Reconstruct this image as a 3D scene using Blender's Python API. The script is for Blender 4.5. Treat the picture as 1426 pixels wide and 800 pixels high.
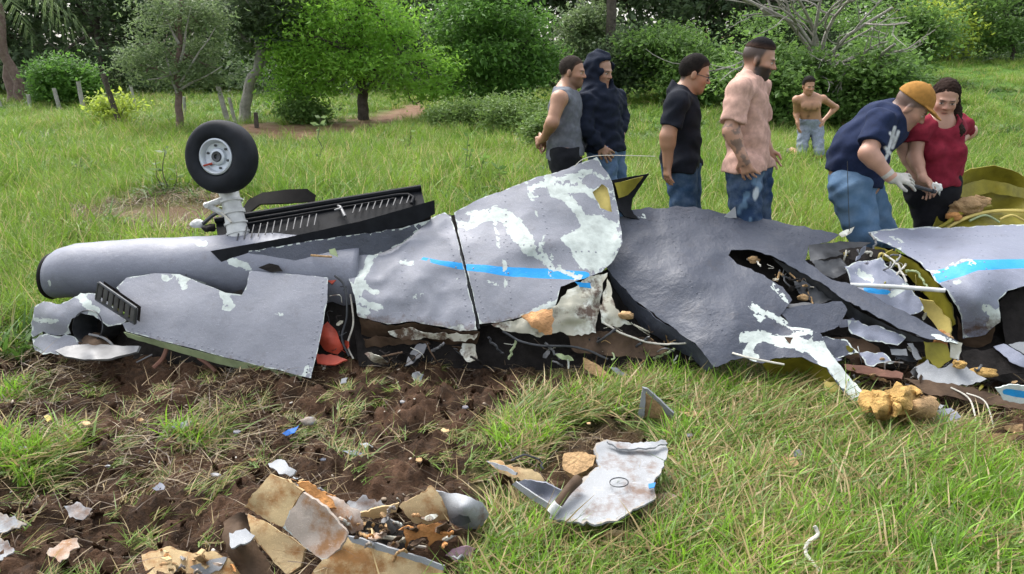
import bpy, math, random
import numpy as np
from mathutils import Vector
from mathutils.geometry import delaunay_2d_cdt

for o in list(bpy.data.objects): bpy.data.objects.remove(o, do_unlink=True)
scene = bpy.context.scene
COL = scene.collection
R = math.radians
rng = np.random.default_rng(11)

# ---------------------------------------------------------------- camera, sky, sun, exposure
CAM_H, FOC = 1.62, 1050.0            # eye height (m), focal length in pixels of a 1426 px wide frame
PITCH = math.atan(320.0 / FOC)       # horizon lies 320 px above the middle of the frame
cam = bpy.data.cameras.new('camera'); cam_o = bpy.data.objects.new('camera', cam); COL.objects.link(cam_o)
cam_o.location = (0, 0, CAM_H); cam_o.rotation_euler = (math.pi / 2 - PITCH, 0, 0)
cam.sensor_width = 36; cam.lens = FOC / 1426 * 36; cam.clip_start = 0.05; cam.clip_end = 3000
scene.camera = cam_o

world = bpy.data.worlds.new('World'); scene.world = world; world.use_nodes = True
wn = world.node_tree.nodes; wl = world.node_tree.links
bg = wn['Background']
sky = wn.new('ShaderNodeTexSky'); sky.sky_type = 'NISHITA'; sky.sun_disc = False
SUN_EL, SUN_AZ = R(58), R(-35)       # soft sun behind thin cloud, high and a little behind the wreck on the left
sky.sun_elevation = SUN_EL; sky.sun_rotation = SUN_AZ
sky.air_density = 1.0; sky.dust_density = 4.0; sky.ozone_density = 1.0
hs = wn.new('ShaderNodeHueSaturation'); hs.inputs['Saturation'].default_value = 0.33   # cloud cover takes most of the blue
wl.new(sky.outputs[0], hs.inputs['Color']); wl.new(hs.outputs[0], bg.inputs['Color'])
bg.inputs['Strength'].default_value = 0.15
sun = bpy.data.lights.new('sun', 'SUN'); sun.energy = 0.9; sun.angle = R(35); sun.color = (1, .97, .92)
sun_o = bpy.data.objects.new('sun', sun); COL.objects.link(sun_o)
d = Vector((math.cos(SUN_EL) * math.sin(SUN_AZ), math.cos(SUN_EL) * math.cos(SUN_AZ), math.sin(SUN_EL)))
sun_o.rotation_euler = d.to_track_quat('Z', 'Y').to_euler(); sun_o.location = d * 30
scene.view_settings.view_transform = 'Standard'; scene.view_settings.look = 'None'
scene.view_settings.gamma = 1.0; scene.view_settings.use_curve_mapping = False
scene.view_settings.exposure = 1.65
scene.render.engine = 'CYCLES'
scene.cycles.max_bounces = 4; scene.cycles.diffuse_bounces = 3; scene.cycles.glossy_bounces = 2; scene.cycles.transmission_bounces = 3

# ---------------------------------------------------------------- measuring helpers
_c, _s = math.cos(PITCH), math.sin(PITCH)
def at(px, py, Y):
    """world point on the plane y = Y that was measured at a photo pixel"""
    u = (px - 713.0) / FOC; v = (400.0 - py) / FOC
    dy = _c + v * _s; dz = v * _c - _s
    return np.array((u * Y / dy, Y, CAM_H + dz * Y / dy))
def at_arr(px, py, Y):
    u = (px - 713.0) / FOC; v = (400.0 - py) / FOC
    dy = _c + v * _s; dz = v * _c - _s
    return np.stack([u * Y / dy, Y + 0 * u, CAM_H + dz * Y / dy], -1)
def to_px(x, y, z):
    """inverse: photo pixel of world points (used to place growth and soil patches)"""
    zz = z - CAM_H
    dep = y * _c - zz * _s; up = y * _s + zz * _c
    dep = np.where(dep < .05, .05, dep)
    return 713 + FOC * x / dep, 400 - FOC * up / dep
def sstep(a, b, x):
    t = np.clip((x - a) / (b - a), 0, 1); return t * t * (3 - 2 * t)

# cheap value noise -------------------------------------------------
_perm = np.random.default_rng(5).random(4096)
def _h(ix, iy, iz): return _perm[(ix * 73 + iy * 1543 + iz * 3571) & 4095]
def vnoise(x, y, z=0.0, seed=0):
    x = np.asarray(x, float) + seed * 17.31; y = np.asarray(y, float) + seed * 5.77; z = np.asarray(z, float) + 0 * x + seed * 3.1
    ix = np.floor(x).astype(int); iy = np.floor(y).astype(int); iz = np.floor(z).astype(int)
    fx = x - ix; fy = y - iy; fz = z - iz
    fx = fx * fx * (3 - 2 * fx); fy = fy * fy * (3 - 2 * fy); fz = fz * fz * (3 - 2 * fz)
    r = 0
    for a in (0, 1):
        for b in (0, 1):
            for c in (0, 1):
                r = r + _h(ix + a, iy + b, iz + c) * (fx if a else 1 - fx) * (fy if b else 1 - fy) * (fz if c else 1 - fz)
    return r * 2 - 1
def fbm(x, y, z=0.0, oct=4, seed=0):
    r = 0; a = .5; f = 1.
    for i in range(oct):
        r = r + a * vnoise(np.asarray(x) * f, np.asarray(y) * f, np.asarray(z) * f, seed + i); a *= .5; f *= 2.03
    return r

# ---------------------------------------------------------------- mesh + object helpers
def mesh_np(name, V, F, smooth=True):
    """fast mesh from arrays; F is (n,3) or (n,4) or a list of such arrays"""
    me = bpy.data.meshes.new(name)
    Fs = [f for f in (F if isinstance(F, list) else [F]) if len(f)]
    V = np.asarray(V, np.float32)
    me.vertices.add(len(V)); me.vertices.foreach_set('co', V.ravel())
    nl = sum(f.size for f in Fs); npoly = sum(len(f) for f in Fs)
    me.loops.add(nl); me.loops.foreach_set('vertex_index', np.concatenate([f.ravel() for f in Fs]).astype(np.int32))
    starts = []; s = 0
    for f in Fs:
        starts.append(s + np.arange(len(f)) * f.shape[1]); s += f.size
    me.polygons.add(npoly); me.polygons.foreach_set('loop_start', np.concatenate(starts).astype(np.int32))
    me.polygons.foreach_set('use_smooth', np.full(npoly, smooth))
    me.update(calc_edges=True)
    return me
def add_attr(me, name, arr, kind='FLOAT'):
    a = me.attributes.new(name, kind, 'POINT')
    if kind == 'FLOAT': a.data.foreach_set('value', np.asarray(arr, np.float32).ravel())
    elif kind == 'FLOAT_COLOR':
        arr = np.asarray(arr, np.float32)
        if arr.shape[1] == 3: arr = np.c_[arr, np.ones(len(arr), np.float32)]
        a.data.foreach_set('color', arr.ravel())
    elif kind == 'FLOAT_VECTOR': a.data.foreach_set('vector', np.asarray(arr, np.float32).ravel())
def obj(name, me, mat=None, parent=None, loc=None):
    o = bpy.data.objects.new(name, me); COL.objects.link(o)
    if mat is not None and me is not None and not me.materials:
        for m in (mat if isinstance(mat, (list, tuple)) else [mat]): me.materials.append(m)
    if loc is not None: o.location = loc
    if parent is not None:
        o.parent = parent
        o.location = tuple(-Vector(parent['_w'])) if loc is None else loc
    o['_w'] = (0.0, 0.0, 0.0)
    return o
def thing(name, label, cat, loc=(0, 0, 0), group=None):
    """Empty at a thing's base; children meshes are given in world coordinates"""
    o = bpy.data.objects.new(name, None); COL.objects.link(o); o.location = tuple(float(v) for v in loc)
    o['_w'] = tuple(float(v) for v in loc); o.empty_display_size = .1
    return tag(o, label, cat, group)
def tag(o, label, cat, group=None, kind=None):
    if label: o['label'] = label
    if cat: o['category'] = cat
    if group: o['group'] = group
    if kind: o['kind'] = kind
    return o
class MB:
    """collects simple solids into one mesh"""
    def __init__(s): s.v = []; s.f3 = []; s.f4 = []; s.n = 0
    def add(s, V, F):
        V = np.asarray(V, float); F = np.asarray(F, int)
        s.v.append(V); (s.f3 if F.shape[1] == 3 else s.f4).append(F + s.n); s.n += len(V); return s
    def tube(s, pts, rad, seg=8, cap=True, flat=1.0):
        pts = np.asarray(pts, float); n = len(pts); rad = np.broadcast_to(np.asarray(rad, float), (n,))
        T = np.gradient(pts, axis=0); T /= np.linalg.norm(T, axis=1)[:, None] + 1e-9
        ref = np.array((0, 0, 1.)) if abs(T[0][2]) < .9 else np.array((1., 0, 0))
        V = []
        for i in range(n):
            a = np.cross(T[i], ref); a /= np.linalg.norm(a) + 1e-9; b = np.cross(a, T[i]); ref = b
            an = np.arange(seg) * 2 * math.pi / seg
            V.append(pts[i] + rad[i] * (np.cos(an)[:, None] * a + flat * np.sin(an)[:, None] * b))
        V = np.concatenate(V)
        F = []
        for i in range(n - 1):
            for j in range(seg):
                F.append((i * seg + j, i * seg + (j + 1) % seg, (i + 1) * seg + (j + 1) % seg, (i + 1) * seg + j))
        if cap:
            V = np.concatenate([V, pts[:1], pts[-1:]]); c0, c1 = n * seg, n * seg + 1
            F3 = [(c0, (j + 1) % seg, j) for j in range(seg)] + [(c1, (n - 1) * seg + j, (n - 1) * seg + (j + 1) % seg) for j in range(seg)]
            base = s.n; s.add(V, F); s.f3.append(np.array(F3) + base)
        else: s.add(V, F)
        return s
    def box(s, c, ax, ay, az):
        c, ax, ay, az = (np.asarray(q, float) for q in (c, ax, ay, az))
        V = [c + i * ax + j * ay + k * az for k in (-1, 1) for j in (-1, 1) for i in (-1, 1)]
        F = [(0, 2, 3, 1), (4, 5, 7, 6), (0, 1, 5, 4), (2, 6, 7, 3), (0, 4, 6, 2), (1, 3, 7, 5)]
        return s.add(V, F)
    def lathe(s, o, axis, prof, seg=32):
        """prof: (distance along axis, radius)"""
        o = np.asarray(o, float); axis = np.asarray(axis, float); axis /= np.linalg.norm(axis)
        ref = np.array((0, 0, 1.)) if abs(axis[2]) < .9 else np.array((1., 0, 0))
        a = np.cross(axis, ref); a /= np.linalg.norm(a); b = np.cross(a, axis)
        an = np.arange(seg) * 2 * math.pi / seg; ring = np.cos(an)[:, None] * a + np.sin(an)[:, None] * b
        V = np.concatenate([o + axis * t + ring * r for t, r in prof]); F = []
        for i in range(len(prof) - 1):
            for j in range(seg): F.append((i * seg + j, i * seg + (j + 1) % seg, (i + 1) * seg + (j + 1) % seg, (i + 1) * seg + j))
        return s.add(V, F)
    def mesh(s, name, smooth=True):
        fs = []
        if s.f3: fs.append(np.concatenate(s.f3))
        if s.f4: fs.append(np.concatenate(s.f4))
        me = mesh_np(name, np.concatenate(s.v), fs, smooth)
        if smooth:
            me.set_sharp_from_angle(angle=R(40))
        return me

# ---------------------------------------------------------------- material helpers
class NT:
    def __init__(s, name):
        s.m = bpy.data.materials.new(name); s.m.use_nodes = True; s.t = s.m.node_tree; s.n = s.t.nodes; s.l = s.t.links
        s.b = s.n['Principled BSDF']; s.out = s.n['Material Output']
    def node(s, t, **kw):
        q = s.n.new(t)
        for k, v in kw.items(): setattr(q, k, v)
        return q
    def set(s, sock, v):
        if isinstance(v, bpy.types.NodeSocket): s.l.new(v, sock)
        elif v is not None:
            if isinstance(v, (tuple, list)) and len(v) == 3 and sock.type == 'RGBA': v = (*v, 1)
            sock.default_value = v
    def coord(s, kind='Object'): return s.node('ShaderNodeTexCoord').outputs[kind]
    def noise(s, scale, detail=4, rough=.55, vec=None, dist=0.0, out='Fac'):
        q = s.node('ShaderNodeTexNoise'); s.set(q.inputs['Scale'], scale); s.set(q.inputs['Detail'], detail); s.set(q.inputs['Roughness'], rough)
        s.set(q.inputs['Distortion'], dist); s.set(q.inputs['Vector'], vec if vec is not None else s.coord()); return q.outputs[out]
    def voro(s, scale, vec=None, out='Distance', feature='F1'):
        q = s.node('ShaderNodeTexVoronoi'); q.feature = feature; s.set(q.inputs['Scale'], scale); s.set(q.inputs['Vector'], vec if vec is not None else s.coord()); return q.outputs[out]
    def ramp(s, fac, a, b, ca=(0, 0, 0), cb=(1, 1, 1), mid=None):
        q = s.node('ShaderNodeValToRGB'); e = q.color_ramp.elements
        e[0].position = a; e[0].color = (*ca, 1); e[1].position = b; e[1].color = (*cb, 1)
        if mid: x = e.new(mid[0]); x.color = (*mid[1], 1)
        s.set(q.inputs[0], fac); return q.outputs[0]
    def mix(s, fac, a, b, mode='MIX'):
        q = s.node('ShaderNodeMix', data_type='RGBA', blend_type=mode); s.set(q.inputs[0], fac); s.set(q.inputs[6], a); s.set(q.inputs[7], b); return q.outputs[2]
    def math(s, op, a, b=0.0, c=0.0):
        q = s.node('ShaderNodeMath', operation=op); s.set(q.inputs[0], a); s.set(q.inputs[1], b); s.set(q.inputs[2], c); return q.outputs[0]
    def attr(s, name, out='Fac'): q = s.node('ShaderNodeAttribute', attribute_name=name); return q.outputs[out]
    def bump(s, h, strength=.3, dist=.01, prev=None):
        q = s.node('ShaderNodeBump'); s.set(q.inputs['Strength'], strength); s.set(q.inputs['Distance'], dist); s.set(q.inputs['Height'], h)
        if prev is not None: s.set(q.inputs['Normal'], prev)
        return q.outputs[0]
    def fin(s, col=None, rough=.6, metal=0.0, normal=None, spec=None):
        s.set(s.b.inputs['Base Color'], col); s.set(s.b.inputs['Roughness'], rough); s.set(s.b.inputs['Metallic'], metal)
        if normal is not None: s.set(s.b.inputs['Normal'], normal)
        if spec is not None: s.set(s.b.inputs['Specular IOR Level'], spec)
        return s.m
def plain(name, col, rough=.6, metal=0.0, var=.25, scale=20, bump=.15, bscale=120, bd=.003, spec=.25):
    t = NT(name); n = t.noise(scale, 5)
    c = t.mix(t.ramp(n, .3, .75), tuple(v * (1 - var) for v in col), tuple(min(1, v * (1 + var)) for v in col))
    return t.fin(c, rough, metal, t.bump(t.noise(bscale, 3), bump, bd), spec)
def foliage(name, c1, c2, trans=.35, rough=.5, attr='tint'):
    t = NT(name); a = t.attr(attr)
    c = t.mix(a, c1, c2)
    t.fin(c, rough, 0, spec=.3)
    tr = t.node('ShaderNodeBsdfTranslucent'); t.set(tr.inputs[0], t.mix(.5, c, tuple(min(1, v * 1.6) for v in c2)))
    mx = t.node('ShaderNodeMixShader'); mx.inputs[0].default_value = trans
    t.l.new(t.b.outputs[0], mx.inputs[1]); t.l.new(tr.outputs[0], mx.inputs[2]); t.l.new(mx.outputs[0], t.out.inputs[0])
    return t.m
# ================================================================ GROUND
def poly_sd(px, py, poly):
    """signed distance to polygon (negative inside)"""
    P = np.asarray(poly, float); px = np.asarray(px, float); py = np.asarray(py, float)
    d = np.full(px.shape, 1e18); ins = np.zeros(px.shape, bool)
    for i in range(len(P)):
        a = P[i]; b = P[(i + 1) % len(P)]; e = b - a
        wx = px - a[0]; wy = py - a[1]
        t = np.clip((wx * e[0] + wy * e[1]) / (e @ e + 1e-12), 0, 1)
        d = np.minimum(d, (wx - e[0] * t) ** 2 + (wy - e[1] * t) ** 2)
        c = ((a[1] > py) != (b[1] > py)) & (px < (b[0] - a[0]) * (py - a[1]) / (b[1] - a[1] + 1e-12) + a[0]); ins ^= c
    d = np.sqrt(d); return np.where(ins, -d, d)
def line_sd(px, py, pts):
    d = np.full(np.shape(px), 1e18); P = np.asarray(pts, float)
    for i in range(len(P) - 1):
        a, b = P[i], P[i + 1]; e = b - a; wx = px - a[0]; wy = py - a[1]
        t = np.clip((wx * e[0] + wy * e[1]) / (e @ e + 1e-12), 0, 1)
        d = np.minimum(d, (wx - e[0] * t) ** 2 + (wy - e[1] * t) ** 2)
    return np.sqrt(d)
MUD = [(-260, 480), (20, 505), (80, 470), (300, 440), (520, 430), (860, 430), (880, 505), (790, 535), (720, 555), (700, 600), (730, 640), (690, 665),
       (730, 700), (720, 760), (640, 860), (300, 1000), (-700, 1000), (-500, 700)]
MUD2 = [(1180, 500), (1480, 500), (1560, 640), (1426, 650), (1350, 600), (1260, 585), (1190, 560)]
MUD3 = [(770, 590), (850, 580), (900, 600), (950, 690), (900, 725), (780, 735), (680, 690), (690, 640), (760, 640)]
GRASSY = [((45, 650), 46), ((0, 628), 44), ((95, 612), 26), ((255, 606), 17), ((285, 612), 15), ((190, 745), 15), ((15, 545), 30)]
def mud_mask(x, y):
    """1 = bare churned soil, 0 = grass"""
    px, py = to_px(x, y, 0 * x)
    n = fbm(x * 2.2, y * 2.2, 0, 4, 3) * 70
    m1 = sstep(30, -40, poly_sd(px, py, MUD) + n * 1.5)
    m2 = sstep(20, -20, poly_sd(px, py, MUD2) + n * .5); m3 = sstep(14, -14, poly_sd(px, py, MUD3) + n * .3)
    m = np.maximum(m1, np.maximum(m2, m3 * .9))
    for (gx, gy), r in GRASSY:
        m = np.minimum(m, sstep(r * .35, r * 1.1, np.hypot((px - gx), (py - gy) * 1.5) + n * .4))
    m = np.where((y > 5.2) | (y < .4), 0, m)
    # worn red path and bank further off
    path = np.maximum(sstep(10, -4, line_sd(px, py, [(340, 186), (430, 190), (520, 178), (585, 163)]) - 7 + n * .14), sstep(8, -8, line_sd(px, py, [(860, 122), (930, 112), (1010, 116)]) - 9 + n * .2) * .8)
    path = np.where(y > 9, path, 0)
    dead = sstep(1.25, .6, np.hypot((px - 235) / 105, (py - 306) / 17) + n * .006); path = np.maximum(path, np.where((y > 5.5) & (y < 9.5), dead * .8, 0))
    dead = sstep(1.25, .6, np.hypot((px - 622) / 26, (py - 240) / 6) + n * .006); path = np.maximum(path, np.where((y > 8) & (y < 13), dead * .9, 0))
    return np.maximum(m, path)
def H(x, y):
    x = np.asarray(x, float); y = np.asarray(y, float)
    base = 1.15 * sstep(12, 28, y) * sstep(-2, 11, x) + .25 * sstep(14, 26, y) + 2.2 * sstep(29, 60, y)
    base = base + .10 * fbm(x * .35, y * .35, 0, 3, 1) * sstep(4.5, 8, y)
    return base + .13 * np.exp(-((x - 4.6) ** 2 + (y - 11.6) ** 2) / 5.0)      # low rise in the field
def H_full(x, y):
    m = mud_mask(x, y); near = sstep(7, 4.5, y)
    h = H(x, y) + near * (.035 * fbm(x * 3, y * 3, 0, 3, 8))
    clod = .12 * fbm(x * 5.5, y * 5.5, 0, 3, 21) + .09 * np.abs(fbm(x * 14, y * 14, 0, 4, 31)) + .018 * fbm(x * 40, y * 40, 0, 2, 41)
    return h + m * near * (clod - .03), m
def axis(parts):
    out = [parts[0][0]]
    for a, b, s0, s1 in parts:
        v = a; s = s0
        while v < b - 1e-6:
            s = s0 + (s1 - s0) * (v - a) / (b - a); v += s; out.append(min(v, b))
    return np.unique(np.round(out, 4))
gx = axis([(0, 2.6, .014, .02), (2.6, 6, .03, .2), (6, 30, .2, 1.2), (30, 400, 4, 60)]); gx = np.unique(np.concatenate([-gx, gx]))
gy = np.concatenate([axis([(-60, -2, 10, 3), (-2, 1.2, .6, .1)]), axis([(1.22, 4.6, .012, .02), (4.6, 9, .03, .12), (9, 40, .15, .9), (40, 900, 4, 120)])])
GX, GY = np.meshgrid(gx, gy)
hz, mudv = H_full(GX.ravel(), GY.ravel())
V = np.c_[GX.ravel(), GY.ravel(), hz]
nx, ny = len(gx), len(gy)
I = (np.arange(ny - 1)[:, None] * nx + np.arange(nx - 1)[None]).ravel()
me = mesh_np('ground', V, np.c_[I, I + 1, I + 1 + nx, I + nx]); add_attr(me, 'mud', mudv)
t = NT('soil_and_turf'); m = t.attr('mud')
n1 = t.noise(3, 5); n2 = t.noise(28, 6, .65); n3 = t.noise(140, 4, .7)
mudc = t.mix(t.ramp(n2, .3, .7), (.022, .013, .008), (.092, .053, .031))
mudc = t.mix(t.ramp(n1, .48, .72), mudc, (.125, .068, .040))
mudc = t.mix(t.ramp(n3, .60, .74), mudc, (.10, .062, .034))
redc = t.mix(t.ramp(n1, .35, .7), (.16, .085, .05), (.24, .15, .10))
geo = t.node('ShaderNodeNewGeometry'); sx = t.node('ShaderNodeSeparateXYZ'); t.l.new(geo.outputs['Position'], sx.inputs[0])
mudc = t.mix(t.ramp(t.math('DIVIDE', sx.outputs[1], 20), .33, .45), mudc, redc)
turf = t.mix(t.ramp(n2, .35, .65), (.035, .045, .012), (.09, .11, .03))
far = t.mix(t.ramp(t.noise(1.3, 6, .7), .35, .7), (.05, .11, .015), (.10, .19, .035))
turf = t.mix(t.ramp(t.math('DIVIDE', sx.outputs[1], 40), .15, .5), turf, far)
c = t.mix(m, turf, mudc)
ro = t.mix(m, (.9, .9, .9), t.ramp(n2, .3, .7, (.55, .55, .55), (.95, .95, .95)))
MAT_GROUND = t.fin(c, ro, 0, t.bump(n3, .7, .02, t.bump(n2, .7, .05)), .12)
ground = obj('ground', me, MAT_GROUND); ground['kind'] = 'structure'

# ---------------------------------------------------------------- grass
def blades(n, spread, hmin, hmax, wmin, wmax, lean, droop, sweep=None, seg=3, r=None, lay=0.0):
    """curved blades; returns V,F,tint"""
    r = r or np.random.default_rng(1)
    a = r.random(n) * 2 * math.pi; rad = np.sqrt(r.random(n)) * spread
    bx, by = rad * np.cos(a), rad * np.sin(a)
    L = hmin + (hmax - hmin) * r.random(n); W = wmin + (wmax - wmin) * r.random(n)
    az = r.random(n) * 2 * math.pi
    if sweep is not None: az = sweep + r.normal(0, .55, n)
    e0 = np.clip(r.normal(lean, .22, n), .02, 1.45)            # lean from vertical at the root
    dr = np.abs(r.normal(droop, droop * .5, n))
    V = np.zeros((n, seg * 2 + 1, 3)); p = np.stack([bx, by, np.zeros(n) + lay], -1); ang = e0.copy()
    side = np.stack([-np.sin(az), np.cos(az), 0 * az], -1); tw = r.normal(0, .5, n)
    for i in range(seg + 1):
        w = W * (1 - (i / seg) ** 1.6) * .5
        dirv = np.stack([np.sin(ang) * np.cos(az), np.sin(ang) * np.sin(az), np.cos(ang)], -1)
        sd = side * np.cos(tw)[:, None] + np.cross(dirv, side) * np.sin(tw)[:, None]
        if i < seg:
            V[:, 2 * i] = p - sd * w[:, None]; V[:, 2 * i + 1] = p + sd * w[:, None]
            p = p + dirv * (L / seg)[:, None]; ang = np.minimum(ang + dr / seg, 2.0)
            low = p[:, 2] < lay + .004; p[low, 2] = lay + .004
        else: V[:, 2 * seg] = p
    F4 = np.array([(2 * i, 2 * i + 1, 2 * i + 3, 2 * i + 2) for i in range(seg - 1)]); F3 = np.array([(2 * seg - 2, 2 * seg - 1, 2 * seg)])
    off = (np.arange(n) * (seg * 2 + 1))[:, None, None]
    tint = np.repeat(r.random(n), seg * 2 + 1)
    return V.reshape(-1, 3), [(F3[None] + off).reshape(-1, 3), (F4[None] + off).reshape(-1, 4)], tint
def grass_mat(name, g1, g2, straw, straw_amt, trans=.35, patch=.9):
    t = NT(name); a = t.attr('tint'); oi = t.node('ShaderNodeObjectInfo')
    geo = t.node('ShaderNodeNewGeometry'); pn = t.noise(patch, 4, .6, geo.outputs['Position'])
    c = t.mix(t.ramp(pn, .35, .65), g1, g2)
    c = t.mix(t.math('MULTIPLY', oi.outputs['Random'], .55), c, tuple(v * .5 for v in g1))
    c = t.mix(t.math('MULTIPLY', a, .35), c, tuple(min(1, v * 1.7) for v in g2))
    sm = t.math('GREATER_THAN', t.math('ADD', a, t.math('MULTIPLY', pn, .5)), 1.25 - straw_amt)
    c = t.mix(sm, c, straw)
    t.fin(c, .45, 0, spec=.35)
    tr = t.node('ShaderNodeBsdfTranslucent'); t.set(tr.inputs[0], c)
    mx = t.node('ShaderNodeMixShader'); mx.inputs[0].default_value = trans
    t.l.new(t.b.outputs[0], mx.inputs[1]); t.l.new(tr.outputs[0], mx.inputs[2]); t.l.new(mx.outputs[0], t.out.inputs[0]); return t.m
def scatter(name, label, cat, pts, rot, scl, idx, protos):
    """one 'stuff' object: tufts instanced on points by geometry nodes"""
    me = mesh_np(name, pts, [np.zeros((0, 3), int)]) if False else bpy.data.meshes.new(name)
    me.vertices.add(len(pts)); me.vertices.foreach_set('co', np.asarray(pts, np.float32).ravel()); me.update()
    add_attr(me, 'rot', rot, 'FLOAT_VECTOR'); add_attr(me, 'scl', scl, 'FLOAT_VECTOR')
    a = me.attributes.new('idx', 'INT', 'POINT'); a.data.foreach_set('value', np.asarray(idx, np.int32))
    o = obj(name, me); col = bpy.data.collections.new(name + '_tufts')
    for i, pm in enumerate(protos):
        po = bpy.data.objects.new('%s_tuft_%02d' % (name, i), pm); col.objects.link(po)
    ng = bpy.data.node_groups.new(name, 'GeometryNodeTree')
    ng.interface.new_socket('Geometry', in_out='INPUT', socket_type='NodeSocketGeometry'); ng.interface.new_socket('Geometry', in_out='OUTPUT', socket_type='NodeSocketGeometry')
    N = ng.nodes; L = ng.links; gi = N.new('NodeGroupInput'); go = N.new('NodeGroupOutput')
    ci = N.new('GeometryNodeCollectionInfo'); ci.inputs[0].default_value = col; ci.inputs[1].default_value = True; ci.inputs[2].default_value = True
    ip = N.new('GeometryNodeInstanceOnPoints'); ip.inputs['Pick Instance'].default_value = True
    def na(nm, ty): q = N.new('GeometryNodeInputNamedAttribute'); q.data_type = ty; q.inputs[0].default_value = nm; return q.outputs[0]
    L.new(gi.outputs[0], ip.inputs['Points']); L.new(ci.outputs[0], ip.inputs['Instance'])
    L.new(na('idx', 'INT'), ip.inputs['Instance Index']); L.new(na('rot', 'FLOAT_VECTOR'), ip.inputs['Rotation']); L.new(na('scl', 'FLOAT_VECTOR'), ip.inputs['Scale'])
    L.new(ip.outputs[0], go.inputs[0])
    md = o.modifiers.new('tufts', 'NODES'); md.node_group = ng
    return tag(o, label, cat, kind='stuff')
def tuft(name, mat, *a, **k):
    V, F, ti = blades(*a, **k); me = mesh_np(name, V, F); add_attr(me, 'tint', ti); me.materials.append(mat); return me

G_FIELD = grass_mat('field_grass', (.085, .18, .022), (.23, .35, .045), (.42, .36, .16), .13, .42, .55)
G_FLAT = grass_mat('flattened_grass', (.085, .155, .02), (.16, .25, .035), (.34, .26, .12), .42, .35, 1.6)
G_LUSH = grass_mat('lush_grass', (.14, .30, .02), (.25, .43, .04), (.36, .30, .12), .08, .4, 1.6)
G_STRAW = grass_mat('dry_straw', (.15, .105, .055), (.27, .20, .10), (.09, .06, .035), .35, .2, 3)
r = np.random.default_rng(77)
# field behind the wreck
G_WEED = grass_mat('broad_weed', (.05, .115, .02), (.10, .19, .035), (.2, .2, .08), .05, .35, .8)
protos = [tuft('field_tuft', G_FIELD, 38, .13, .16, .36 + .05 * (i % 3), .005, .013, .36, 1.0, r=np.random.default_rng(100 + i)) for i in range(6)]
protos += [tuft('weed_tuft', G_WEED, 34, .12, .08, .26 + .06 * i, .014, .028, .7, 1.1, r=np.random.default_rng(120 + i)) for i in range(2)]
protos += [tuft('seed_stem', G_STRAW, 9, .12, .3, .6, .002, .004, .22, .5, r=np.random.default_rng(130)), tuft('dead_tuft', G_STRAW, 40, .16, .12, .34, .003, .008, 1.0, .9, r=np.random.default_rng(131))]
pts = []
def band(y0, y1, xw0, xw1, dens):
    n = int((y1 - y0) * (xw0 + xw1) * dens); y = y0 + (y1 - y0) * r.random(n); w = xw0 + (xw1 - xw0) * (y - y0) / (y1 - y0)
    return np.c_[(r.random(n) * 2 - 1) * w, y]
P = np.concatenate([band(3.6, 6, 4.5, 5.5, 60), band(6, 10, 6, 10, 36), band(10, 17, 10, 15, 20), band(17, 27, 16, 24, 11), band(27, 46, 26, 40, 2.0)])
mk = mud_mask(P[:, 0], P[:, 1]); ppx, ppy = to_px(P[:, 0], P[:, 1], 0 * P[:, 0])
wreck_sd = poly_sd(ppx, ppy, [(60, 450), (300, 440), (500, 446), (700, 440), (900, 440), (1100, 440), (1430, 440), (1500, 640), (1000, 540), (760, 540), (440, 540), (80, 520)])
keep = (mk < .45 + .5 * (r.random(len(P)) - .5)) & ~((P[:, 1] < 5.2) & (wreck_sd < 6)) & ~((P[:, 1] < 4.3) & (ppx > 60))
P = P[keep]; z = H_full(P[:, 0], P[:, 1])[0]
s = (.75 + .55 * r.random(len(P))) * (1 + .45 * fbm(P[:, 0] * .8, P[:, 1] * .8, 0, 3, 5)) * (1 - .25 * sstep(8, 4.5, P[:, 1]))
s = s * (1 - .25 * sstep(10, 22, P[:, 1]))
wp = fbm(P[:, 0] * .55, P[:, 1] * .55, 0, 4, 71); fidx = np.where((wp > .12) & (r.random(len(P)) < .5), 6 + r.integers(0, 2, len(P)), r.integers(0, 6, len(P))); fidx = np.where(r.random(len(P)) < .05, 8, fidx)
dq = np.hypot((ppx[keep] - 235) / 120, (ppy[keep] - 308) / 26); fidx = np.where((dq < 1.2) & (r.random(len(P)) < .75) & (P[:, 1] > 5.2), 9, fidx)
s = s * (1 + .5 * fbm(P[:, 0] * .3, P[:, 1] * .3, 0, 2, 73))
sc = np.c_[s * (1 + .6 * sstep(9, 25, P[:, 1])), s * (1 + .6 * sstep(9, 25, P[:, 1])), s]
scatter('field_grass', 'tall green pasture grass covering the field behind the wreck', 'grass', np.c_[P, z - .01],
        np.c_[r.normal(0, .12, (len(P), 2)), r.random(len(P)) * 6.28], sc, fidx, protos)
DEBRIS_FOOT = [[(760, 735), (775, 690), (780, 625), (850, 605), (935, 608), (935, 700), (870, 745), (800, 748)], [(670, 640), (760, 650), (790, 690), (766, 722), (700, 690)], [(880, 575), (945, 575), (940, 598), (884, 598)], [(300, 700), (380, 640), (480, 680), (690, 670), (690, 740), (640, 790), (640, 830), (180, 830), (190, 765), (300, 760)], [(1190, 540), (1310, 540), (1310, 600), (1200, 600)], [(1350, 590), (1440, 590), (1430, 640), (1355, 640)], [(1070, 632), (1120, 626), (1120, 662), (1072, 662)]]
def off_debris(px, py): return np.min([poly_sd(px, py, q) for q in DEBRIS_FOOT], axis=0) > 2
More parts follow.
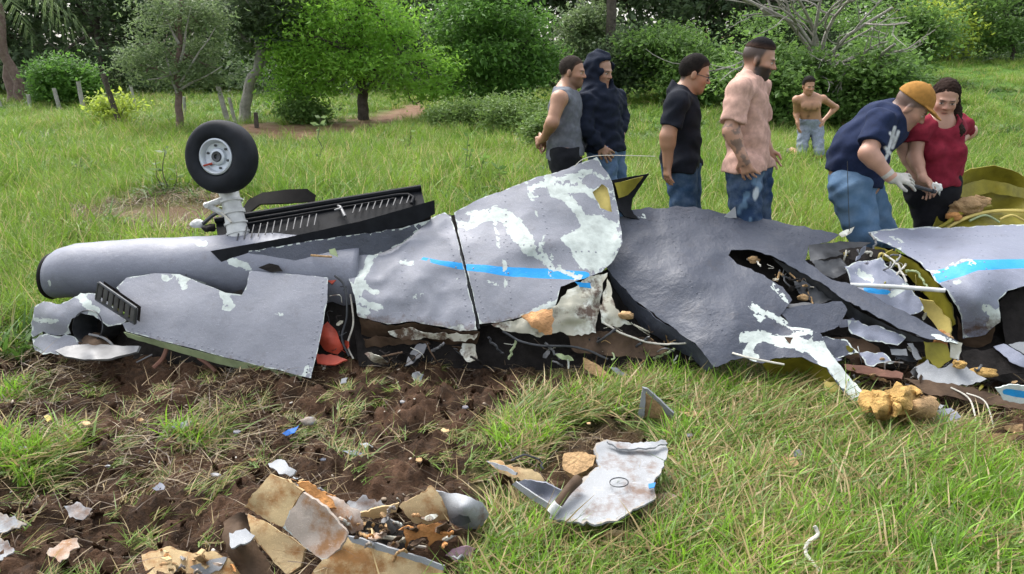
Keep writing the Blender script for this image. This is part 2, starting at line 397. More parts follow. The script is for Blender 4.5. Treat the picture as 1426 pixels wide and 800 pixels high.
# trampled grass in front of the wreck
protos = [tuft('flat_tuft', G_FLAT, 28, .10, .11, .30, .005, .0125, 1.22, .5, sweep=.35 + .5 * (i % 3), r=np.random.default_rng(200 + i), lay=.006) for i in range(7)]
P = np.c_[(r.random(10500) * 2 - 1) * 3.0, 1.35 + 2.75 * r.random(10500)]
mk = mud_mask(P[:, 0], P[:, 1]); px, py = to_px(P[:, 0], P[:, 1], 0 * P[:, 0])
keep = off_debris(px, py) & ((mk < .42 + .8 * (r.random(len(P)) - .5)) | (r.random(len(P)) < .09)) & (poly_sd(px, py, MUD3) > -12 + 20 * r.random(len(P))) & ~((py < 500) & (px > 60)) & ~((py < 530) & (px > 60) & (px < 1100) & (r.random(len(P)) < .6))
P = P[keep]; z = H_full(P[:, 0], P[:, 1])[0]; s = (.5 + .55 * r.random(len(P))) * (1 - .4 * sstep(3.3, 3.8, P[:, 1])) * (1 - .45 * sstep(.05, .5, mk[keep]))
scatter('trampled_grass', 'flattened green and straw coloured grass in front of the wreck', 'grass', np.c_[P, z],
        np.c_[r.normal(0, .1, (len(P), 2)), r.normal(0, .7, len(P))], np.c_[s, s, s], r.integers(0, 7, len(P)), protos)
# upright bright grass close to the viewer
protos = [tuft('lush_tuft', G_LUSH, 26, .07, .09, .22, .006, .0125, .5, .9, r=np.random.default_rng(300 + i)) for i in range(6)]
P = np.c_[(r.random(7000) * 2 - 1) * 3.2, 1.2 + 2.9 * r.random(7000)]
px, py = to_px(P[:, 0], P[:, 1], 0 * P[:, 0]); mk = mud_mask(P[:, 0], P[:, 1])
dens = np.maximum(sstep(30, -60, poly_sd(px, py, [(640, 830), (700, 760), (800, 735), (960, 745), (1100, 740), (1200, 700), (1330, 640), (1500, 600), (1900, 900), (640, 1100)])), .16)
dens = np.maximum(dens, .8 * np.max([sstep(r_ * 1.1, r_ * .5, np.hypot(px - g[0], (py - g[1]) * 1.4)) for g, r_ in GRASSY[:4]], axis=0))
dens = np.maximum(dens, sstep(40, -40, px + 20) * (py < 520))
keep = off_debris(px, py) & (mk < .45) & (r.random(len(P)) < dens) & ~((py < 520) & (px > 60))
P = P[keep]; z = H_full(P[:, 0], P[:, 1])[0]; s = .5 + .5 * r.random(len(P))
scatter('lush_grass', 'bright upright grass tufts growing in the foreground', 'grass', np.c_[P, z - .005],
        np.c_[r.normal(0, .2, (len(P), 2)), r.random(len(P)) * 6.28], np.c_[s, s, s], r.integers(0, 6, len(P)), protos)
# dead straw strewn over the soil
protos = [tuft('straw_tuft', G_STRAW, 10, .12, .03, .15, .0012, .0035, 1.38, .5, r=np.random.default_rng(400 + i), lay=.012) for i in range(6)]
P = np.c_[(r.random(6500) * 2 - 1) * 3.2, 1.3 + 3.2 * r.random(6500)]
px, py = to_px(P[:, 0], P[:, 1], 0 * P[:, 0]); mk = mud_mask(P[:, 0], P[:, 1])
dn = .14 + .6 * sstep(-.1, .35, fbm(P[:, 0] * 2.5, P[:, 1] * 2.5, 0, 3, 51)) * np.where(mk > .4, 1, .55)
dn = np.maximum(dn, .9 * sstep(120, 20, np.hypot(px - 60, (py - 520) * .8)))
keep = r.random(len(P)) < dn
P = P[keep]; z = H_full(P[:, 0], P[:, 1])[0]; s = .6 + .8 * r.random(len(P))
scatter('dry_straw', 'dead tan grass stalks strewn over the churned soil', 'straw', np.c_[P, z],
        np.c_[r.normal(0, .12, (len(P), 2)), r.random(len(P)) * 6.28], np.c_[s, s, s], r.integers(0, 6, len(P)), protos)
# soil clods
def rock_mesh(name, seed, sub=2, rough=.35, sq=(1, 1, .7)):
    import bmesh
    bm = bmesh.new(); bmesh.ops.create_icosphere(bm, subdivisions=sub, radius=1)
    V = np.array([v.co[:] for v in bm.verts]); F = np.array([[v.index for v in f.verts] for f in bm.faces]); bm.free()
    V = V * (1 + rough * fbm(V[:, 0] * 1.6, V[:, 1] * 1.6, V[:, 2] * 1.6, 3, seed))[:, None] * np.array(sq)
    return mesh_np(name, V, F)
t = NT('soil_clod'); n = t.noise(3, 5, .7)
M_CLOD = t.fin(t.mix(t.ramp(n, .3, .7), (.02, .010, .005), (.075, .038, .018)), .95, 0, t.bump(t.noise(6, 5, .7), .8, .3), .1)
protos = []
for i in range(5):
    q = rock_mesh('soil_clod', 60 + i, 3, 1.6, (1, .8, .5)); q.materials.append(M_CLOD); protos.append(q)
P = np.c_[(r.random(9000) * 2 - 1) * 3.2, 1.3 + 3.0 * r.random(9000)]
mk = mud_mask(P[:, 0], P[:, 1]); keep = (mk > .5) & (r.random(len(P)) < .15 + .85 * sstep(-.15, .3, fbm(P[:, 0] * 3, P[:, 1] * 3, 0, 3, 61)))
P = P[keep]; z = H_full(P[:, 0], P[:, 1])[0]; s = .003 + .017 * r.random(len(P)) ** 3
scatter('soil_clods', 'small dark clods of churned red brown soil', 'soil', np.c_[P, z + s * .3], r.random((len(P), 3)) * 6.28, np.c_[s, s, s], r.integers(0, 5, len(P)), protos)
# pale scraps too small to pick apart
t = NT('pale_scrap'); oi = t.node('ShaderNodeObjectInfo')
M_SCRAP = t.fin(t.ramp(oi.outputs['Random'], 0, 1, (.42, .40, .36), (.20, .15, .10), mid=(.45, (.34, .30, .24))), .7)
protos = []
for i in range(4):
    q = rock_mesh('scrap', 90 + i, 1, .9, (1, .6 + .1 * i, .16)); q.materials.append(M_SCRAP); protos.append(q)
P = np.c_[(r.random(900) * 2 - 1) * 2.6, 1.4 + 2.5 * r.random(900)]
px, py = to_px(P[:, 0], P[:, 1], 0 * P[:, 0]); mk = mud_mask(P[:, 0], P[:, 1])
keep = r.random(len(P)) < np.where(mk > .5, .55, .12) * (.4 + 1.2 * sstep(260, 60, np.abs(px - 480)) + sstep(200, 40, np.abs(px - 20)))
P = P[keep]; z = H_full(P[:, 0], P[:, 1])[0]; s = .003 + .012 * r.random(len(P)) ** 2
scatter('pale_scraps', 'tiny pale scraps of debris sprinkled over the soil', 'debris', np.c_[P, z + .008], np.c_[r.normal(0, .5, (len(P), 2)), r.random(len(P)) * 6.28], np.c_[s, s, s], r.integers(0, 4, len(P)), protos)
# ================================================================ TREES AND SHRUBS
def mat_bark(name, c1, c2):
    t = NT(name); n = t.noise(9, 6, .7); return t.fin(t.mix(t.ramp(n, .3, .7), c1, c2), .9, 0, t.bump(t.noise(30, 5), .8, .03))
BARK = mat_bark('bark', (.035, .028, .022), (.11, .09, .07)); BARK_PALE = mat_bark('pale_bark', (.16, .15, .13), (.36, .34, .30)); BARK_RED = mat_bark('red_bark', (.10, .06, .05), (.2, .14, .12))
L_DARK = foliage('dark_leaf', (.045, .078, .042), (.12, .17, .075), .45); L_MID = foliage('mid_leaf', (.06, .125, .03), (.14, .24, .055), .45)
L_BRIGHT = foliage('bright_leaf', (.10, .235, .03), (.25, .44, .06), .5); L_GREY = foliage('grey_leaf', (.08, .13, .055), (.16, .22, .09), .45)
L_YEL = foliage('yellow_leaf', (.2, .28, .03), (.36, .44, .07), .5); L_GREEN = foliage('green_leaf', (.055, .135, .024), (.125, .25, .045), .45)
L_SHRUB = foliage('shrub_leaf', (.08, .15, .035), (.16, .24, .06), .35)
def leaf_cloud(blobs, n, size, r, shell=.55, elong=1.8, droop=0.0, clump=0, subs=9):
    """diamond leaves spread through ellipsoid blobs (cx,cy,cz,rx,ry,rz); clump>0 gathers them in sprays"""
    B = np.asarray(blobs, float)
    # break every blob up into smaller boughs with gaps between them
    sb = []
    for b in B:
        for k in range(subs):
            q = r.normal(size=3); q /= np.linalg.norm(q); q[2] = q[2] * .9 + .1; f = .35 + .4 * r.random(); sb.append((*(b[:3] + q * b[3:] * (1 - .55 * f) * (.75 + .45 * r.random())), *(b[3:] * f * np.array((1.15, 1.15, .75)))))
    if subs: B = np.array(sb)
    w = B[:, 3] * B[:, 5]; w = w / w.sum(); btint = r.random(len(B))
    if clump:
        nc = max(1, n // clump); bi = r.choice(len(B), nc, p=w)
    else: nc = n; bi = r.choice(len(B), n, p=w)
    d = r.normal(size=(nc, 3)); d /= np.linalg.norm(d, axis=1)[:, None]
    rad = r.random(nc) ** (1 / 3.) * (1 - shell) + shell * (1 - .25 * r.random(nc))
    rad = rad * (1 + .35 * fbm(d[:, 0] * 2 + bi, d[:, 1] * 2, d[:, 2] * 2, 2, 7))
    C = B[bi, :3] + d * rad[:, None] * B[bi, 3:]
    ct = r.random(nc) * .45 + btint[bi] * .55
    if clump:
        C = np.repeat(C, clump, 0) + r.normal(size=(nc * clump, 3)) * np.array((1, 1, .55)) * size * 1.5; ct = np.repeat(ct, clump); nc = len(C)
    a = r.normal(size=(nc, 3)); a[:, 2] = a[:, 2] * .6 - droop; a /= np.linalg.norm(a, axis=1)[:, None]
    up = r.normal(size=(nc, 3)) * .6 + np.array((0, 0, 1.)); b = np.cross(a, up); b /= np.linalg.norm(b, axis=1)[:, None] + 1e-9
    L = size * (.45 + 1.1 * r.random(nc) ** 1.5)[:, None]; W = L / elong
    nrm = np.cross(a, b)
    V = np.stack([C, C + a * L * .5 + b * W * .5 + nrm * L * .06, C + a * L - nrm * L * .08, C + a * L * .5 - b * W * .5 + nrm * L * .06], 1).reshape(-1, 3)
    F = np.arange(nc * 4).reshape(-1, 4)
    return V, F, np.repeat(np.clip(ct * .6 + r.random(nc) * .4, 0, 1), 4)
def limb(mb, a, b, r0, r1, r, bend=.12, n=6, seg=7):
    a = np.asarray(a, float); b = np.asarray(b, float); t = np.linspace(0, 1, n)[:, None]; L = np.linalg.norm(b - a)
    off = r.normal(size=3) * bend * L
    p = a + (b - a) * t + off * np.sin(t * math.pi) + r.normal(size=(n, 3)) * L * .015
    mb.tube(p, np.linspace(r0, r1, n), seg); return p
def tree(name, label, base, trunk, blobs, n, size, leaf, bark, r0=.12, group=None, seed=1, branches=True, cat='tree', clump=0, shell=.55, droop=0.0, elong=1.8, twigs=0, twig_mat=None):
    """base/trunk/blobs are world metres: trunk = list of points, blobs = (x,y,z,rx,ry,rz)"""
    r = np.random.default_rng(seed)
    base = np.asarray(base, float); T = thing(name, label, cat, base, group)
    mb = MB(); tp = np.asarray([base - np.array((0, 0, .1))] + list(trunk), float)
    # smooth the trunk line
    tt = np.linspace(0, len(tp) - 1, len(tp) * 4); tp2 = np.stack([np.interp(tt, range(len(tp)), tp[:, k]) for k in range(3)], -1) + r.normal(size=(len(tt), 3)) * r0 * .12
    mb.tube(tp2, np.linspace(r0, r0 * .4, len(tp2)), 9)
    if branches:
        for b in blobs:
            b = np.asarray(b, float); st = tp2[r.integers(len(tp2) // 3, len(tp2))]
            p = limb(mb, st, b[:3], r0 * .4, r0 * .12, r)
            for k in range(4):
                d = r.normal(size=3); d /= np.linalg.norm(d); limb(mb, p[-2 - (k % 2)], b[:3] + d * b[3:] * .8, r0 * .14, r0 * .04, r, seg=5)
    obj('trunk', mb.mesh('trunk'), bark, T)
    if n:
        V, F, ti = leaf_cloud(blobs, n, size, r, shell=shell, clump=clump, droop=droop, elong=elong)
        me = mesh_np('crown', V, F, False); add_attr(me, 'tint', ti); obj('crown', me, leaf, T)
    return T
def gp(px, Y, dz=0.0):
    """ground point below a photo column at distance Y"""
    x = (px - 713) / FOC * Y / (_c + .23 * _s); return np.array((x, Y, float(H(x, Y)) + dz))
def pb(px, py, Y, rx, ry=None, dy=None):
    """blob measured in the photo: centre pixel, distance, radii in px"""
    ry = ry or rx; p = at(px, py, Y); k = Y / FOC / 1.03
    return (p[0], p[1], p[2], rx * k, (dy if dy is not None else rx * k), ry * k)
r = np.random.default_rng(3)
# --- the wood at the back: each tree its own
dark = [(-150, 34, L_DARK), (-20, 31, L_DARK), (70, 34, L_DARK), (150, 30, L_DARK), (235, 35, L_DARK), (300, 33, L_MID), (390, 36, L_DARK), (470, 33, L_DARK), (560, 35, L_DARK), (640, 31, L_DARK), (735, 30, L_DARK), (830, 29, L_DARK),
        (925, 33, L_DARK), (1020, 30, L_DARK), (1120, 34, L_DARK), (1225, 33, L_MID), (1330, 35, L_DARK), (1440, 36, L_MID), (1560, 34, L_DARK)]
wood = ['dark evergreen tree at the far left end of the wood behind the palm', 'dark broad tree right behind the leaning palm trunks', 'tall dark tree of the wood behind the small round tree',
        'blue green dark tree between the round tree and the wispy tree', 'dark tree of the wood directly behind the wispy tree', 'mid green tree of the wood behind the leaning grey trunk', 'dark tree of the wood left behind the bright feathery tree',
        'dark tree of the wood straight behind the bright feathery tree', 'dark tree filling the gap between bright tree and rounded green tree', 'dark tree of the wood behind the rounded green tree',
        'dark tree of the wood above the pale shrub and the man in a tank top', 'dark tree of the wood behind the hooded man', 'dark tree of the wood behind the man in black', 'dark tree of the wood behind the man in pink',
        'dark tree of the wood behind the bare pale branches', 'mid green tree of the wood beyond the bare branches', 'dark tree on the crest behind the man in the cap', 'mid green tree on the crest behind the woman in red', 'dark tree at the right end of the crest']
for i, (px, Y, lf) in enumerate(dark):
    b = gp(px, Y); k = 2.0 + r.random() * .6
    bl = [(b[0] + r.normal() * 1.0, Y + r.normal() * .6, b[2] + .9 + j * .85 + r.random() * .3, k * (.62 + .4 * r.random()), 1.2, .8 + .3 * r.random()) for j in range(8)]
    bl += [(b[0] + s_ * (1.6 + .8 * r.random()), Y + r.normal() * .5, b[2] + .5 + 4.0 * r.random(), 1.1, .9, .75) for s_ in (-1, 1, -1, 1, -1, 1)]
    if 300 <= px <= 330: bl = [q for q in bl if q[2] < b[2] + 3.0]
    tree('wood_tree', wood[i], b, [b + (.1, 0, 2.5), b + (.2, .1, 5.5)], bl, 10500, .24, lf, BARK, .17, 'trees of the wood behind the pasture', 500 + i, clump=5, shell=.35, elong=1.6)
# undergrowth at the foot of the wood
r2 = np.random.default_rng(12)
bl = []
for px in np.arange(-220, 1700, 26):
    Y = 27.5 + 6 * r2.random(); b = gp(px + 14 * r2.normal(), Y); bl.append((b[0], Y, b[2] + .5, 1.1, .9, .75 + .4 * r2.random()))
V, F, ti = leaf_cloud(bl, 26000, .2, r2, clump=5, shell=.3, subs=2)
me = mesh_np('undergrowth', V, F, False); add_attr(me, 'tint', ti)
tag(obj('undergrowth', me, L_DARK), 'dark tangle of undergrowth at the foot of the wood', 'undergrowth', kind='stuff')
# far wood closing the view
bl = []
for x in np.arange(-60, 61, 3.0):
    for z in (2.5, 5.0, 7.5, 9.5): bl.append((x + r2.normal(), 47 + 2 * r2.normal(), 2.2 + z + r2.normal() * .4, 2.6, 2, 1.9))
bl = [b for b in bl if not (-21.5 < b[0] < -13 and b[2] > 4.2)]
V, F, ti = leaf_cloud(bl, 42000, .42, r2, clump=4, shell=.3, subs=3)
me = mesh_np('far_wood', V, F, False); add_attr(me, 'tint', ti)
tag(obj('far_wood', me, L_DARK), 'far dark mass of forest closing the view', 'forest', kind='stuff')
# --- single trees in front of the wood
b = gp(90, 23)
tree('round_tree', 'small round dense green tree standing before the dark wood', b, [b + (0, 0, .7)], [pb(90, 110, 23, 34, 26), pb(76, 128, 23, 24, 20), pb(106, 128, 23, 24, 20), pb(90, 140, 23, 30, 16)], 9000, .13, L_GREEN, BARK, .06, seed=21, clump=4)
b = gp(247, 16.6)
T = tree('wispy_tree', 'thin wispy grey green tree with slender forked trunk', b, [at(247, 120, 16.6), at(250, 60, 16.6), at(252, -40, 16.6)],
     [pb(215, 55, 16.6, 38, 34), pb(262, 80, 16.8, 40, 30), pb(235, 105, 16.6, 44, 24), pb(285, 40, 17, 34, 34), pb(195, 90, 16.6, 28, 24), pb(240, 10, 16.6, 46, 30), pb(290, 100, 16.8, 30, 26)], 9500, .10, L_GREY, BARK_RED, .085, seed=22, clump=5, shell=.2, elong=3.0, droop=.3)
mb = MB(); rr = np.random.default_rng(4)
for a, c_ in (((247, 130), (226, 60)), ((248, 120), (300, 40)), ((249, 100), (205, 112)), ((250, 125), (310, 95)), ((250, 60), (222, 2)), ((251, 90), (262, 10))):
    limb(mb, at(*a, 16.5), at(*c_, 16.4), .03, .008, rr, .05)
obj('bough', mb.mesh('bough'), BARK_PALE, T)
b = gp(338, 19)
tree('leaning_tree', 'dark crowned tree with bare leaning grey trunk', b, [at(341, 150, 19), at(350, 115, 19), at(364, 75, 19), at(374, 45, 19), at(382, 10, 19), at(385, -30, 19)],
     [pb(350, 20, 19, 40, 26), pb(392, 40, 19, 34, 26), pb(340, 60, 19.4, 30, 18), pb(410, 5, 19, 40, 30), pb(365, -20, 19, 60, 24), pb(325, 25, 19, 26, 22)], 7000, .14, L_DARK, BARK_PALE, .15, seed=23, clump=4, shell=.3)
b = gp(505, 19.5)
tree('feathery_tree', 'large bright yellow green feathery tree beside the red track', b, [at(505, 125, 19.5), at(498, 90, 19.5), at(500, 40, 19.5), at(505, -10, 19.5)],
     [pb(500, 18, 19.3, 78, 32), pb(455, 50, 19.0, 56, 28), pb(560, 55, 19.2, 52, 28), pb(420, 85, 18.8, 40, 24), pb(595, 92, 19.2, 38, 22), pb(530, 95, 18.9, 50, 24), pb(470, 100, 18.8, 48, 24), pb(610, 125, 19.2, 24, 14),
      pb(560, 125, 19, 36, 18), pb(395, 110, 18.8, 30, 20), pb(450, 130, 18.8, 36, 18), pb(500, -25, 19.4, 90, 30), pb(400, 60, 18.9, 22, 16), pb(385, 45, 18.9, 14, 12), pb(405, 140, 18.8, 26, 16)], 22000, .12, L_BRIGHT, BARK, .15, seed=24, clump=7, shell=.75, droop=.35, elong=2.4)
b = gp(425, 18.6)
tree('weeping_shrub', 'dark green shrub hanging low under the bright feathery tree', b, [b + (0, 0, .4)], [pb(420, 150, 18.6, 26, 22), pb(440, 160, 18.6, 16, 14), pb(404, 158, 18.6, 14, 14)], 3200, .09, L_MID, BARK, .03, cat='shrub', seed=25, clump=4)
b = gp(690, 21)
tree('rounded_tree', 'large rounded mid green tree behind the pale shrubs', b, [b + (0, 0, 1.2), at(690, 60, 21)],
     [pb(690, 20, 21, 66, 30), pb(640, 45, 21, 42, 34), pb(735, 55, 20.8, 44, 34), pb(680, 75, 20.6, 60, 32), pb(720, 100, 20.5, 44, 30), pb(650, 100, 20.7, 36, 28), pb(757, 85, 20.8, 26, 26), pb(690, -20, 21, 60, 24), pb(690, 125, 20.6, 50, 22), pb(640, 70, 20.8, 30, 26)], 20000, .13, L_GREEN, BARK, .16, seed=26, clump=6, shell=.7, droop=.2, elong=2)
# pale shrubs at the foot of it
for i, (px, py, Y, rx, ry, lb) in enumerate([(630, 157, 17, 28, 15, 'low grey green shrub beside the end of the red track'), (720, 155, 16, 40, 22, 'wide pale green shrub behind the man in the tank top'), (668, 150, 17.2, 30, 15, 'low pale shrub between two wider shrubs'), (760, 175, 13, 20, 14, 'small weedy shrub next to the tank top man')]):
    b = gp(px, Y); q = pb(px, py, Y, rx, ry)
    tree('pale_shrub', lb, b, [b + (0, 0, .3)], [q, (q[0] - q[3] * .6, q[1], q[2] - .1, q[3] * .6, q[4] * .6, q[5] * .8), (q[0] + q[3] * .6, q[1], q[2] - .1, q[3] * .6, q[4] * .6, q[5] * .7), (q[0], q[1], b[2] + .2, q[3], q[4], .3)], 4200, .085, L_SHRUB, BARK, .02, 'pale shrubs at the field edge', 40 + i, cat='shrub', clump=4, shell=.4, elong=2.5)
# right hand thicket
for i, (px, py, Y, rx, ry, lf, n, lb) in enumerate([(925, 75, 21, 50, 44, L_MID, 8000, 'bushy mid green tree behind the man in black'), (985, 100, 20, 46, 44, L_MID, 8000, 'bushy tree between the man in black and the man in pink'), (1095, 120, 16.5, 56, 54, L_MID, 12000, 'dark bush under the bare branches beside the man in pink'),
        (1185, 120, 17, 64, 50, L_MID, 12000, 'dark green bush under the bare branches behind the shirtless man'), (1262, 60, 22, 52, 46, L_MID, 7000, 'leafy tree on the crest right of the bare branches'), (1310, 40, 27, 46, 34, L_YEL, 6500, 'yellow green tree on the crest above the man in the cap'),
        (1395, 40, 27, 48, 42, L_MID, 7000, 'mid green tree on the crest above the woman in red'), (860, 95, 22, 40, 30, L_DARK, 5000, 'dark bush beside the hooded man'), (815, 40, 23, 44, 30, L_GREY, 5000, 'grey green tree behind the tank top man and hooded man')]):
    b = gp(px, Y); q = pb(px, py, Y, rx, ry); rr = np.random.default_rng(70 + i)
    bl = [(q[0] + rr.normal() * q[3] * .55, q[1] + rr.normal() * .4, q[2] + rr.normal() * q[5] * .5, q[3] * (.45 + .3 * rr.random()), q[4] * .6, q[5] * (.4 + .3 * rr.random())) for _ in range(9)]
    bl.append((q[0], q[1], .5 * (q[2] + b[2]), q[3] * .8, q[4] * .7, max(.25, .5 * (q[2] - b[2]) + .2)))
    tree('thicket_tree', lb, b, [b + (0, 0, .5), np.array(q[:3])], bl, n, .13, lf, BARK, .07, 'trees and bushes of the right hand thicket', 80 + i, clump=5, shell=.5)
# bare pale branching tree
b = gp(1140, 17.6); T = thing('bare_tree', 'spreading tree with bare pale branches above dark bushes', 'tree', b)
mb = MB(); rr = np.random.default_rng(9)
trunk = limb(mb, b - (0, 0, .1), at(1140, 95, 17.2), .16, .11, rr, .03)
def grow(a, c_, rad, depth):
    p = limb(mb, a, c_, rad, rad * .55, rr, .10, 6, 6)
    if depth:
        for k in range(3):
            st = p[2 + k]; d_ = (c_ - a); d_ = d_ / np.linalg.norm(d_); L = np.linalg.norm(c_ - a) * (.45 + .25 * rr.random())
            nd = d_ + rr.normal(size=3) * np.array((.6, .35, .5)); nd /= np.linalg.norm(nd); grow(st, st + nd * L, rad * .5, depth - 1)
for tx, ty in ((1020, -10), (1060, 10), (1095, -30), (1150, -40), (1190, -10), (1240, 10), (1250, 60), (1215, 90), (1030, 70), (1170, 75)):
    grow(at(1140, 95 - 10 * rr.random(), 17.2), at(tx, ty, 15.6 + rr.random() * .8), .05, 2)
obj('trunk', mb.mesh('trunk'), BARK_PALE, T)
V, F, ti = leaf_cloud([pb(1060, 40, 19.6, 40, 24), pb(1200, 50, 19.6, 50, 26), pb(1110, 70, 19.4, 44, 20), pb(1150, 20, 19.8, 60, 22), pb(1250, 85, 19.4, 26, 16)], 3800, .1, rr, clump=5, shell=.2)
me = mesh_np('crown', V, F, False); add_attr(me, 'tint', ti); obj('crown', me, L_MID, T)
# palm with leaning trunks
def palm(px0, pxt, pyt, Y, lb, seed):
    rr = np.random.default_rng(seed); b = gp(px0, Y); T = thing('leaning_palm', lb, 'tree', b, 'leaning palms by the fence')
    top = at(pxt, pyt, Y); mb = MB(); limb(mb, b - (0, 0, .1), top, .16, .11, rr, .03, 10, 9); obj('trunk', mb.mesh('trunk'), BARK_RED, T)
    for k in range(9):
        az = k * .7 + rr.random() * .4; L = 2.0 + rr.random(); tt = np.linspace(0, 1, 14)
        mid = top + np.stack([np.cos(az) * L * tt, np.sin(az) * L * tt, .9 * tt * (1 - tt) * 2 - 1.3 * tt ** 2], -1)
        Vs = []; dirs = np.gradient(mid, axis=0)
        for q in range(1, 14):
            dv = dirs[q] / np.linalg.norm(dirs[q]); sd = np.cross(dv, (0, 0, 1)); sd /= np.linalg.norm(sd)
            for s_ in (-1, 1):
                for e in (0, .5):
                    p0 = mid[q] + dv * e * .12; tip = p0 + s_ * sd * .42 * math.sin(.4 + 2.4 * tt[q]) + dv * .22 - np.array((0, 0, .25)); w = dv * .018
                    Vs.append([p0 - w, p0 + w, tip + w * .2, tip - w * .2])
        Vs = np.array(Vs).reshape(-1, 3); me = mesh_np('frond', Vs, np.arange(len(Vs)).reshape(-1, 4), False); add_attr(me, 'tint', rr.random(len(Vs))); obj('frond', me, L_GREY, T)
palm(38, -8, -30, 24, 'leaning reddish palm trunk before the dark wood, tall one', 5)
palm(18, -30, -10, 24.6, 'shorter leaning palm trunk beside a taller one', 6)
b = gp(850, 22.4); T = thing('straight_trunk', 'slim dark tree trunk rising behind the hooded man', 'tree', b)
mb = MB(); limb(mb, b - (0, 0, .1), at(850, -60, 22.4), .16, .13, np.random.default_rng(2), .01, 9); obj('trunk', mb.mesh('trunk'), BARK, T)
V, F, ti = leaf_cloud([pb(850, -70, 22.4, 60, 26), pb(820, -50, 22.4, 30, 16), pb(885, -45, 22.4, 30, 14)], 2500, .15, np.random.default_rng(2), clump=5)
me = mesh_np('crown', V, F, False); add_attr(me, 'tint', ti); obj('crown', me, L_DARK, T)
# small yellow bush wrapped round a dead stump
b = gp(166, 17.2)
tree('stump_bush', 'small yellow green bush around a dead leaning post', b, [b + (0, 0, .3)], [pb(140, 146, 17.2, 14, 12), pb(178, 146, 17.2, 13, 11), pb(166, 166, 17.2, 12, 16), pb(150, 158, 17.2, 12, 10)], 1500, .1, L_YEL, BARK, .03, cat='bush', seed=61, clump=3)
# fence posts
WOOD_GREY = mat_bark('weathered_post', (.18, .17, .15), (.42, .40, .36))
def post(px, Y, h, lean, rad, lb, mat=None, grp='old fence posts along the wood'):
    b = gp(px, Y); mb = MB(); rr = np.random.default_rng(int(px)); n = 5; tt = np.linspace(0, 1, n)[:, None]
    mb.tube(b + np.array((lean, 0, h)) * tt - (0, 0, .15) + rr.normal(size=(n, 3)) * .006, np.linspace(rad, rad * .8, n), 8)
    me = mb.mesh('fence_post'); tag(obj('fence_post', me, mat or WOOD_GREY), lb, 'post', grp)
post(4, 22, .85, -.12, .06, 'pale fence post leaning left near the palm trunks'); post(44, 22, .55, 0, .06, 'short fence post between the palm trunks and the round tree'); post(85, 22, .75, -.08, .065, 'pale fence post below the small round tree')
post(117, 22, .95, -.02, .07, 'thick pale fence post right of the round tree'); post(192, 22, .85, -.1, .05, 'thin fence post between stump bush and wispy tree'); post(318, 18, 1.05, -.18, .07, 'tall pale fence post leaning beside the grey leaning trunk')
post(328, 18.4, .75, -.12, .05, 'shorter post right beside the tall leaning post'); post(168, 17.0, 1.35, -.26, .07, 'dead dark leaning post inside the yellow bush', BARK); post(256, 20, .7, .05, .05, 'thin post just behind the wispy tree trunk'); post(356, 17.6, .5, .0, .06, 'stub of dark post by the red earth mound', BARK)
# weeds standing in the field
for i, (px, Y, h, n, lf, lb) in enumerate([(650, 9.5, .62, 60, L_MID, 'tall dark weed standing in the pasture near a bare patch'), (445, 10.5, .8, 26, L_GREY, 'thin tall weed stalk in the pasture left of the dark weed'), (672, 9.8, .36, 30, L_MID, 'short weed right beside the tall dark weed'), (706, 9.3, .3, 26, L_MID, 'short round weed near the tank top man'), (565, 13, .5, 40, L_SHRUB, 'leafy weed in the pasture below the red track'), (218, 9.0, .55, 34, L_GREY, 'feathery weed in the grass left of the wheel')]):
    rr = np.random.default_rng(130 + i); b = gp(px, Y); T = thing('field_weed', lb, 'weed', b, 'weeds in the pasture'); mb = MB()
    Vs = []
    for k in range(3 if n > 30 else 1):
        p = limb(mb, b - (0, 0, .03), b + np.array((rr.normal() * .08, rr.normal() * .05, h * (1 - .25 * k))), .008, .003, rr, .06, 8, 5)
        for q in range(n // (3 if n > 30 else 1)):
            o_ = p[rr.integers(1, 8)]; d_ = rr.normal(size=3); d_[2] = abs(d_[2]) * .5; d_ /= np.linalg.norm(d_); L = .05 + .09 * rr.random(); sd = np.cross(d_, rr.normal(size=3)); sd /= np.linalg.norm(sd)
            Vs += [o_, o_ + d_ * L * .5 + sd * L * .22, o_ + d_ * L, o_ + d_ * L * .5 - sd * L * .22]
    obj('stem', mb.mesh('stem'), BARK, T); Vs = np.array(Vs); me = mesh_np('leaves', Vs, np.arange(len(Vs)).reshape(-1, 4), False); add_attr(me, 'tint', np.repeat(rr.random(len(Vs) // 4), 4)); obj('leaves', me, lf, T)
# ================================================================ WRECK
def slope_of(py):
    v = (400.0 - np.asarray(py, float)) / FOC; return -(v * _c - _s) / (_c + v * _s)
def YH(py, h): return (CAM_H - h) / slope_of(py)
def tps(P, val, smooth=1e-3):
    P = np.asarray(P, float) / 100.; n = len(P); d_ = np.linalg.norm(P[:, None] - P[None], axis=2); K = np.where(d_ > 0, d_ ** 2 * np.log(d_ + 1e-9), 0) + smooth * np.eye(n)
    Q = np.c_[np.ones(n), P]; A = np.block([[K, Q], [Q.T, np.zeros((3, 3))]]); w = np.linalg.lstsq(A, np.r_[val, 0, 0, 0], rcond=None)[0]
    def f(X):
        X = np.asarray(X, float) / 100.; d_ = np.linalg.norm(X[:, None] - P[None], axis=2); return np.where(d_ > 0, d_ ** 2 * np.log(d_ + 1e-9), 0) @ w[:n] + np.c_[np.ones(len(X)), X] @ w[n:]
    return f
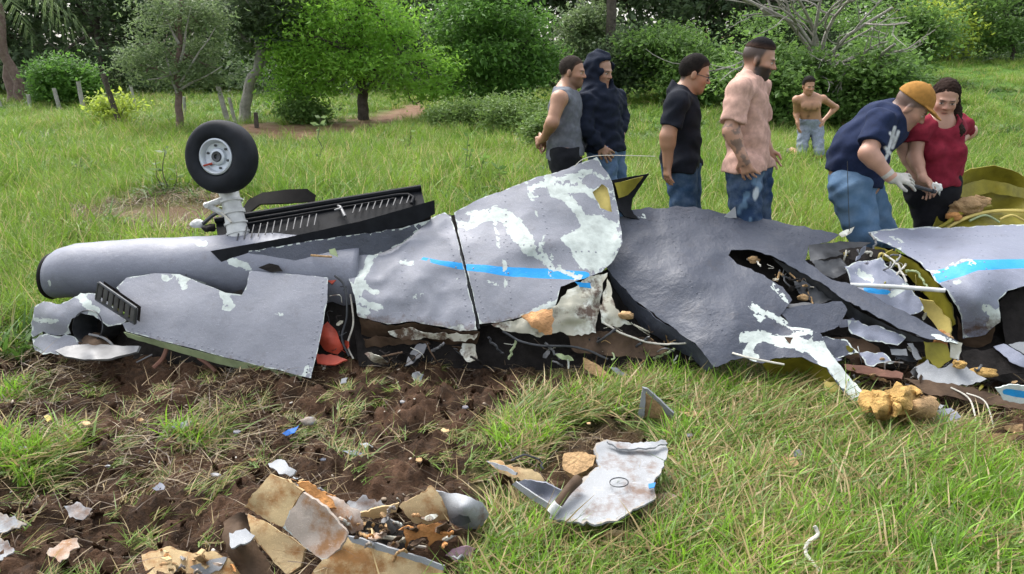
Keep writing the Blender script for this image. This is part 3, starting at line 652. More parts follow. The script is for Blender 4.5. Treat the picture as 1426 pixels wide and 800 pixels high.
def resample(poly, step, jag, seed):
    P = np.asarray(poly, float); out = []; k = 0
    for i in range(len(P)):
        a, b = P[i], P[(i + 1) % len(P)]; L = np.linalg.norm(b - a); m = max(1, int(L / step))
        for j in range(m):
            t_ = j / m; q = a + (b - a) * t_
            if jag and j: nn = np.array((-(b - a)[1], (b - a)[0])) / (L + 1e-9); q = q + nn * jag * (2.0 * float(fbm(np.array([k * .37 + seed * 9.1]), np.array([seed * 1.7]), 0, 2)[0]) + 1.6 * float(fbm(np.array([k * 1.3 + seed * 3.1]), np.array([seed * 2.7]), 0, 2)[0]))
            out.append(q); k += 1
    return np.array(out)
def panel(name, outline, mat, parent, inner=(), holes=(), res=7, jag=1.2, crumple=.006, cf=5., thick=.003, chips=(), stripe=None, edge=0., seed=0, mode='Y', back=None, soil=(), crease=0.0, rivets=()):
    """sheet metal piece: outline (px, py, distance or height) measured in the photo, given depth, thickness, creases and torn edges"""
    O = np.asarray(outline, float); I = np.asarray(inner, float).reshape(-1, 3); ctrl = np.r_[O, I]
    Yc = ctrl[:, 2] if mode == 'Y' else YH(ctrl[:, 1], ctrl[:, 2]); fY = tps(ctrl[:, :2], Yc)
    B = resample(O[:, :2], res, jag, seed); Hs = [resample(h, res, jag, seed + 3) for h in holes]
    rr = np.random.default_rng(seed + 1000); lo, hi = B.min(0), B.max(0); g = np.stack(np.meshgrid(np.arange(lo[0], hi[0], res), np.arange(lo[1], hi[1], res * .87)), -1).astype(float)
    g[1::2, :, 0] += res * .5; g = g.reshape(-1, 2) + rr.normal(size=(g.size // 2, 2)) * res * .12
    sd = poly_sd(g[:, 0], g[:, 1], B); ok = sd < -res * .5
    for h in Hs: ok &= poly_sd(g[:, 0], g[:, 1], h) > res * .5
    g = g[ok]; pts = [B] + Hs; E = []; n0 = 0
    for q in pts: E += [(n0 + i, n0 + (i + 1) % len(q)) for i in range(len(q))]; n0 += len(q)
    allp = np.concatenate(pts + [g]); cdt = delaunay_2d_cdt([Vector(q) for q in allp], E, [], 0, 1e-4)
    P2 = np.array([v[:] for v in cdt[0]]); T = np.array([f for f in cdt[2] if len(f) == 3], int); c_ = P2[T].mean(1)
    ok = poly_sd(c_[:, 0], c_[:, 1], B) < 0
    for h in Hs: ok &= poly_sd(c_[:, 0], c_[:, 1], h) > 0
    T = T[ok]; used = np.unique(T); mp = np.full(len(P2), -1); mp[used] = np.arange(len(used)); P2 = P2[used]; T = mp[T]
    Yv = fY(P2); V = at_arr(P2[:, 0], P2[:, 1], Yv)
    def normals(V):
        fn = np.cross(V[T[:, 1]] - V[T[:, 0]], V[T[:, 2]] - V[T[:, 0]]); N = np.zeros_like(V)
        for k in range(3): np.add.at(N, T[:, k], fn)
        return N / (np.linalg.norm(N, axis=1)[:, None] + 1e-12)
    N = normals(V); cam_dir = np.array((0, 0, CAM_H)) - V; fl = np.sign((N * cam_dir).sum(1).mean()); 
    if fl < 0: T = T[:, ::-1]; N = -N
    if crumple:
        dsp = crumple * (1.3 * fbm(V[:, 0] * cf, V[:, 1] * cf, V[:, 2] * cf, 3, seed)); V = V + N * dsp[:, None]
    if crease:
        dsp = crease * (1 - 2 * np.abs(fbm(V[:, 0] * cf * .9, V[:, 1] * cf * .9, V[:, 2] * cf * .9, 2, seed + 5)) * 2); V = V + N * dsp[:, None]
    N = normals(V); n = len(V); Vb = V - N * thick
    e = np.sort(np.r_[T[:, [0, 1]], T[:, [1, 2]], T[:, [2, 0]]], 1); eo = np.r_[T[:, [0, 1]], T[:, [1, 2]], T[:, [2, 0]]]
    u, ix, ct = np.unique(e, axis=0, return_index=True, return_counts=True); be = eo[ix[ct == 1]]
    rim = np.c_[be[:, 1], be[:, 0], be[:, 0] + n, be[:, 1] + n]
    me = mesh_np(name, np.r_[V, Vb], [np.r_[T, T[:, ::-1] + n], rim]); me.set_sharp_from_angle(angle=R(55))
    X, Yp = P2[:, 0], P2[:, 1]; chip = np.full(n, 40.)
    for pl, rad in chips:
        pl = np.asarray(pl, float)
        if len(pl) == 1: dd = np.hypot(X - pl[0, 0], Yp - pl[0, 1]) - rad
        elif rad is None: dd = poly_sd(X, Yp, pl)
        else: dd = line_sd(X, Yp, pl) - rad
        chip = np.minimum(chip, dd)
    if edge:
        dd = np.min([np.abs(poly_sd(X, Yp, q)) for q in pts], 0); chip = np.minimum(chip, dd - edge * (.6 + 1.5 * fbm(X * .03, Yp * .03, 0, 2, seed + 7)))
    st = np.full(n, 40.)
    if stripe is not None:
        S_ = np.asarray(stripe, float); st = line_sd(X, Yp, S_[:, :2]) - np.interp(X, S_[:, 0], S_[:, 2])
    so = np.full(n, 40.)
    for pl, rad in soil:
        pl = np.asarray(pl, float); so = np.minimum(so, (line_sd(X, Yp, pl) if len(pl) > 1 else np.hypot(X - pl[0, 0], Yp - pl[0, 1])) - rad)
    for nm, ar in (('chip', chip), ('stripe', st), ('soil', so)): add_attr(me, nm, np.r_[ar, np.full(n, 40.)])
    add_attr(me, 'backside', np.r_[np.zeros(n), np.ones(n)])
    me.materials.append(mat)
    if back is not None:
        me.materials.append(back); mi = np.zeros(len(me.polygons), np.int32); mi[len(T):2 * len(T)] = 1; me.polygons.foreach_set('material_index', mi)
    o = obj(name, me, None, parent)
    if rivets:
        mb = MB()
        for pl, sp in rivets:
            pl = np.asarray(pl, float); L = np.r_[0, np.cumsum(np.hypot(*np.diff(pl, axis=0).T))]
            for q in np.arange(0, L[-1], sp):
                x_, y_ = np.interp(q, L, pl[:, 0]), np.interp(q, L, pl[:, 1]); w3 = np.argsort((X - x_) ** 2 + (Yp - y_) ** 2)[:3]; wt = 1 / (np.hypot(X[w3] - x_, Yp[w3] - y_) + .3); wt /= wt.sum()
                c3 = (V[w3] * wt[:, None]).sum(0); n3 = N[w3].mean(0); c3 = c3 + (at(x_, y_, c3[1]) - c3) * 0; mb.lathe(c3, n3, [(-.001, .0055), (.0012, .0048), (.0022, .002), (.0024, .0001)], 8)
        ro_ = obj('rivet_row', mb.mesh('rivet_row'), mat, parent); ro_['kind'] = 'stuff'
        for nm in ('chip', 'stripe', 'soil'): add_attr(ro_.data, nm, np.full(len(ro_.data.vertices), 40.))
    return o
def painted(name, base, chipc=(.47, .52, .49), stripec=(.012, .27, .62), rough=.36, wet=.5, soilc=(.11, .065, .04), chip_noise=3.2, var=.10, crinkle=.25):
    t = NT(name); n = t.noise(9, 4, .6); fine = t.noise(60, 5, .7); tiny = t.noise(420, 2, .5)
    c = t.mix(t.ramp(n, .3, .75), tuple(v * (1 - var) for v in base), tuple(v * (1 + var) for v in base))
    c = t.mix(t.ramp(tiny, .62, .72), c, tuple(min(1, v * 1.7 + .02) for v in base))  # bright water droplets put into the colour as a lighter speckle
    vc = t.node('ShaderNodeSeparateColor'); t.l.new(t.voro(42, None, 'Color'), vc.inputs[0])
    wob = t.math('ADD', t.math('MULTIPLY', t.math('SUBTRACT', fine, .5), chip_noise * .7), t.math('MULTIPLY', t.math('SUBTRACT', vc.outputs[0], .5), chip_noise * .9))
    stp = t.math('LESS_THAN', t.math('ADD', t.attr('stripe'), t.math('MULTIPLY', wob, .08)), 0); c = t.mix(stp, c, stripec)
    ch = t.math('LESS_THAN', t.math('ADD', t.attr('chip'), wob), 0); cc = t.mix(t.ramp(t.noise(22, 4), .35, .7), chipc, tuple(v * .72 for v in chipc)); c = t.mix(ch, c, cc)
    so = t.ramp(t.math('MULTIPLY_ADD', t.math('ADD', t.attr('soil'), t.math('MULTIPLY', t.math('SUBTRACT', t.noise(26, 6, .72), .5), 52.0)), -1 / 30., .5), .30, .85, (0, 0, 0), (.9, .9, .9)); c = t.mix(so, c, t.mix(fine, soilc, tuple(v * .4 for v in soilc)))
    dirt = t.ramp(t.noise(3.5, 6, .7), .60, .80); c = t.mix(t.math('MULTIPLY', dirt, .35), c, (.05, .04, .032))
    mp = t.node('ShaderNodeMapping'); t.l.new(t.coord(), mp.inputs[0]); mp.inputs['Scale'].default_value = (6, 30, 90); mp.inputs['Rotation'].default_value = (.2, .5, .3)
    scr = t.ramp(t.noise(3, 4, .6, mp.outputs[0]), .66, .70); c = t.mix(t.math('MULTIPLY', scr, .4), c, tuple(min(1, v * 2 + .05) for v in base))
    grime = t.ramp(t.noise(11, 6, .75), .56, .75); c = t.mix(t.math('MULTIPLY', grime, .28), c, (.06, .045, .032))
    drops = t.ramp(t.voro(150, t.coord()), .12, .34, (1, 1, 1), (0, 0, 0)); bm = t.bump(t.math('MULTIPLY', drops, t.ramp(t.noise(14, 3), .4, .6)), .5 * wet, .0025, t.bump(fine, .10, .004, t.bump(t.noise(16, 4, .65), crinkle, .015)))
    ro = t.mix(t.ramp(n, .3, .7), (rough,) * 3, (min(1, rough * 1.5),) * 3); ro = t.mix(ch, ro, (.7, .7, .7))
    return t.fin(c, ro, 0, bm, .4)
P_GREY = painted('grey_paint', (.20, .208, .238), rough=.5); P_NAC = painted('nacelle_paint', (.15, .16, .195), rough=.42); P_DARK = painted('dark_wet_paint', (.050, .057, .077), rough=.42, wet=1.0, chip_noise=4, crinkle=.55)
P_TAIL = painted('tail_paint', (.19, .205, .26), rough=.46); P_WHITE = painted('white_paint', (.235, .245, .255), chipc=(.30, .27, .23), rough=.5, wet=.1, soilc=(.16, .09, .055), chip_noise=5)
P_BEIGE = painted('beige_laminate', (.43, .32, .17), chipc=(.36, .22, .10), rough=.65, wet=0, soilc=(.34, .145, .035), chip_noise=6); P_TAUPE = painted('taupe_trim', (.34, .285, .24), rough=.65, wet=0, soilc=(.32, .15, .05))
M_SOOT_SHADE = plain('soot_shade_metal', (.014, .012, .011), .7, 0, .5, 14, .6, 40, .01, .1); M_DKMET = plain('dark_metal', (.055, .058, .062), .38, .5, .4, 14, .3, 60); M_SILVER = plain('bare_metal', (.15, .152, .156), .5, .5, .3, 12, .25, 50)  # the near black one also colours backing sheets that stand in for shade
M_PRIMER = plain('green_primer', (.30, .36, .20), .6, 0, .3, 12, .3, 60); M_OLIVE = plain('olive_primer', (.21, .185, .02), .5, 0, .45, 7, .35, 40, .006); M_YELLOW = plain('yellow_core', (.52, .42, .13), .7, 0, .3, 10, .4, 70)
M_BLACK = plain('black_composite', (.009, .010, .012), .6, 0, .3, 20, .12, 200, .003, .07); M_TYRE = plain('tyre_rubber', (.013, .015, .019), .7, 0, .35, 12, .2, 160, .003, .15); M_RIM = plain('rim_metal', (.50, .54, .58), .4, .3, .12, 20, .15, 90)
M_STRUT = plain('strut_enamel', (.52, .53, .52), .45, .1, .22, 14, .25, 80); M_RED = plain('red_tank', (.36, .055, .03), .5, 0, .4, 10, .3, 50); M_RUST = plain('reddish_beam', (.17, .085, .06), .75, 0, .45, 9, .5, 50, .006)
M_FOAM = plain('yellow_insulation', (.36, .225, .075), .95, 0, .45, 14, 1.0, 55, .02); M_TAN = plain('tan_foam', (.34, .22, .11), .95, 0, .4, 14, .9, 60, .015); M_WIRE = plain('pale_wire', (.50, .48, .42), .6); M_BROWN = plain('scorched_skin', (.07, .046, .03), .7, 0, .6, 8, .5, 30, .01, .12)
M_HOSE = plain('hose_rubber', (.014, .013, .012), .6, spec=.08); M_ORANGE = plain('orange_rag', (.42, .20, .07), .95, 0, .35, 10, .8, 60, .01)
t = NT('torn_skin'); n = t.noise(7, 5, .65); c = t.mix(t.ramp(n, .38, .52), (.60, .62, .56), (.35, .34, .27)); c = t.mix(t.ramp(t.noise(6, 5, .7), .50, .60), c, (.075, .045, .028)); M_TORN = t.fin(c, .5, 0, t.bump(t.noise(40, 4), .4, .006))
def pp(px, py, Y): return at(px, py, Y)
def wire(name, pts, rad, mat, parent, seg=6, wob=0.0, seed=0):
    P = np.array([at(*q) for q in pts]); tt = np.linspace(0, len(P) - 1, max(6, len(P) * 5)); i0 = np.minimum(tt.astype(int), len(P) - 2); f = tt - i0
    def g(k): return P[np.clip(i0 + k, 0, len(P) - 1)]
    a, b, c_, d_ = g(-1), g(0), g(1), g(2); f = f[:, None]
    Q = .5 * (2 * b + (c_ - a) * f + (2 * a - 5 * b + 4 * c_ - d_) * f ** 2 + (3 * b - a - 3 * c_ + d_) * f ** 3)
    if wob: Q = Q + np.random.default_rng(seed).normal(size=Q.shape) * wob
    rad = np.interp(np.linspace(0, 1, len(Q)), np.linspace(0, 1, np.size(rad)), np.atleast_1d(rad)); mb = MB(); mb.tube(Q, rad, seg); return obj(name, mb.mesh(name), mat, parent)
def lump(name, px, py, Y, r_px, mat, parent=None, seed=1, sub=4, rough=.9, sq=(1, .8, .6), freq=1.6):
    import bmesh
    bm = bmesh.new(); bmesh.ops.create_icosphere(bm, subdivisions=sub, radius=1); V = np.array([v.co[:] for v in bm.verts]); F = np.array([[v.index for v in f.verts] for f in bm.faces]); bm.free()
    f1 = fbm(V[:, 0] * freq, V[:, 1] * freq, V[:, 2] * freq, 4, seed); f2 = 1 - np.abs(fbm(V[:, 0] * 3.1, V[:, 1] * 3.1, V[:, 2] * 3.1, 3, seed + 3)) * 3
    V = V * (1 + .8 * rough * f1 + .07 * f2)[:, None] * np.array(sq) * (r_px * Y / FOC / .93); c_ = at(px, py, Y)
    if parent is None: return obj(name, mesh_np(name, V, F), mat, None, c_)
    return obj(name, mesh_np(name, V + c_, F), mat, parent)

# ---------------------------------------------------------------- 1  nacelle end with the landing gear
W1 = thing('nacelle_wreck', 'overturned grey engine nacelle wreck with its landing gear wheel sticking up', 'wreck', (-1.6, 4.1, 0))
# rounded nacelle body, lofted along its length
def loft(name, secs, mat, parent, seg=40, noise=.006, seed=0, thick=False):
    """secs: (centre xyz, radius in depth, radius in height)"""
    C = np.array([s_[0] for s_ in secs]); n = len(secs); an = np.arange(seg) * 2 * math.pi / seg; V = []
    for (c_, ry, rz) in secs: V.append(np.stack([c_[0] + 0 * an, c_[1] + ry * np.cos(an), c_[2] + rz * np.sin(an)], -1))
    V = np.concatenate(V); V += .0 ; d_ = noise * fbm(V[:, 0] * 5, V[:, 1] * 5, V[:, 2] * 5, 3, seed); V = V + np.stack([0 * d_, d_, d_], -1)
    F = [(i * seg + j, (i + 1) * seg + j, (i + 1) * seg + (j + 1) % seg, i * seg + (j + 1) % seg) for i in range(n - 1) for j in range(seg)]
    V = np.r_[V, C[:1], C[-1:]]; c0, c1 = n * seg, n * seg + 1
    F3 = [(c0, j, (j + 1) % seg) for j in range(seg)] + [(c1, (n - 1) * seg + (j + 1) % seg, (n - 1) * seg + j) for j in range(seg)]
    me = mesh_np(name, V, [np.array(F), np.array(F3)]); px, py = to_px(V[:, 0], V[:, 1], V[:, 2]); return obj(name, me, mat, parent), me, px, py
prof = [(46, 386, .10, .085), (47.5, 385, .125, .11), (52, 383, .15, .13), (62, 380, .165, .145), (85, 377, .178, .158), (130, 375, .188, .165), (190, 374, .195, .172), (250, 374, .205, .185), (310, 374, .22, .20), (370, 376, .235, .215), (440, 380, .25, .22), (500, 384, .25, .22)]
xs = np.linspace(0, 1, 60); pr = np.array(prof); tpar = np.r_[0, np.cumsum(np.hypot(np.diff(pr[:, 0]), 60 * np.diff(pr[:, 2])))]; tpar /= tpar[-1]
secs = []
for q in xs:
    a_ = [np.interp(q, tpar, pr[:, k]) for k in range(4)]; secs.append((at(713 + (a_[0] - 713) * .962, a_[1], 4.22), a_[2], a_[3]))
o_, me, px, py = loft('nacelle_shell', secs, P_NAC, W1, noise=.010, seed=2)
chip = np.full(len(px), 40.); front = me.vertices[0].co is not None
for pl, rad in (([(255, 393), (285, 398)], 5), ([(275, 338), (285, 340)], 4), ([(318, 362), (345, 372)], 5), ([(262, 402), (268, 404)], 3), ([(66, 392), (70, 402)], 2.5)): chip = np.minimum(chip, line_sd(px, py, pl) - rad)
for nm, ar in (('chip', chip), ('stripe', 0 * chip + 40), ('soil', 0 * chip + 40)): add_attr(me, nm, ar)
# dark rubber lip at the blunt end
an = np.linspace(0, 2 * math.pi, 41); c_ = at(713 + (49 - 713) * .962, 384.5, 4.22); mb = MB(); mb.tube([c_ + np.array((.0, .142 * math.cos(a), .124 * math.sin(a))) for a in an], .011, 8, False); obj('rubber_lip', mb.mesh('rubber_lip'), M_HOSE, W1)
# big flat torn panel leaning in front
panel('access_panel', [(162, 401, 3.86), (176, 387, 3.92), (216, 381, 3.96), (250, 382, 3.96), (284, 396, 3.9), (314, 408, 3.86), (337, 411, 3.86), (344, 397, 3.9), (348, 377, 3.97), (400, 382, 3.96), (457, 387, 3.94), (456, 418, 3.85), (449, 458, 3.75), (433, 527, 3.58), (420, 524, 3.59), (304, 495, 3.66), (176, 462, 3.73), (170, 450, 3.75), (189, 449, 3.75), (190, 432, 3.79)],
      P_GREY, W1, inner=[(300, 440, 3.77), (390, 440, 3.77)], jag=.5, crumple=.005, edge=.3, seed=3, crease=.003, chips=[([(222, 384), (236, 390)], 4), ([(250, 386), (256, 398)], 5), ([(312, 412), (322, 424)], 5), ([(312, 430), (320, 430)], 3), ([(382, 436), (392, 437)], 2.5), ([(427, 512), (428, 524)], 3), ([(330, 393), (340, 396)], 3)], back=M_PRIMER, soil=[([(180, 470), (300, 500), (425, 530)], 2)], rivets=[([(450, 392), (448, 440), (428, 516)], 9), ([(185, 458), (300, 488), (420, 518)], 9)])
panel('panel_flange', [(172, 463, 3.735), (304, 496.5, 3.665), (420, 525, 3.595), (419, 531, 3.62), (300, 506, 3.69), (190, 474, 3.745), (178, 470, 3.75)], M_PRIMER, W1, jag=.4, crumple=.002, res=6, seed=4)
for px_, py_ in ((455, 400), (453, 424), (450, 440), (447, 458), (443, 478), (438, 498), (430, 519), (262, 383), (205, 384)):   # fasteners left in the torn edge
    Yq = 3.98 - (py_ - 385) * .0029; c_ = at(px_ - 3, py_, Yq - .006); mb = MB(); mb.lathe(c_, (0, -.8, .5), [(-.004, .004), (0, .0042), (.003, .0035), (.004, .0001)], 10); obj('rivet', mb.mesh('rivet'), M_DKMET, W1)
# louvred vent
LV = thing_part = None
gr = [at(138, 394, 3.80), at(190, 430, 3.70), at(188, 451, 3.70), at(134, 417, 3.80)]
mb = MB()
for a_, b_ in ((0, 1), (1, 2), (2, 3), (3, 0)): mb.tube([gr[a_], gr[b_]], .008, 6)
vent = obj('vent_frame', mb.mesh('vent_frame'), M_DKMET, W1)
vb = mesh_np('vent_backing', np.array(gr) + np.array((.01, .03, 0)), np.array([[0, 1, 2, 3]])); obj('vent_backing', vb, M_SOOT_SHADE, vent)
for i in range(7):
    f = (i + .5) / 7; a_ = gr[0] + (gr[1] - gr[0]) * f; b_ = gr[3] + (gr[2] - gr[3]) * f; u_ = nrm_ = (gr[1] - gr[0]) / np.linalg.norm(gr[1] - gr[0]); mb = MB(); mb.box((a_ + b_) / 2 + np.array((0, -.006, 0)), (b_ - a_) * .46, u_ * .0095 + np.array((0, .008, 0)), np.array((.0, -.0015, .001))); obj('vent_slat', mb.mesh('vent_slat', False), M_SILVER, vent)
# crushed cowling and intake below the nacelle
panel('cowling', [(46, 428, 3.98), (60, 420, 3.96), (84, 424, 3.9), (108, 412, 3.92), (112, 408, 3.94), (140, 410, 3.9), (160, 430, 3.84), (176, 447, 3.8), (168, 452, 3.78), (150, 455, 3.80), (130, 440, 3.84), (112, 436, 3.85), (100, 444, 3.85), (95, 456, 3.84), (97, 466, 3.84), (78, 468, 3.86), (60, 462, 3.9), (46, 470, 3.94), (43, 450, 3.97)], P_GREY, W1, inner=[(75, 438, 3.86)], crumple=.012, cf=9, jag=1.5, edge=1.2, seed=5, chips=[([(52, 446), (80, 448)], 3), ([(112, 412), (125, 428), (134, 434)], 6)], res=5)
panel('cowling_lower', [(44, 472, 3.93), (60, 466, 3.88), (100, 468, 3.83), (112, 478, 3.80), (90, 492, 3.78), (60, 494, 3.8), (48, 488, 3.86)], P_GREY, W1, crumple=.012, cf=9, jag=1.5, edge=1.5, seed=6, res=5)
panel('gap_shade', [(60, 440, 4.0), (200, 440, 4.0), (260, 500, 3.95), (120, 500, 3.95), (60, 490, 4.0)], M_SOOT_SHADE, W1, crumple=.01, seed=7)  # black sheet in the gap, its dark interior put in as colour
# round intake duct
mb = MB(); mb.lathe(at(122, 455, 3.82), (-.15, -.95, .35), [(-.18, .07), (-.05, .088), (.0, .092), (.004, .088), (-.05, .08), (-.18, .06)], 28); obj('intake_duct', mb.mesh('intake_duct'), M_DKMET, W1)
panel('intake_lip', [(76, 488, 3.70), (92, 482, 3.72), (130, 478, 3.78), (170, 482, 3.74), (194, 482, 3.68), (190, 490, 3.66), (150, 500, 3.62), (118, 501, 3.62), (90, 496, 3.65)], M_SILVER, W1, inner=[(130, 490, 3.66)], crumple=.004, jag=.4, thick=.012, res=5, seed=8)
panel('intake_cone', [(108, 478, 3.80), (118, 468, 3.83), (132, 463, 3.85), (150, 470, 3.84), (160, 484, 3.78), (130, 486, 3.74)], M_BROWN, W1, inner=[(132, 474, 3.77)], crumple=.004, thick=.01, res=5, seed=9)
wire('intake_ring', [(124, 466, 3.80), (142, 470, 3.79), (154, 478, 3.77), (160, 486, 3.75)], .007, M_SILVER, W1)
# black backing under the panel: shadow put in as colour, with crushed structure
panel('shade_backing', [(150, 455, 4.0), (300, 430, 4.05), (500, 400, 4.05), (505, 500, 3.86), (460, 512, 3.80), (300, 512, 3.80), (180, 500, 3.86)], M_SOOT_SHADE, W1, crumple=.03, cf=12, seed=10)
wire('red_hose', [(232, 486, 3.74), (226, 500, 3.72), (214, 512, 3.70)], .011, M_RUST, W1); wire('red_hose', [(276, 498, 3.72), (290, 508, 3.70), (300, 518, 3.68)], .010, M_RUST, W1)
wire('loose_rod', [(190, 505, 3.68), (212, 494, 3.72)], .004, M_SILVER, W1)
# gap beside the panel: orange red tank and stringers
panel('red_tank', [(448, 455, 3.86), (456, 448, 3.88), (466, 458, 3.87), (478, 486, 3.82), (470, 494, 3.80), (452, 488, 3.80), (444, 476, 3.82)], M_RED, W1, inner=[(460, 474, 3.79)], crumple=.006, thick=.03, seed=11, res=5)
panel('red_tank', [(456, 378, 4.0), (468, 376, 4.02), (472, 388, 3.98), (462, 396, 3.96), (455, 392, 3.97)], M_RED, W1, crumple=.006, thick=.02, seed=12, res=4)
panel('red_tank', [(440, 492, 3.74), (470, 496, 3.76), (484, 502, 3.74), (460, 508, 3.70), (442, 506, 3.70)], M_RED, W1, crumple=.01, thick=.01, seed=13, res=5)
panel('stringer', [(458, 348, 4.06), (466, 346, 4.06), (478, 372, 4.0), (476, 384, 3.98), (466, 384, 3.98), (462, 366, 4.03)], M_PRIMER, W1, crumple=.004, thick=.008, seed=14, res=5)
wire('conduit', [(466, 384, 3.95), (480, 400, 3.92), (483, 440, 3.87), (476, 470, 3.83), (486, 496, 3.78)], .006, M_DKMET, W1); wire('conduit', [(488, 410, 3.96), (492, 450, 3.88), (484, 480, 3.85), (492, 500, 3.8)], .005, M_WIRE, W1)
wire('bracket_bar', [(433, 356, 4.02), (462, 358, 4.0)], .006, M_TAN, W1)
panel('dark_skin', [(330, 352, 4.06), (470, 330, 4.1), (560, 318, 4.15), (600, 306, 4.22), (560, 340, 4.15), (480, 372, 4.06), (456, 386, 4.0), (350, 378, 4.0)], P_DARK, W1, crumple=.006, seed=15, edge=.8)
panel('dark_hole_patch', [(360, 373, 3.972), (375, 367, 3.985), (388, 370, 3.978), (394, 378, 3.96), (378, 379, 3.958)], M_SOOT_SHADE, W1, crumple=.001, jag=.3, seed=16, res=4)  # black patches on the skin, the dark inside of holes as colour
panel('dark_hole_patch', [(318, 410, 3.866), (337, 403, 3.886), (338, 411, 3.868)], M_SOOT_SHADE, W1, crumple=.0, jag=.3, seed=17, res=4)
# landing gear: strut, wheel
axis_w = np.array((-.20, -.95, .16)); axis_w /= np.linalg.norm(axis_w); wc = at(309, 219, 4.25)
leg_ = MB(); a_, b_ = at(319, 268, 4.33), at(336, 345, 4.22)
leg_.tube([a_, a_ + (b_ - a_) * .35], [.054, .056], 18); leg_.tube([a_ + (b_ - a_) * .33, a_ + (b_ - a_) * .40], [.066, .066], 18); leg_.tube([a_ + (b_ - a_) * .4, b_], [.056, .064], 18)
for f in (.15, .55, .72): leg_.tube([a_ + (b_ - a_) * f, a_ + (b_ - a_) * (f + .035)], [.067, .067], 18)
gear = obj('landing_gear_strut', leg_.mesh('landing_gear_strut'), M_STRUT, W1)
def sub(name, me, mat): return obj(name, me, mat, gear, (0, 0, 0))
W, Rt = .078, .203; tp_ = []
for a in np.linspace(-2.55, 2.55, 29): tp_.append((W * math.sin(a) * (1.0 if abs(a) < 1.7 else 1.0), .148 + .055 * math.cos(a) * (1 if abs(math.cos(a)) > .0 else 1)))
tp_ = [(W * np.sign(math.sin(a)) * abs(math.sin(a)) ** .7, .148 + (.0555 if math.cos(a) > 0 else .055) * np.sign(math.cos(a)) * abs(math.cos(a)) ** .8) for a in np.linspace(-2.7, 2.7, 41)]
mb = MB(); mb.lathe(wc, axis_w, tp_, 64); sub('tyre', mb.mesh('tyre'), M_TYRE)
mb = MB()
for q in (-.045, -.022, 0, .022, .045): pass
mb.lathe(wc, axis_w, [(-.06, .03), (-.06, .098), (.045, .1), (.064, .1), (.068, .092), (.060, .084), (.036, .078), (.032, .05), (.046, .044), (.05, .036), (.05, .028), (.030, .026), (.030, .001)], 48); sub('rim', mb.mesh('rim'), M_RIM)
mb = MB(); mb.lathe(wc, axis_w, [(.045, .012), (.058, .013), (.060, .027), (.050, .030)], 24); sub('bearing_cap', mb.mesh('bearing_cap'), M_DKMET)
u_ = np.cross(axis_w, (0, 0, 1)); u_ /= np.linalg.norm(u_); v_ = np.cross(u_, axis_w)
for k in range(6):
    a = k * math.pi / 3 + .3; c_ = wc + axis_w * .034 + .063 * (math.cos(a) * u_ + math.sin(a) * v_); mb = MB(); mb.lathe(c_, axis_w, [(0, .007), (.009, .007), (.010, .001)], 8); sub('wheel_bolt', mb.mesh('wheel_bolt'), M_DKMET)
mb = MB(); c_ = wc + axis_w * .045 + .05 * (-u_ * .0 + v_ * -.75 + u_ * -.6 * np.sign(u_[0])); mb.tube([c_, c_ + np.array((-.045, -.02, -.01))], [.007, .005], 6); sub('valve', mb.mesh('valve'), M_RED)
mb = MB(); mb.tube([at(312, 278, 4.29), at(288, 286, 4.26)], [.020, .016], 10); mb.tube([at(288, 286, 4.26), at(316, 300, 4.26)], [.015, .018], 10); mb.tube([at(286, 285, 4.30), at(287, 287, 4.20)], .013, 10); mb.tube([at(313, 272, 4.33), at(309, 262, 4.31), wc + axis_w * -.08], [.03, .03, .025], 10); sub('torque_link', mb.mesh('torque_link'), M_STRUT)
lump('joint_knuckle', 275, 312, 4.33, 9, M_STRUT, W1, 4, 3, .5); wire('brake_hose', [(283, 312, 4.32), (300, 298, 4.30), (316, 296, 4.25)], .012, M_DKMET, W1); wire('brake_hose', [(298, 292, 4.29), (308, 296, 4.25), (322, 310, 4.18)], .006, M_WIRE, W1)
lump('bracket', 292, 318, 4.3, 9, M_SOOT_SHADE, W1, 6, 3, .8)
# black gear door tray with pressed louvres
GD = panel('gear_door', [(300, 306, 4.36), (340, 300, 4.38), (430, 284, 4.42), (520, 272, 4.46), (586, 261, 4.5), (592, 286, 4.36), (596, 296, 4.32), (500, 318, 4.22), (400, 340, 4.16), (322, 356, 4.10), (306, 352, 4.1)], M_BLACK, W1, jag=.2, crumple=.002, thick=.006, seed=18)
def gd(q): return obj
M_LOUV = plain('louvre_edge', (.05, .052, .056), .5)
def gsub(name, me, mat=M_BLACK): return obj(name, me, mat, GD, (0, 0, 0))
def gpt(fx, fy, lift=0.0):
    """point on the tray: fx along, fy 0 back .. 1 front"""
    bx = 300 + (586 - 300) * fx; top = at(bx, 306 - 45 * fx, 4.36 + .14 * fx); fxp = 306 + (596 - 306) * fx; bot = at(fxp, 345 - 57 * fx, 4.1 + .22 * fx); n_ = np.cross(at(586, 261, 4.5) - at(300, 306, 4.36), bot - top); n_ /= np.linalg.norm(n_); n_ = n_ if n_[1] < 0 else -n_
    return top + (bot - top) * fy + n_ * lift
mb = MB(); mb.tube([gpt(f, .10, .012) for f in np.linspace(0, 1, 9)], .018, 8); gsub('edge_roll', mb.mesh('edge_roll'))
mb = MB(); mb.tube([gpt(f, .24, .006) for f in np.linspace(.04, .88, 9)] + [gpt(.93, .30, .006), gpt(.95, .48, .006), gpt(.93, .75, .006)], .010, 8); gsub('swage', mb.mesh('swage'))
mb = MB(); mb.tube([gpt(f, .36, .003) for f in np.linspace(.1, .86, 9)], .006, 8); gsub('swage', mb.mesh('swage'))
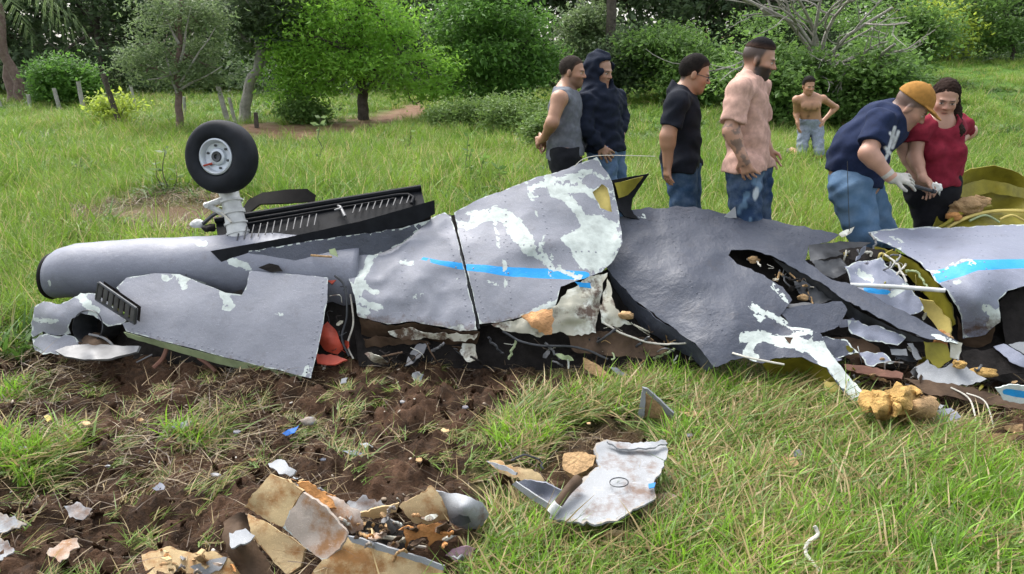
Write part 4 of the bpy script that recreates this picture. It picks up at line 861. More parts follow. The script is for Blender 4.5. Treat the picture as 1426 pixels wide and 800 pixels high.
for f0, f1, n_, y0, y1 in ((.10, .47, 12, .48, .92), (.66, .92, 9, .40, .72)):
    for i in range(n_):
        f = f0 + (f1 - f0) * i / (n_ - 1); a_, b_ = gpt(f + .012, y0, .010), gpt(f - .012, y1, .010); mb = MB(); mb.tube([a_, (a_ + b_) / 2, b_], [.0035, .0045, .0035], 6, True, .8); gsub('louvre', mb.mesh('louvre'), M_LOUV)
mb = MB(); mb.tube([gpt(.59, .30, .01), gpt(.60, .48, .03), gpt(.61, .82, .014)], [.007, .008, .010], 8); mb.tube([gpt(.57, .52, .02), gpt(.605, .56, .03)], [.006, .008], 8); gsub('latch', mb.mesh('latch'), M_SILVER)
panel('gear_door_lip', [(293, 350, 4.05), (400, 331, 4.1), (500, 309, 4.17), (605, 279, 4.28), (606, 298, 4.27), (580, 311, 4.22), (480, 336, 4.14), (400, 351, 4.08), (310, 367, 4.02)], M_BLACK, W1, jag=.2, crumple=.002, thick=.005, seed=19)
panel('gear_door_liner', [(310, 366, 4.04), (480, 335, 4.16), (600, 300, 4.28), (600, 310, 4.3), (480, 345, 4.2), (330, 372, 4.08)], M_SOOT_SHADE, W1, jag=.3, crumple=.004, seed=20)
panel('brake_flap', [(338, 290, 4.50), (346, 278, 4.52), (366, 268, 4.54), (400, 264, 4.56), (428, 263, 4.56), (440, 272, 4.55), (438, 281, 4.53), (400, 283, 4.5), (362, 284, 4.48), (350, 293, 4.46), (342, 302, 4.44)], M_HOSE, W1, jag=.3, crumple=.003, thick=.012, seed=21, res=5)

# ---------------------------------------------------------------- 2  centre section
W2 = thing('fuselage_wreck', 'buckled grey fuselage skin with blue stripe and pale flaked paint', 'wreck', (0, 4.0, 0))
panel('skin_panel', [(619, 297, 4.34), (582, 315, 4.27), (534, 340, 4.18), (480, 366, 4.08), (486, 386, 4.0), (496, 419, 3.90), (499, 441, 3.86), (540, 452, 3.82), (577, 448, 3.81), (609, 455, 3.79), (640, 462, 3.78), (665, 461, 3.78), (656, 418, 3.88), (646, 372, 4.0), (637, 334, 4.15), (628, 305, 4.32)], P_GREY, W2, inner=[(560, 400, 3.92), (600, 350, 4.1), (590, 380, 3.97), (540, 420, 3.88), (625, 385, 3.99)], crumple=.014, cf=6, jag=.8, edge=.5, res=5, seed=30,
      stripe=[(580, 359, 1.6), (590, 361, 2.4), (612, 367, 3.4), (645, 372, 4.5)], chips=[([(521, 352), (512, 372), (503, 392), (500, 408)], 5), ([(500, 395), (520, 408), (526, 407)], 4), ([(497, 415), (512, 424), (530, 430)], 4), ([(561, 367), (574, 366)], 3), ([(576, 416), (588, 411)], 2.5), ([(505, 380), (494, 412)], 5), ([(634, 388), (637, 388)], 2), ([(500, 430), (512, 436)], 4), ([(622, 458), (645, 456)], 2.5)], crease=.013, soil=[([(500, 446), (580, 452), (666, 464)], 4)], rivets=[([(620, 310), (642, 400), (656, 452)], 8), ([(570, 325), (560, 380), (572, 440)], 9)])
panel('skin_panel', [(632, 296, 4.34), (676, 274, 4.38), (730, 254, 4.40), (777, 240, 4.42), (815, 225, 4.42), (831, 219, 4.42), (842, 236, 4.38), (850, 248, 4.35), (856, 270, 4.30), (862, 299, 4.24), (867, 338, 4.10), (855, 362, 4.04), (838, 379, 3.98), (800, 392, 3.92), (781, 399, 3.90), (776, 418, 3.84), (772, 428, 3.82), (750, 436, 3.80), (710, 446, 3.79), (690, 450, 3.79), (668, 452, 3.80), (659, 412, 3.89), (649, 370, 4.0), (640, 332, 4.16), (634, 305, 4.31)], P_GREY, W2,
      inner=[(740, 330, 4.10), (760, 290, 4.24), (720, 400, 3.89), (700, 350, 4.04), (800, 350, 4.05), (740, 347, 4.03), (740, 361, 4.02)], holes=[[(825, 268), (838, 256), (846, 262), (850, 280), (852, 296), (836, 290)]], crumple=.008, cf=4, jag=.7, edge=.5, res=5, seed=31,
      stripe=[(640, 371, 4.5), (690, 377, 5.5), (720, 380, 6.5), (764, 381, 7), (816, 384, 6)],
      chips=[([(650, 298), (678, 296), (690, 293)], 3), ([(655, 312), (672, 304), (694, 300), (706, 308), (716, 328), (728, 342), (734, 350)], 6), ([(690, 294), (706, 300), (724, 316), (736, 336), (738, 350)], 7), ([(688, 310), (693, 330), (694, 344)], 2.2), ([(737, 350), (752, 360), (768, 372), (790, 380), (812, 386)], 3), ([(758, 330), (752, 346), (766, 366)], 2.5),
             ([(742, 262), (756, 258), (770, 252), (800, 246), (822, 238)], 3.5), ([(764, 250), (770, 270), (790, 276), (806, 296), (815, 312)], 6), ([(775, 262), (792, 266), (812, 262), (826, 272)], 5), ([(812, 238), (806, 252), (790, 258)], 3), ([(822, 236), (842, 250)], 2), ([(736, 262), (742, 278), (748, 276)], 3), ([(746, 284), (748, 302)], 1.8),
             ([(818, 300), (836, 300), (858, 312), (864, 338), (850, 362), (838, 372), (822, 380), (812, 370), (800, 350), (784, 340), (780, 332), (796, 322), (806, 318)], None), ([(800, 352), (812, 372)], 4), ([(770, 376), (778, 372)], 3), ([(678, 392), (692, 396)], 2), ([(700, 360), (704, 372)], 2), ([(770, 352), (766, 384)], 1.6), ([(703, 376), (705, 400)], 1.6), ([(726, 444), (770, 424)], 5), ([(640, 310), (650, 316)], 4)], crease=.007, soil=[([(670, 456), (750, 440)], 3)], rivets=[([(642, 304), (660, 380), (676, 444)], 8), ([(703, 272), (706, 350), (712, 436)], 9), ([(748, 256), (766, 340), (768, 420)], 9), ([(650, 330), (740, 344), (830, 352)], 9)])
panel('seam_shade', [(612, 302, 4.42), (646, 298, 4.42), (690, 452, 3.90), (650, 458, 3.90)], M_SOOT_SHADE, W2, crumple=.002, jag=.2, seed=29)  # black sheet behind the seam, the shade in the gap as colour
# gap between the two panels and the frame behind it
wire('frame_seam', [(626, 300, 4.35), (644, 362, 4.06), (656, 410, 3.92), (667, 458, 3.81)], .008, M_DKMET, W2)
panel('core_patch', [(820, 268, 4.33), (836, 252, 4.38), (848, 258, 4.38), (854, 280, 4.3), (856, 300, 4.26), (836, 294, 4.27)], M_YELLOW, W2, crumple=.004, seed=32, res=5)
panel('torn_fin', [(853, 251, 4.36), (870, 248, 4.42), (904, 242, 4.52), (892, 260, 4.50), (881, 277, 4.46), (879, 292, 4.42), (900, 308, 4.38), (870, 302, 4.30), (860, 290, 4.29)], M_BLACK, W2, jag=.4, crumple=.004, thick=.006, seed=33, res=6)
panel('fin_core', [(856, 255, 4.345), (872, 252, 4.40), (896, 246, 4.48), (884, 262, 4.455), (874, 272, 4.415), (862, 276, 4.32)], M_OLIVE, W2, jag=.4, crumple=.002, seed=34, res=6)
wire('white_thread', [(800, 232, 4.40), (812, 222, 4.40), (834, 217, 4.42), (875, 217, 4.5), (912, 218, 4.6)], .0022, M_WIRE, W2, 5)
# crushed belly below
panel('belly_skin', [(500, 442, 3.87), (540, 453, 3.83), (577, 450, 3.82), (610, 457, 3.80), (645, 464, 3.79), (668, 462, 3.79), (664, 480, 3.82), (630, 482, 3.86), (590, 476, 3.9), (540, 484, 3.92), (506, 480, 3.94)], M_BROWN, W2, crumple=.018, cf=11, jag=1.5, seed=35, res=5)
panel('torn_edge', [(540, 462, 3.80), (570, 456, 3.79), (600, 464, 3.77), (640, 466, 3.76), (666, 464, 3.77), (660, 474, 3.75), (620, 474, 3.77), (590, 470, 3.78), (560, 474, 3.79)], M_TORN, W2, crumple=.015, cf=14, jag=2.5, seed=36, res=4)
panel('torn_edge', [(506, 472, 3.84), (540, 470, 3.82), (590, 476, 3.80), (600, 480, 3.80), (550, 482, 3.82), (510, 484, 3.86)], M_BROWN, W2, crumple=.015, cf=14, jag=2, seed=37, res=4)
panel('bent_strut', [(580, 480, 3.80), (596, 478, 3.79), (590, 492, 3.76), (575, 506, 3.72), (564, 510, 3.71), (570, 494, 3.76)], M_SILVER, W2, crumple=.004, thick=.006, seed=38, res=4)
panel('bent_strut', [(644, 478, 3.80), (662, 480, 3.78), (664, 502, 3.72), (650, 504, 3.72), (640, 490, 3.77)], M_TORN, W2, crumple=.006, thick=.006, seed=39, res=4)
panel('shade_backing', [(490, 440, 3.98), (670, 440, 3.96), (770, 395, 4.08), (856, 372, 4.16), (900, 420, 4.08), (1000, 470, 3.9), (1000, 520, 3.76), (860, 512, 3.78), (700, 514, 3.78), (500, 510, 3.80)], M_SOOT_SHADE, W2, crumple=.03, cf=12, seed=40)  # black backing sheet: shadow below the skin as colour, with crushed parts
# torn lower edge right: pale crumpled skin, foam and frames
panel('torn_skin', [(684, 452, 3.78), (720, 446, 3.77), (748, 434, 3.77), (776, 424, 3.80), (790, 404, 3.86), (812, 390, 3.92), (836, 382, 3.96), (846, 380, 3.97), (838, 410, 3.9), (832, 440, 3.82), (830, 464, 3.76), (810, 468, 3.75), (780, 462, 3.76), (752, 470, 3.72), (722, 464, 3.74), (700, 460, 3.77)], M_TORN, W2, inner=[(800, 430, 3.79), (740, 454, 3.73)], crumple=.022, cf=11, jag=2.5, seed=41, res=5, crease=.012)
panel('blue_scrap', [(800, 392, 3.90), (822, 394, 3.90), (824, 402, 3.885), (806, 400, 3.885)], plain('blue_paint', (.012, .22, .52), .45), W2, crumple=.004, seed=42, res=4)
panel('torn_skin', [(846, 388, 3.95), (852, 402, 3.91), (856, 430, 3.84), (880, 452, 3.80), (860, 456, 3.78), (838, 450, 3.78), (834, 428, 3.83)], M_TORN, W2, crumple=.022, cf=12, jag=2, seed=43, res=5)
panel('foam_sheet', [(726, 440, 3.72), (745, 434, 3.74), (768, 432, 3.75), (770, 446, 3.71), (768, 466, 3.66), (750, 464, 3.67), (738, 452, 3.70)], plain('peach_foam', (.44, .24, .11), .95, 0, .35, 12, .8, 60, .012), W2, inner=[(752, 448, 3.66)], crumple=.014, cf=12, jag=2, seed=141, res=4, thick=.012, crease=.01); lump('foam_lump', 872, 440, 3.80, 10, M_TAN, W2, 12, 3, .8)
panel('scorched_skin', [(790, 466, 3.80), (840, 462, 3.78), (900, 470, 3.78), (930, 488, 3.74), (900, 500, 3.72), (850, 496, 3.72), (800, 490, 3.74)], M_BROWN, W2, crumple=.03, cf=10, jag=2, seed=44, res=5)
panel('trim_strip', [(812, 498, 3.70), (830, 506, 3.68), (858, 530, 3.6), (850, 536, 3.59), (828, 522, 3.63), (812, 512, 3.67)], M_TAN, W2, crumple=.012, seed=45, res=5)
panel('trim_strip', [(846, 510, 3.66), (858, 512, 3.65), (874, 522, 3.62), (864, 524, 3.62)], P_GREY, W2, crumple=.004, seed=46, res=4)
wire('cable', [(840, 450, 3.76), (880, 470, 3.74), (920, 480, 3.74), (960, 478, 3.72)], .005, M_WIRE, W2, wob=.002); wire('cable', [(700, 462, 3.74), (740, 480, 3.70), (800, 484, 3.70), (846, 500, 3.68)], .006, M_DKMET, W2, wob=.002); wire('cable', [(1020, 492, 3.54), (1050, 500, 3.46), (1092, 508, 3.44)], .005, M_WIRE, W2)
for i, (x0, y0, x1, y1) in enumerate(((680, 470, 700, 494), (720, 474, 708, 500), (760, 478, 780, 500), (880, 486, 905, 470), (910, 500, 940, 486), (600, 490, 620, 478))): wire('broken_frame', [(x0, y0, 3.78), ((x0 + x1) / 2, (y0 + y1) / 2, 3.75), (x1, y1, 3.74)], .007, (M_DKMET, M_PRIMER, M_SILVER)[i % 3], W2, wob=.003, seed=i)

# ---------------------------------------------------------------- 3  dark wing skin
W3 = thing('wing_skin_wreck', 'large wet dark grey wing skin draped over the debris with an oval hole', 'wreck', (1.3, 4.0, 0))
panel('wing_skin', [(862, 303, 4.32), (880, 293, 4.42), (941, 288, 4.5), (1011, 299, 4.5), (1082, 308, 4.48), (1168, 328, 4.4), (1152, 338, 4.3), (1126, 342, 4.26), (1122, 362, 4.14), (1152, 387, 3.99), (1195, 405, 3.9), (1240, 427, 3.8), (1290, 452, 3.68), (1339, 480, 3.55), (1323, 477, 3.52), (1288, 474, 3.54), (1240, 452, 3.65), (1200, 433, 3.74), (1174, 416, 3.82), (1143, 393, 3.94), (1110, 374, 4.03), (1073, 357, 4.12), (1040, 349, 4.17), (1018, 350, 4.18), (1014, 357, 4.15), (1026, 368, 4.09), (1064, 384, 3.98),
      (1090, 400, 3.9), (1103, 418, 3.82), (1086, 440, 3.75), (1103, 457, 3.69), (1139, 463, 3.64), (1152, 484, 3.56), (1183, 524, 3.42), (1205, 550, 3.3), (1187, 562, 3.27), (1174, 546, 3.32), (1152, 512, 3.42), (1117, 497, 3.50), (1080, 499, 3.52), (1062, 507, 3.5), (1037, 498, 3.53), (994, 511, 3.5), (969, 480, 3.62), (954, 471, 3.68), (932, 453, 3.78), (888, 422, 3.93), (862, 396, 4.03), (845, 374, 4.1), (850, 350, 4.18), (858, 325, 4.26)],
      P_DARK, W3, inner=[(950, 380, 3.98), (1000, 440, 3.72), (930, 330, 4.26), (1050, 430, 3.76), (1050, 330, 4.32), (1110, 480, 3.56)], crumple=.012, cf=4, jag=1.2, edge=.0, seed=50, res=6, crease=.010,
      rivets=[([(870, 312), (960, 302), (1080, 320), (1150, 336)], 9), ([(930, 300), (950, 380), (1010, 470)], 9), ([(1000, 304), (1010, 345)], 9)],
      chips=[([(1036, 472), (1060, 470), (1085, 476), (1110, 478), (1132, 486), (1150, 505)], 8), ([(1046, 480), (1040, 492), (1052, 500)], 6), ([(1146, 486), (1164, 512), (1186, 540), (1198, 554)], 11), ([(1046, 426), (1060, 434), (1080, 444), (1096, 452)], 4), ([(1074, 396), (1086, 410), (1096, 420)], 2.5), ([(1104, 460), (1136, 466)], 4), ([(1050, 436), (1058, 446)], 3), ([(1330, 478), (1300, 470)], 3), ([(890, 300), (900, 303)], 1.5)], back=M_OLIVE)
panel('curled_edge', [(846, 376, 4.10), (888, 424, 3.93), (932, 455, 3.78), (969, 482, 3.62), (994, 512, 3.5), (984, 518, 3.60), (960, 498, 3.74), (930, 482, 3.86), (884, 450, 4.02), (852, 410, 4.14)], P_DARK, W3, inner=[(920, 462, 3.82)], crumple=.014, cf=8, jag=1.2, seed=51, res=5)
panel('lower_flap', [(1062, 508, 3.52), (1080, 500, 3.54), (1117, 498, 3.52), (1152, 513, 3.44), (1176, 548, 3.34), (1184, 560, 3.32), (1150, 556, 3.42), (1110, 540, 3.55), (1075, 530, 3.62)], M_OLIVE, W3, inner=[(1115, 525, 3.62)], crumple=.01, seed=52, res=6)
panel('yellow_core', [(1147, 528, 3.42), (1166, 534, 3.38), (1170, 552, 3.35), (1150, 548, 3.38)], M_YELLOW, W3, crumple=.006, seed=53, res=4)
for i, (ol, mt) in enumerate((([(1180, 446, 3.74), (1230, 456, 3.68), (1262, 470, 3.62), (1250, 482, 3.60), (1206, 474, 3.66), (1182, 460, 3.72)], P_TAIL), ([(1106, 392, 4.0), (1136, 400, 3.97), (1160, 416, 3.9), (1140, 424, 3.88), (1112, 410, 3.94)], M_DKMET), ([(1140, 470, 3.68), (1180, 474, 3.66), (1196, 492, 3.60), (1164, 500, 3.58), (1142, 486, 3.63)], P_DARK), ([(1196, 492, 3.62), (1230, 490, 3.60), (1244, 506, 3.55), (1206, 508, 3.56)], P_TAIL),
      ([(1130, 366, 4.12), (1170, 360, 4.14), (1186, 376, 4.06), (1160, 388, 4.0), (1140, 380, 4.05)], M_DKMET), ([(1250, 440, 3.82), (1280, 446, 3.78), (1300, 462, 3.72), (1284, 468, 3.70), (1258, 456, 3.76)], M_SILVER), ([(1092, 470, 3.60), (1120, 474, 3.60), (1136, 492, 3.52), (1110, 492, 3.55)], M_BROWN))):
    panel('broken_plate', ol, mt, W3, crumple=.014, cf=10, jag=1.8, edge=1.0, seed=330 + i, res=5, crease=.008)
panel('hole_shade', [(1000, 345, 4.3), (1080, 350, 4.3), (1160, 390, 4.16), (1200, 430, 4.0), (1180, 470, 3.86), (1080, 450, 3.92), (1050, 400, 4.1)], M_SOOT_SHADE, W3, crumple=.02, cf=9, seed=54)  # black sheet behind the hole, shade of the cavity put into its colour
panel('strip_underside', [(1075, 360, 4.13), (1143, 395, 3.96), (1200, 436, 3.76), (1288, 476, 3.56), (1250, 474, 3.66), (1180, 442, 3.84), (1120, 404, 4.02)], M_DKMET, W3, crumple=.008, seed=55, res=6)
panel('spar_web', [(1086, 432, 3.78), (1130, 424, 3.83), (1172, 420, 3.82), (1180, 432, 3.78), (1168, 454, 3.72), (1140, 464, 3.69), (1104, 460, 3.69)], P_DARK, W3, crumple=.006, seed=56, res=6)
panel('spar_web', [(1090, 424, 3.84), (1126, 422, 3.85), (1140, 430, 3.82), (1104, 432, 3.80)], M_SILVER, W3, crumple=.006, seed=57, res=5)
for i, (a_, b_, c_) in enumerate((((1040, 362, 4.2), (1050, 358, 4.18), (1058, 372, 4.1)), ((1094, 386, 4.05), (1110, 396, 4.0), (1120, 418, 3.9)), ((1100, 380, 4.06), (1124, 406, 3.96), (1132, 424, 3.88)), ((1084, 376, 4.08), (1100, 400, 3.98), (1116, 400, 3.95)))): wire('cable', [a_, b_, c_], .005, (M_WIRE, M_DKMET, M_TAN, M_DKMET)[i], W3, wob=.003, seed=i)
lump('foam_lump', 1050, 362, 4.16, 8, M_TAN, W3, 2, 3, .8); lump('foam_lump', 1118, 415, 3.9, 7, M_TAN, W3, 3, 3, .8)
panel('white_tab', [(1006, 304, 4.46), (1024, 288, 4.48), (1026, 304, 4.46)], P_WHITE, W3, jag=.2, crumple=.002, thick=.008, seed=58, res=4)

# ---------------------------------------------------------------- 4  tail section with frames and tangled debris
W4 = thing('rear_fuselage_wreck', 'torn open rear fuselage shell in grey with wide blue stripe and yellow green frames', 'wreck', (2.4, 4.0, 0))
panel('shell_skin', [(1209, 324, 4.42), (1240, 320, 4.46), (1330, 316, 4.5), (1440, 312, 4.52), (1500, 311, 4.52), (1500, 396, 3.82), (1440, 397, 3.80), (1426, 399, 3.79), (1403, 405, 3.77), (1390, 418, 3.74), (1393, 449, 3.70), (1372, 467, 3.74), (1341, 472, 3.79), (1338, 440, 3.77), (1332, 427, 3.77), (1319, 405, 3.82), (1302, 391, 3.89), (1295, 378, 3.95), (1276, 362, 4.06), (1253, 348, 4.18), (1222, 336, 4.33)],
      P_TAIL, W4, inner=[(1360, 420, 3.70), (1380, 360, 3.95), (1330, 345, 4.12)], crumple=.007, cf=5, jag=1, edge=1.2, seed=60, res=6, stripe=[(1296, 392, 3), (1306, 385, 9), (1340, 376, 9), (1360, 370, 7), (1426, 368, 6.5), (1500, 366, 7)],
      chips=[([(1300, 380), (1312, 376), (1340, 364), (1352, 366), (1360, 371)], 2.2), ([(1374, 430), (1388, 440), (1380, 452)], 6), ([(1330, 392), (1336, 394)], 3), ([(1240, 330), (1258, 338)], 1.5), ([(1318, 408), (1332, 430)], 3)], soil=[([(1345, 462), (1388, 452)], 9)], back=M_OLIVE, rivets=[([(1240, 330), (1310, 372), (1345, 440)], 8), ([(1360, 322), (1380, 400), (1370, 455)], 9), ([(1260, 332), (1420, 328)], 9)])
panel('fuselage_frame', [(1216, 344, 4.34), (1246, 350, 4.22), (1284, 376, 4.02), (1306, 396, 3.92), (1324, 424, 3.84), (1330, 452, 3.82), (1318, 462, 3.84), (1304, 440, 3.9), (1296, 418, 3.96), (1276, 396, 4.06), (1250, 374, 4.18), (1226, 360, 4.28)], M_OLIVE, W4, crumple=.012, cf=9, jag=1.5, seed=61, res=5, thick=.01)
panel('fuselage_frame', [(1270, 412, 3.98), (1300, 420, 3.90), (1322, 444, 3.83), (1324, 470, 3.78), (1308, 462, 3.84), (1290, 438, 3.92)], M_YELLOW, W4, crumple=.014, cf=9, jag=2, seed=62, res=5, thick=.01)
panel('shell_lower', [(1332, 440, 3.80), (1345, 470, 3.80), (1372, 468, 3.76), (1386, 455, 3.72), (1380, 478, 3.76), (1350, 488, 3.8), (1334, 478, 3.84)], M_BROWN, W4, crumple=.01, jag=1.5, seed=63, res=5)
panel('shade_backing', [(1080, 372, 4.34), (1220, 342, 4.42), (1330, 380, 4.2), (1440, 400, 4.1), (1500, 400, 4.1), (1500, 545, 3.5), (1300, 520, 3.66), (1140, 500, 3.72), (1060, 470, 3.85)], M_SOOT_SHADE, W4, crumple=.03, cf=12, seed=64)  # black backdrop sheet inside the tail debris, its shade put in as colour
panel('bent_plate', [(1126, 342, 4.24), (1170, 336, 4.3), (1214, 338, 4.3), (1190, 350, 4.2), (1148, 362, 4.12), (1128, 364, 4.13)], M_DKMET, W4, crumple=.008, seed=65, res=5)
panel('bent_plate', [(1160, 350, 4.2), (1200, 344, 4.22), (1232, 348, 4.2), (1236, 356, 4.16), (1190, 362, 4.12)], M_SOOT_SHADE, W4, crumple=.012, seed=66, res=5)
panel('crumpled_skin', [(1176, 372, 4.08), (1206, 362, 4.12), (1226, 360, 4.12), (1244, 376, 4.05), (1264, 398, 3.98), (1285, 432, 3.87), (1262, 444, 3.80), (1236, 430, 3.84), (1204, 408, 3.93), (1184, 394, 4.0)], P_TAIL, W4, inner=[(1225, 395, 3.94)], crumple=.02, cf=10, jag=1.5, edge=1.5, seed=67, res=5, crease=.012, stripe=[(1206, 406, 4), (1236, 408, 3)], chips=[([(1196, 380), (1214, 390)], 4), ([(1240, 412), (1262, 400)], 4)])
wire('control_tube', [(1184, 397, 3.93), (1250, 400, 3.87), (1316, 405, 3.80)], .012, M_STRUT, W4, 10)
for i, pts in enumerate(([(1228, 352, 4.16), (1250, 370, 4.06), (1262, 392, 3.98)], [(1240, 356, 4.14), (1254, 356, 4.12), (1240, 374, 4.06)], [(1250, 362, 4.1), (1236, 380, 4.05)], [(1262, 368, 4.06), (1246, 386, 4.02)], [(1210, 326, 4.36), (1220, 336, 4.30), (1214, 348, 4.26)], [(1262, 378, 4.02), (1278, 380, 4.0), (1290, 400, 3.94)])): wire('cable', pts, .006, (M_WIRE, M_SILVER, M_PRIMER)[i % 3], W4, wob=.003, seed=i + 9)
wire('thin_rod', [(1180, 225, 4.42), (1181, 268, 4.41), (1183, 322, 4.40)], .0022, M_DKMET, W4, 5)
panel('torn_flange', [(1168, 326, 4.42), (1190, 316, 4.5), (1186, 324, 4.46), (1172, 331, 4.4)], M_TORN, W4, crumple=.003, seed=68, res=4)
for i, (ol, mt) in enumerate((([(1156, 470, 3.72), (1206, 472, 3.72), (1236, 494, 3.66), (1230, 512, 3.62), (1180, 500, 3.66), (1158, 486, 3.70)], M_BROWN), ([(1236, 482, 3.66), (1262, 488, 3.62), (1276, 504, 3.58), (1250, 500, 3.60)], M_DKMET), ([(1240, 486, 3.62), (1262, 486, 3.60), (1264, 496, 3.58), (1242, 494, 3.60)], P_WHITE), ([(1264, 478, 3.6), (1272, 478, 3.6), (1284, 500, 3.55), (1276, 502, 3.55)], P_WHITE), ([(1166, 446, 3.80), (1200, 442, 3.82), (1206, 452, 3.78), (1170, 456, 3.76)], P_TAIL),
      ([(1286, 476, 3.56), (1318, 480, 3.54), (1326, 500, 3.50), (1306, 514, 3.48), (1290, 500, 3.52)], M_OLIVE), ([(1276, 510, 3.50), (1292, 500, 3.52), (1306, 514, 3.48), (1322, 508, 3.48), (1334, 500, 3.5), (1352, 516, 3.45), (1374, 528, 3.4), (1350, 536, 3.38), (1310, 534, 3.40), (1280, 530, 3.43)], P_WHITE), ([(1322, 474, 3.54), (1340, 478, 3.54), (1336, 500, 3.5), (1324, 498, 3.5)], M_TORN), ([(1384, 482, 3.62), (1398, 478, 3.62), (1440, 506, 3.5), (1440, 518, 3.48), (1410, 506, 3.52)], P_TAIL), ([(1404, 480, 3.6), (1440, 474, 3.6), (1440, 494, 3.55), (1420, 490, 3.57)], P_WHITE),
      ([(1340, 490, 3.62), (1390, 486, 3.62), (1430, 520, 3.5), (1380, 524, 3.5), (1345, 512, 3.55)], M_SOOT_SHADE), ([(1258, 528, 3.45), (1330, 536, 3.38), (1400, 552, 3.32), (1440, 560, 3.28), (1440, 572, 3.24), (1360, 560, 3.28), (1290, 548, 3.36)], M_BROWN))):
    panel('debris_sheet', ol, mt, W4, crumple=.012, cf=11, jag=1.6, edge=.0, seed=70 + i, res=5)
panel('floor_beam', [(1176, 507, 3.55), (1200, 509, 3.53), (1258, 520, 3.47), (1256, 528, 3.45), (1200, 520, 3.50), (1178, 514, 3.53)], M_RUST, W4, crumple=.006, thick=.02, jag=1, seed=90, res=5)
lump('foam_lump', 1316, 470, 3.62, 9, M_TAN, W4, 21, 3, .8); lump('foam_lump', 1368, 520, 3.5, 13, M_FOAM, W4, 22, 3, .9, (1.4, .8, .5)); lump('foam_lump', 1310, 474, 3.7, 12, M_ORANGE, W4, 23, 3, .9, (.8, .7, 1.1))
panel('recess_shade', [(1392, 420, 3.86), (1404, 408, 3.88), (1440, 402, 3.9), (1500, 400, 3.9), (1500, 484, 3.7), (1400, 484, 3.7)], M_SOOT_SHADE, W4, crumple=.01, seed=91)  # black sheet across the open end, shade of the hole as colour
wire('cable', [(1324, 540, 3.36), (1350, 556, 3.28), (1360, 590, 3.16)], .004, M_WIRE, W4); wire('cable', [(1346, 548, 3.3), (1372, 560, 3.22), (1384, 596, 3.12)], .0035, M_WIRE, W4)
def tangle(parent, poly, Y0, Y1, n, seed, mats, size=(6, 22)):
    rr = np.random.default_rng(seed); P = np.asarray(poly, float); lo, hi = P.min(0), P.max(0); k = 0
    while k < n:
        c_ = lo + (hi - lo) * rr.random(2)
        if poly_sd(c_[0], c_[1], P) > -2: continue
        f = (c_[1] - lo[1]) / (hi[1] - lo[1]); Yc = Y0 + (Y1 - Y0) * f + rr.normal() * .03; th = rr.random() * 3.14; L = size[0] + (size[1] - size[0]) * rr.random() ** 2; kind = rr.random(); m_ = mats[rr.integers(len(mats))]
        ux, uy = math.cos(th), math.sin(th) * .7
        if kind < .45:
            w_ = L * (.2 + .4 * rr.random()); ol = []
            for q in range(6): a = q * 1.047 + rr.normal() * .2; ex, ey = L * math.cos(a), w_ * math.sin(a); ol.append((c_[0] + ex * ux - ey * uy, c_[1] + ex * uy + ey * ux, Yc + rr.normal() * .03))
            panel('torn_scrap', ol, m_, parent, crumple=.012, cf=14, jag=1.5, seed=seed * 100 + k, res=4, thick=.003)
        else:
            wire('bent_stringer' if kind < .7 else 'cable', [(c_[0] - L * ux, c_[1] - L * uy, Yc + .02 * rr.normal()), (c_[0] + rr.normal() * 4, c_[1] + rr.normal() * 4, Yc - .03 * rr.random()), (c_[0] + L * ux, c_[1] + L * uy, Yc + .02 * rr.normal())], .004 + .003 * rr.random() if kind < .7 else .0018, m_, parent, 6, .0008, k)
        k += 1
tangle(W2, [(690, 470), (780, 470), (850, 452), (880, 440), (950, 480), (985, 508), (860, 512), (700, 508)], 3.86, 3.70, 34, 5, [M_DKMET, M_PRIMER, M_TORN, M_BROWN, M_TAN, M_SILVER, M_SOOT_SHADE])
tangle(W2, [(510, 484), (660, 484), (680, 506), (510, 506)], 3.80, 3.70, 16, 6, [M_DKMET, M_BROWN, M_TORN, M_SOOT_SHADE])
tangle(W1, [(456, 396), (486, 400), (494, 490), (450, 500)], 3.95, 3.78, 12, 7, [M_DKMET, M_SOOT_SHADE, M_TORN, M_RED], (4, 12))
tangle(W4, [(1170, 350), (1240, 350), (1310, 410), (1330, 470), (1270, 440), (1180, 400)], 4.14, 3.84, 30, 8, [M_DKMET, M_OLIVE, M_TORN, M_SILVER, M_WIRE, M_YELLOW, P_TAIL], (5, 18))
tangle(W4, [(1120, 466), (1240, 468), (1330, 500), (1440, 500), (1440, 560), (1300, 545), (1200, 540)], 3.70, 3.40, 44, 9, [M_DKMET, M_BROWN, M_TORN, M_SILVER, P_TAIL, M_TAN, P_WHITE, M_OLIVE], (5, 20))
tangle(W3, [(1030, 358), (1100, 376), (1140, 404), (1100, 410), (1060, 380)], 4.16, 3.92, 14, 10, [M_DKMET, M_TORN, M_TAN, M_SOOT_SHADE, M_WIRE], (4, 12))
# ---------------------------------------------------------------- 5  olive inner shell behind
W5 = thing('cabin_shell_wreck', 'curved olive green cabin shell lying open side up beside the woman', 'wreck', at(1390, 320, 4.95) * np.array((1, 1, 0)))
panel('shell', [(1296, 326, 4.72), (1304, 300, 4.80), (1320, 268, 4.90), (1334, 246, 4.98), (1352, 236, 5.04), (1385, 231, 5.08), (1410, 238, 5.08), (1440, 252, 5.06), (1500, 268, 5.0), (1500, 330, 4.70), (1400, 330, 4.68)], M_OLIVE, W5, inner=[(1370, 280, 5.14), (1400, 270, 5.16), (1340, 290, 4.98)], crumple=.018, cf=5, jag=.8, seed=95, res=7, thick=.006)
panel('fold', [(1330, 262, 4.93), (1370, 250, 5.02), (1430, 262, 5.02), (1500, 280, 4.98), (1500, 292, 4.94), (1430, 276, 4.98), (1380, 268, 5.0), (1340, 276, 4.92)], M_OLIVE, W5, inner=[(1400, 262, 4.95)], crumple=.012, seed=96, res=6)
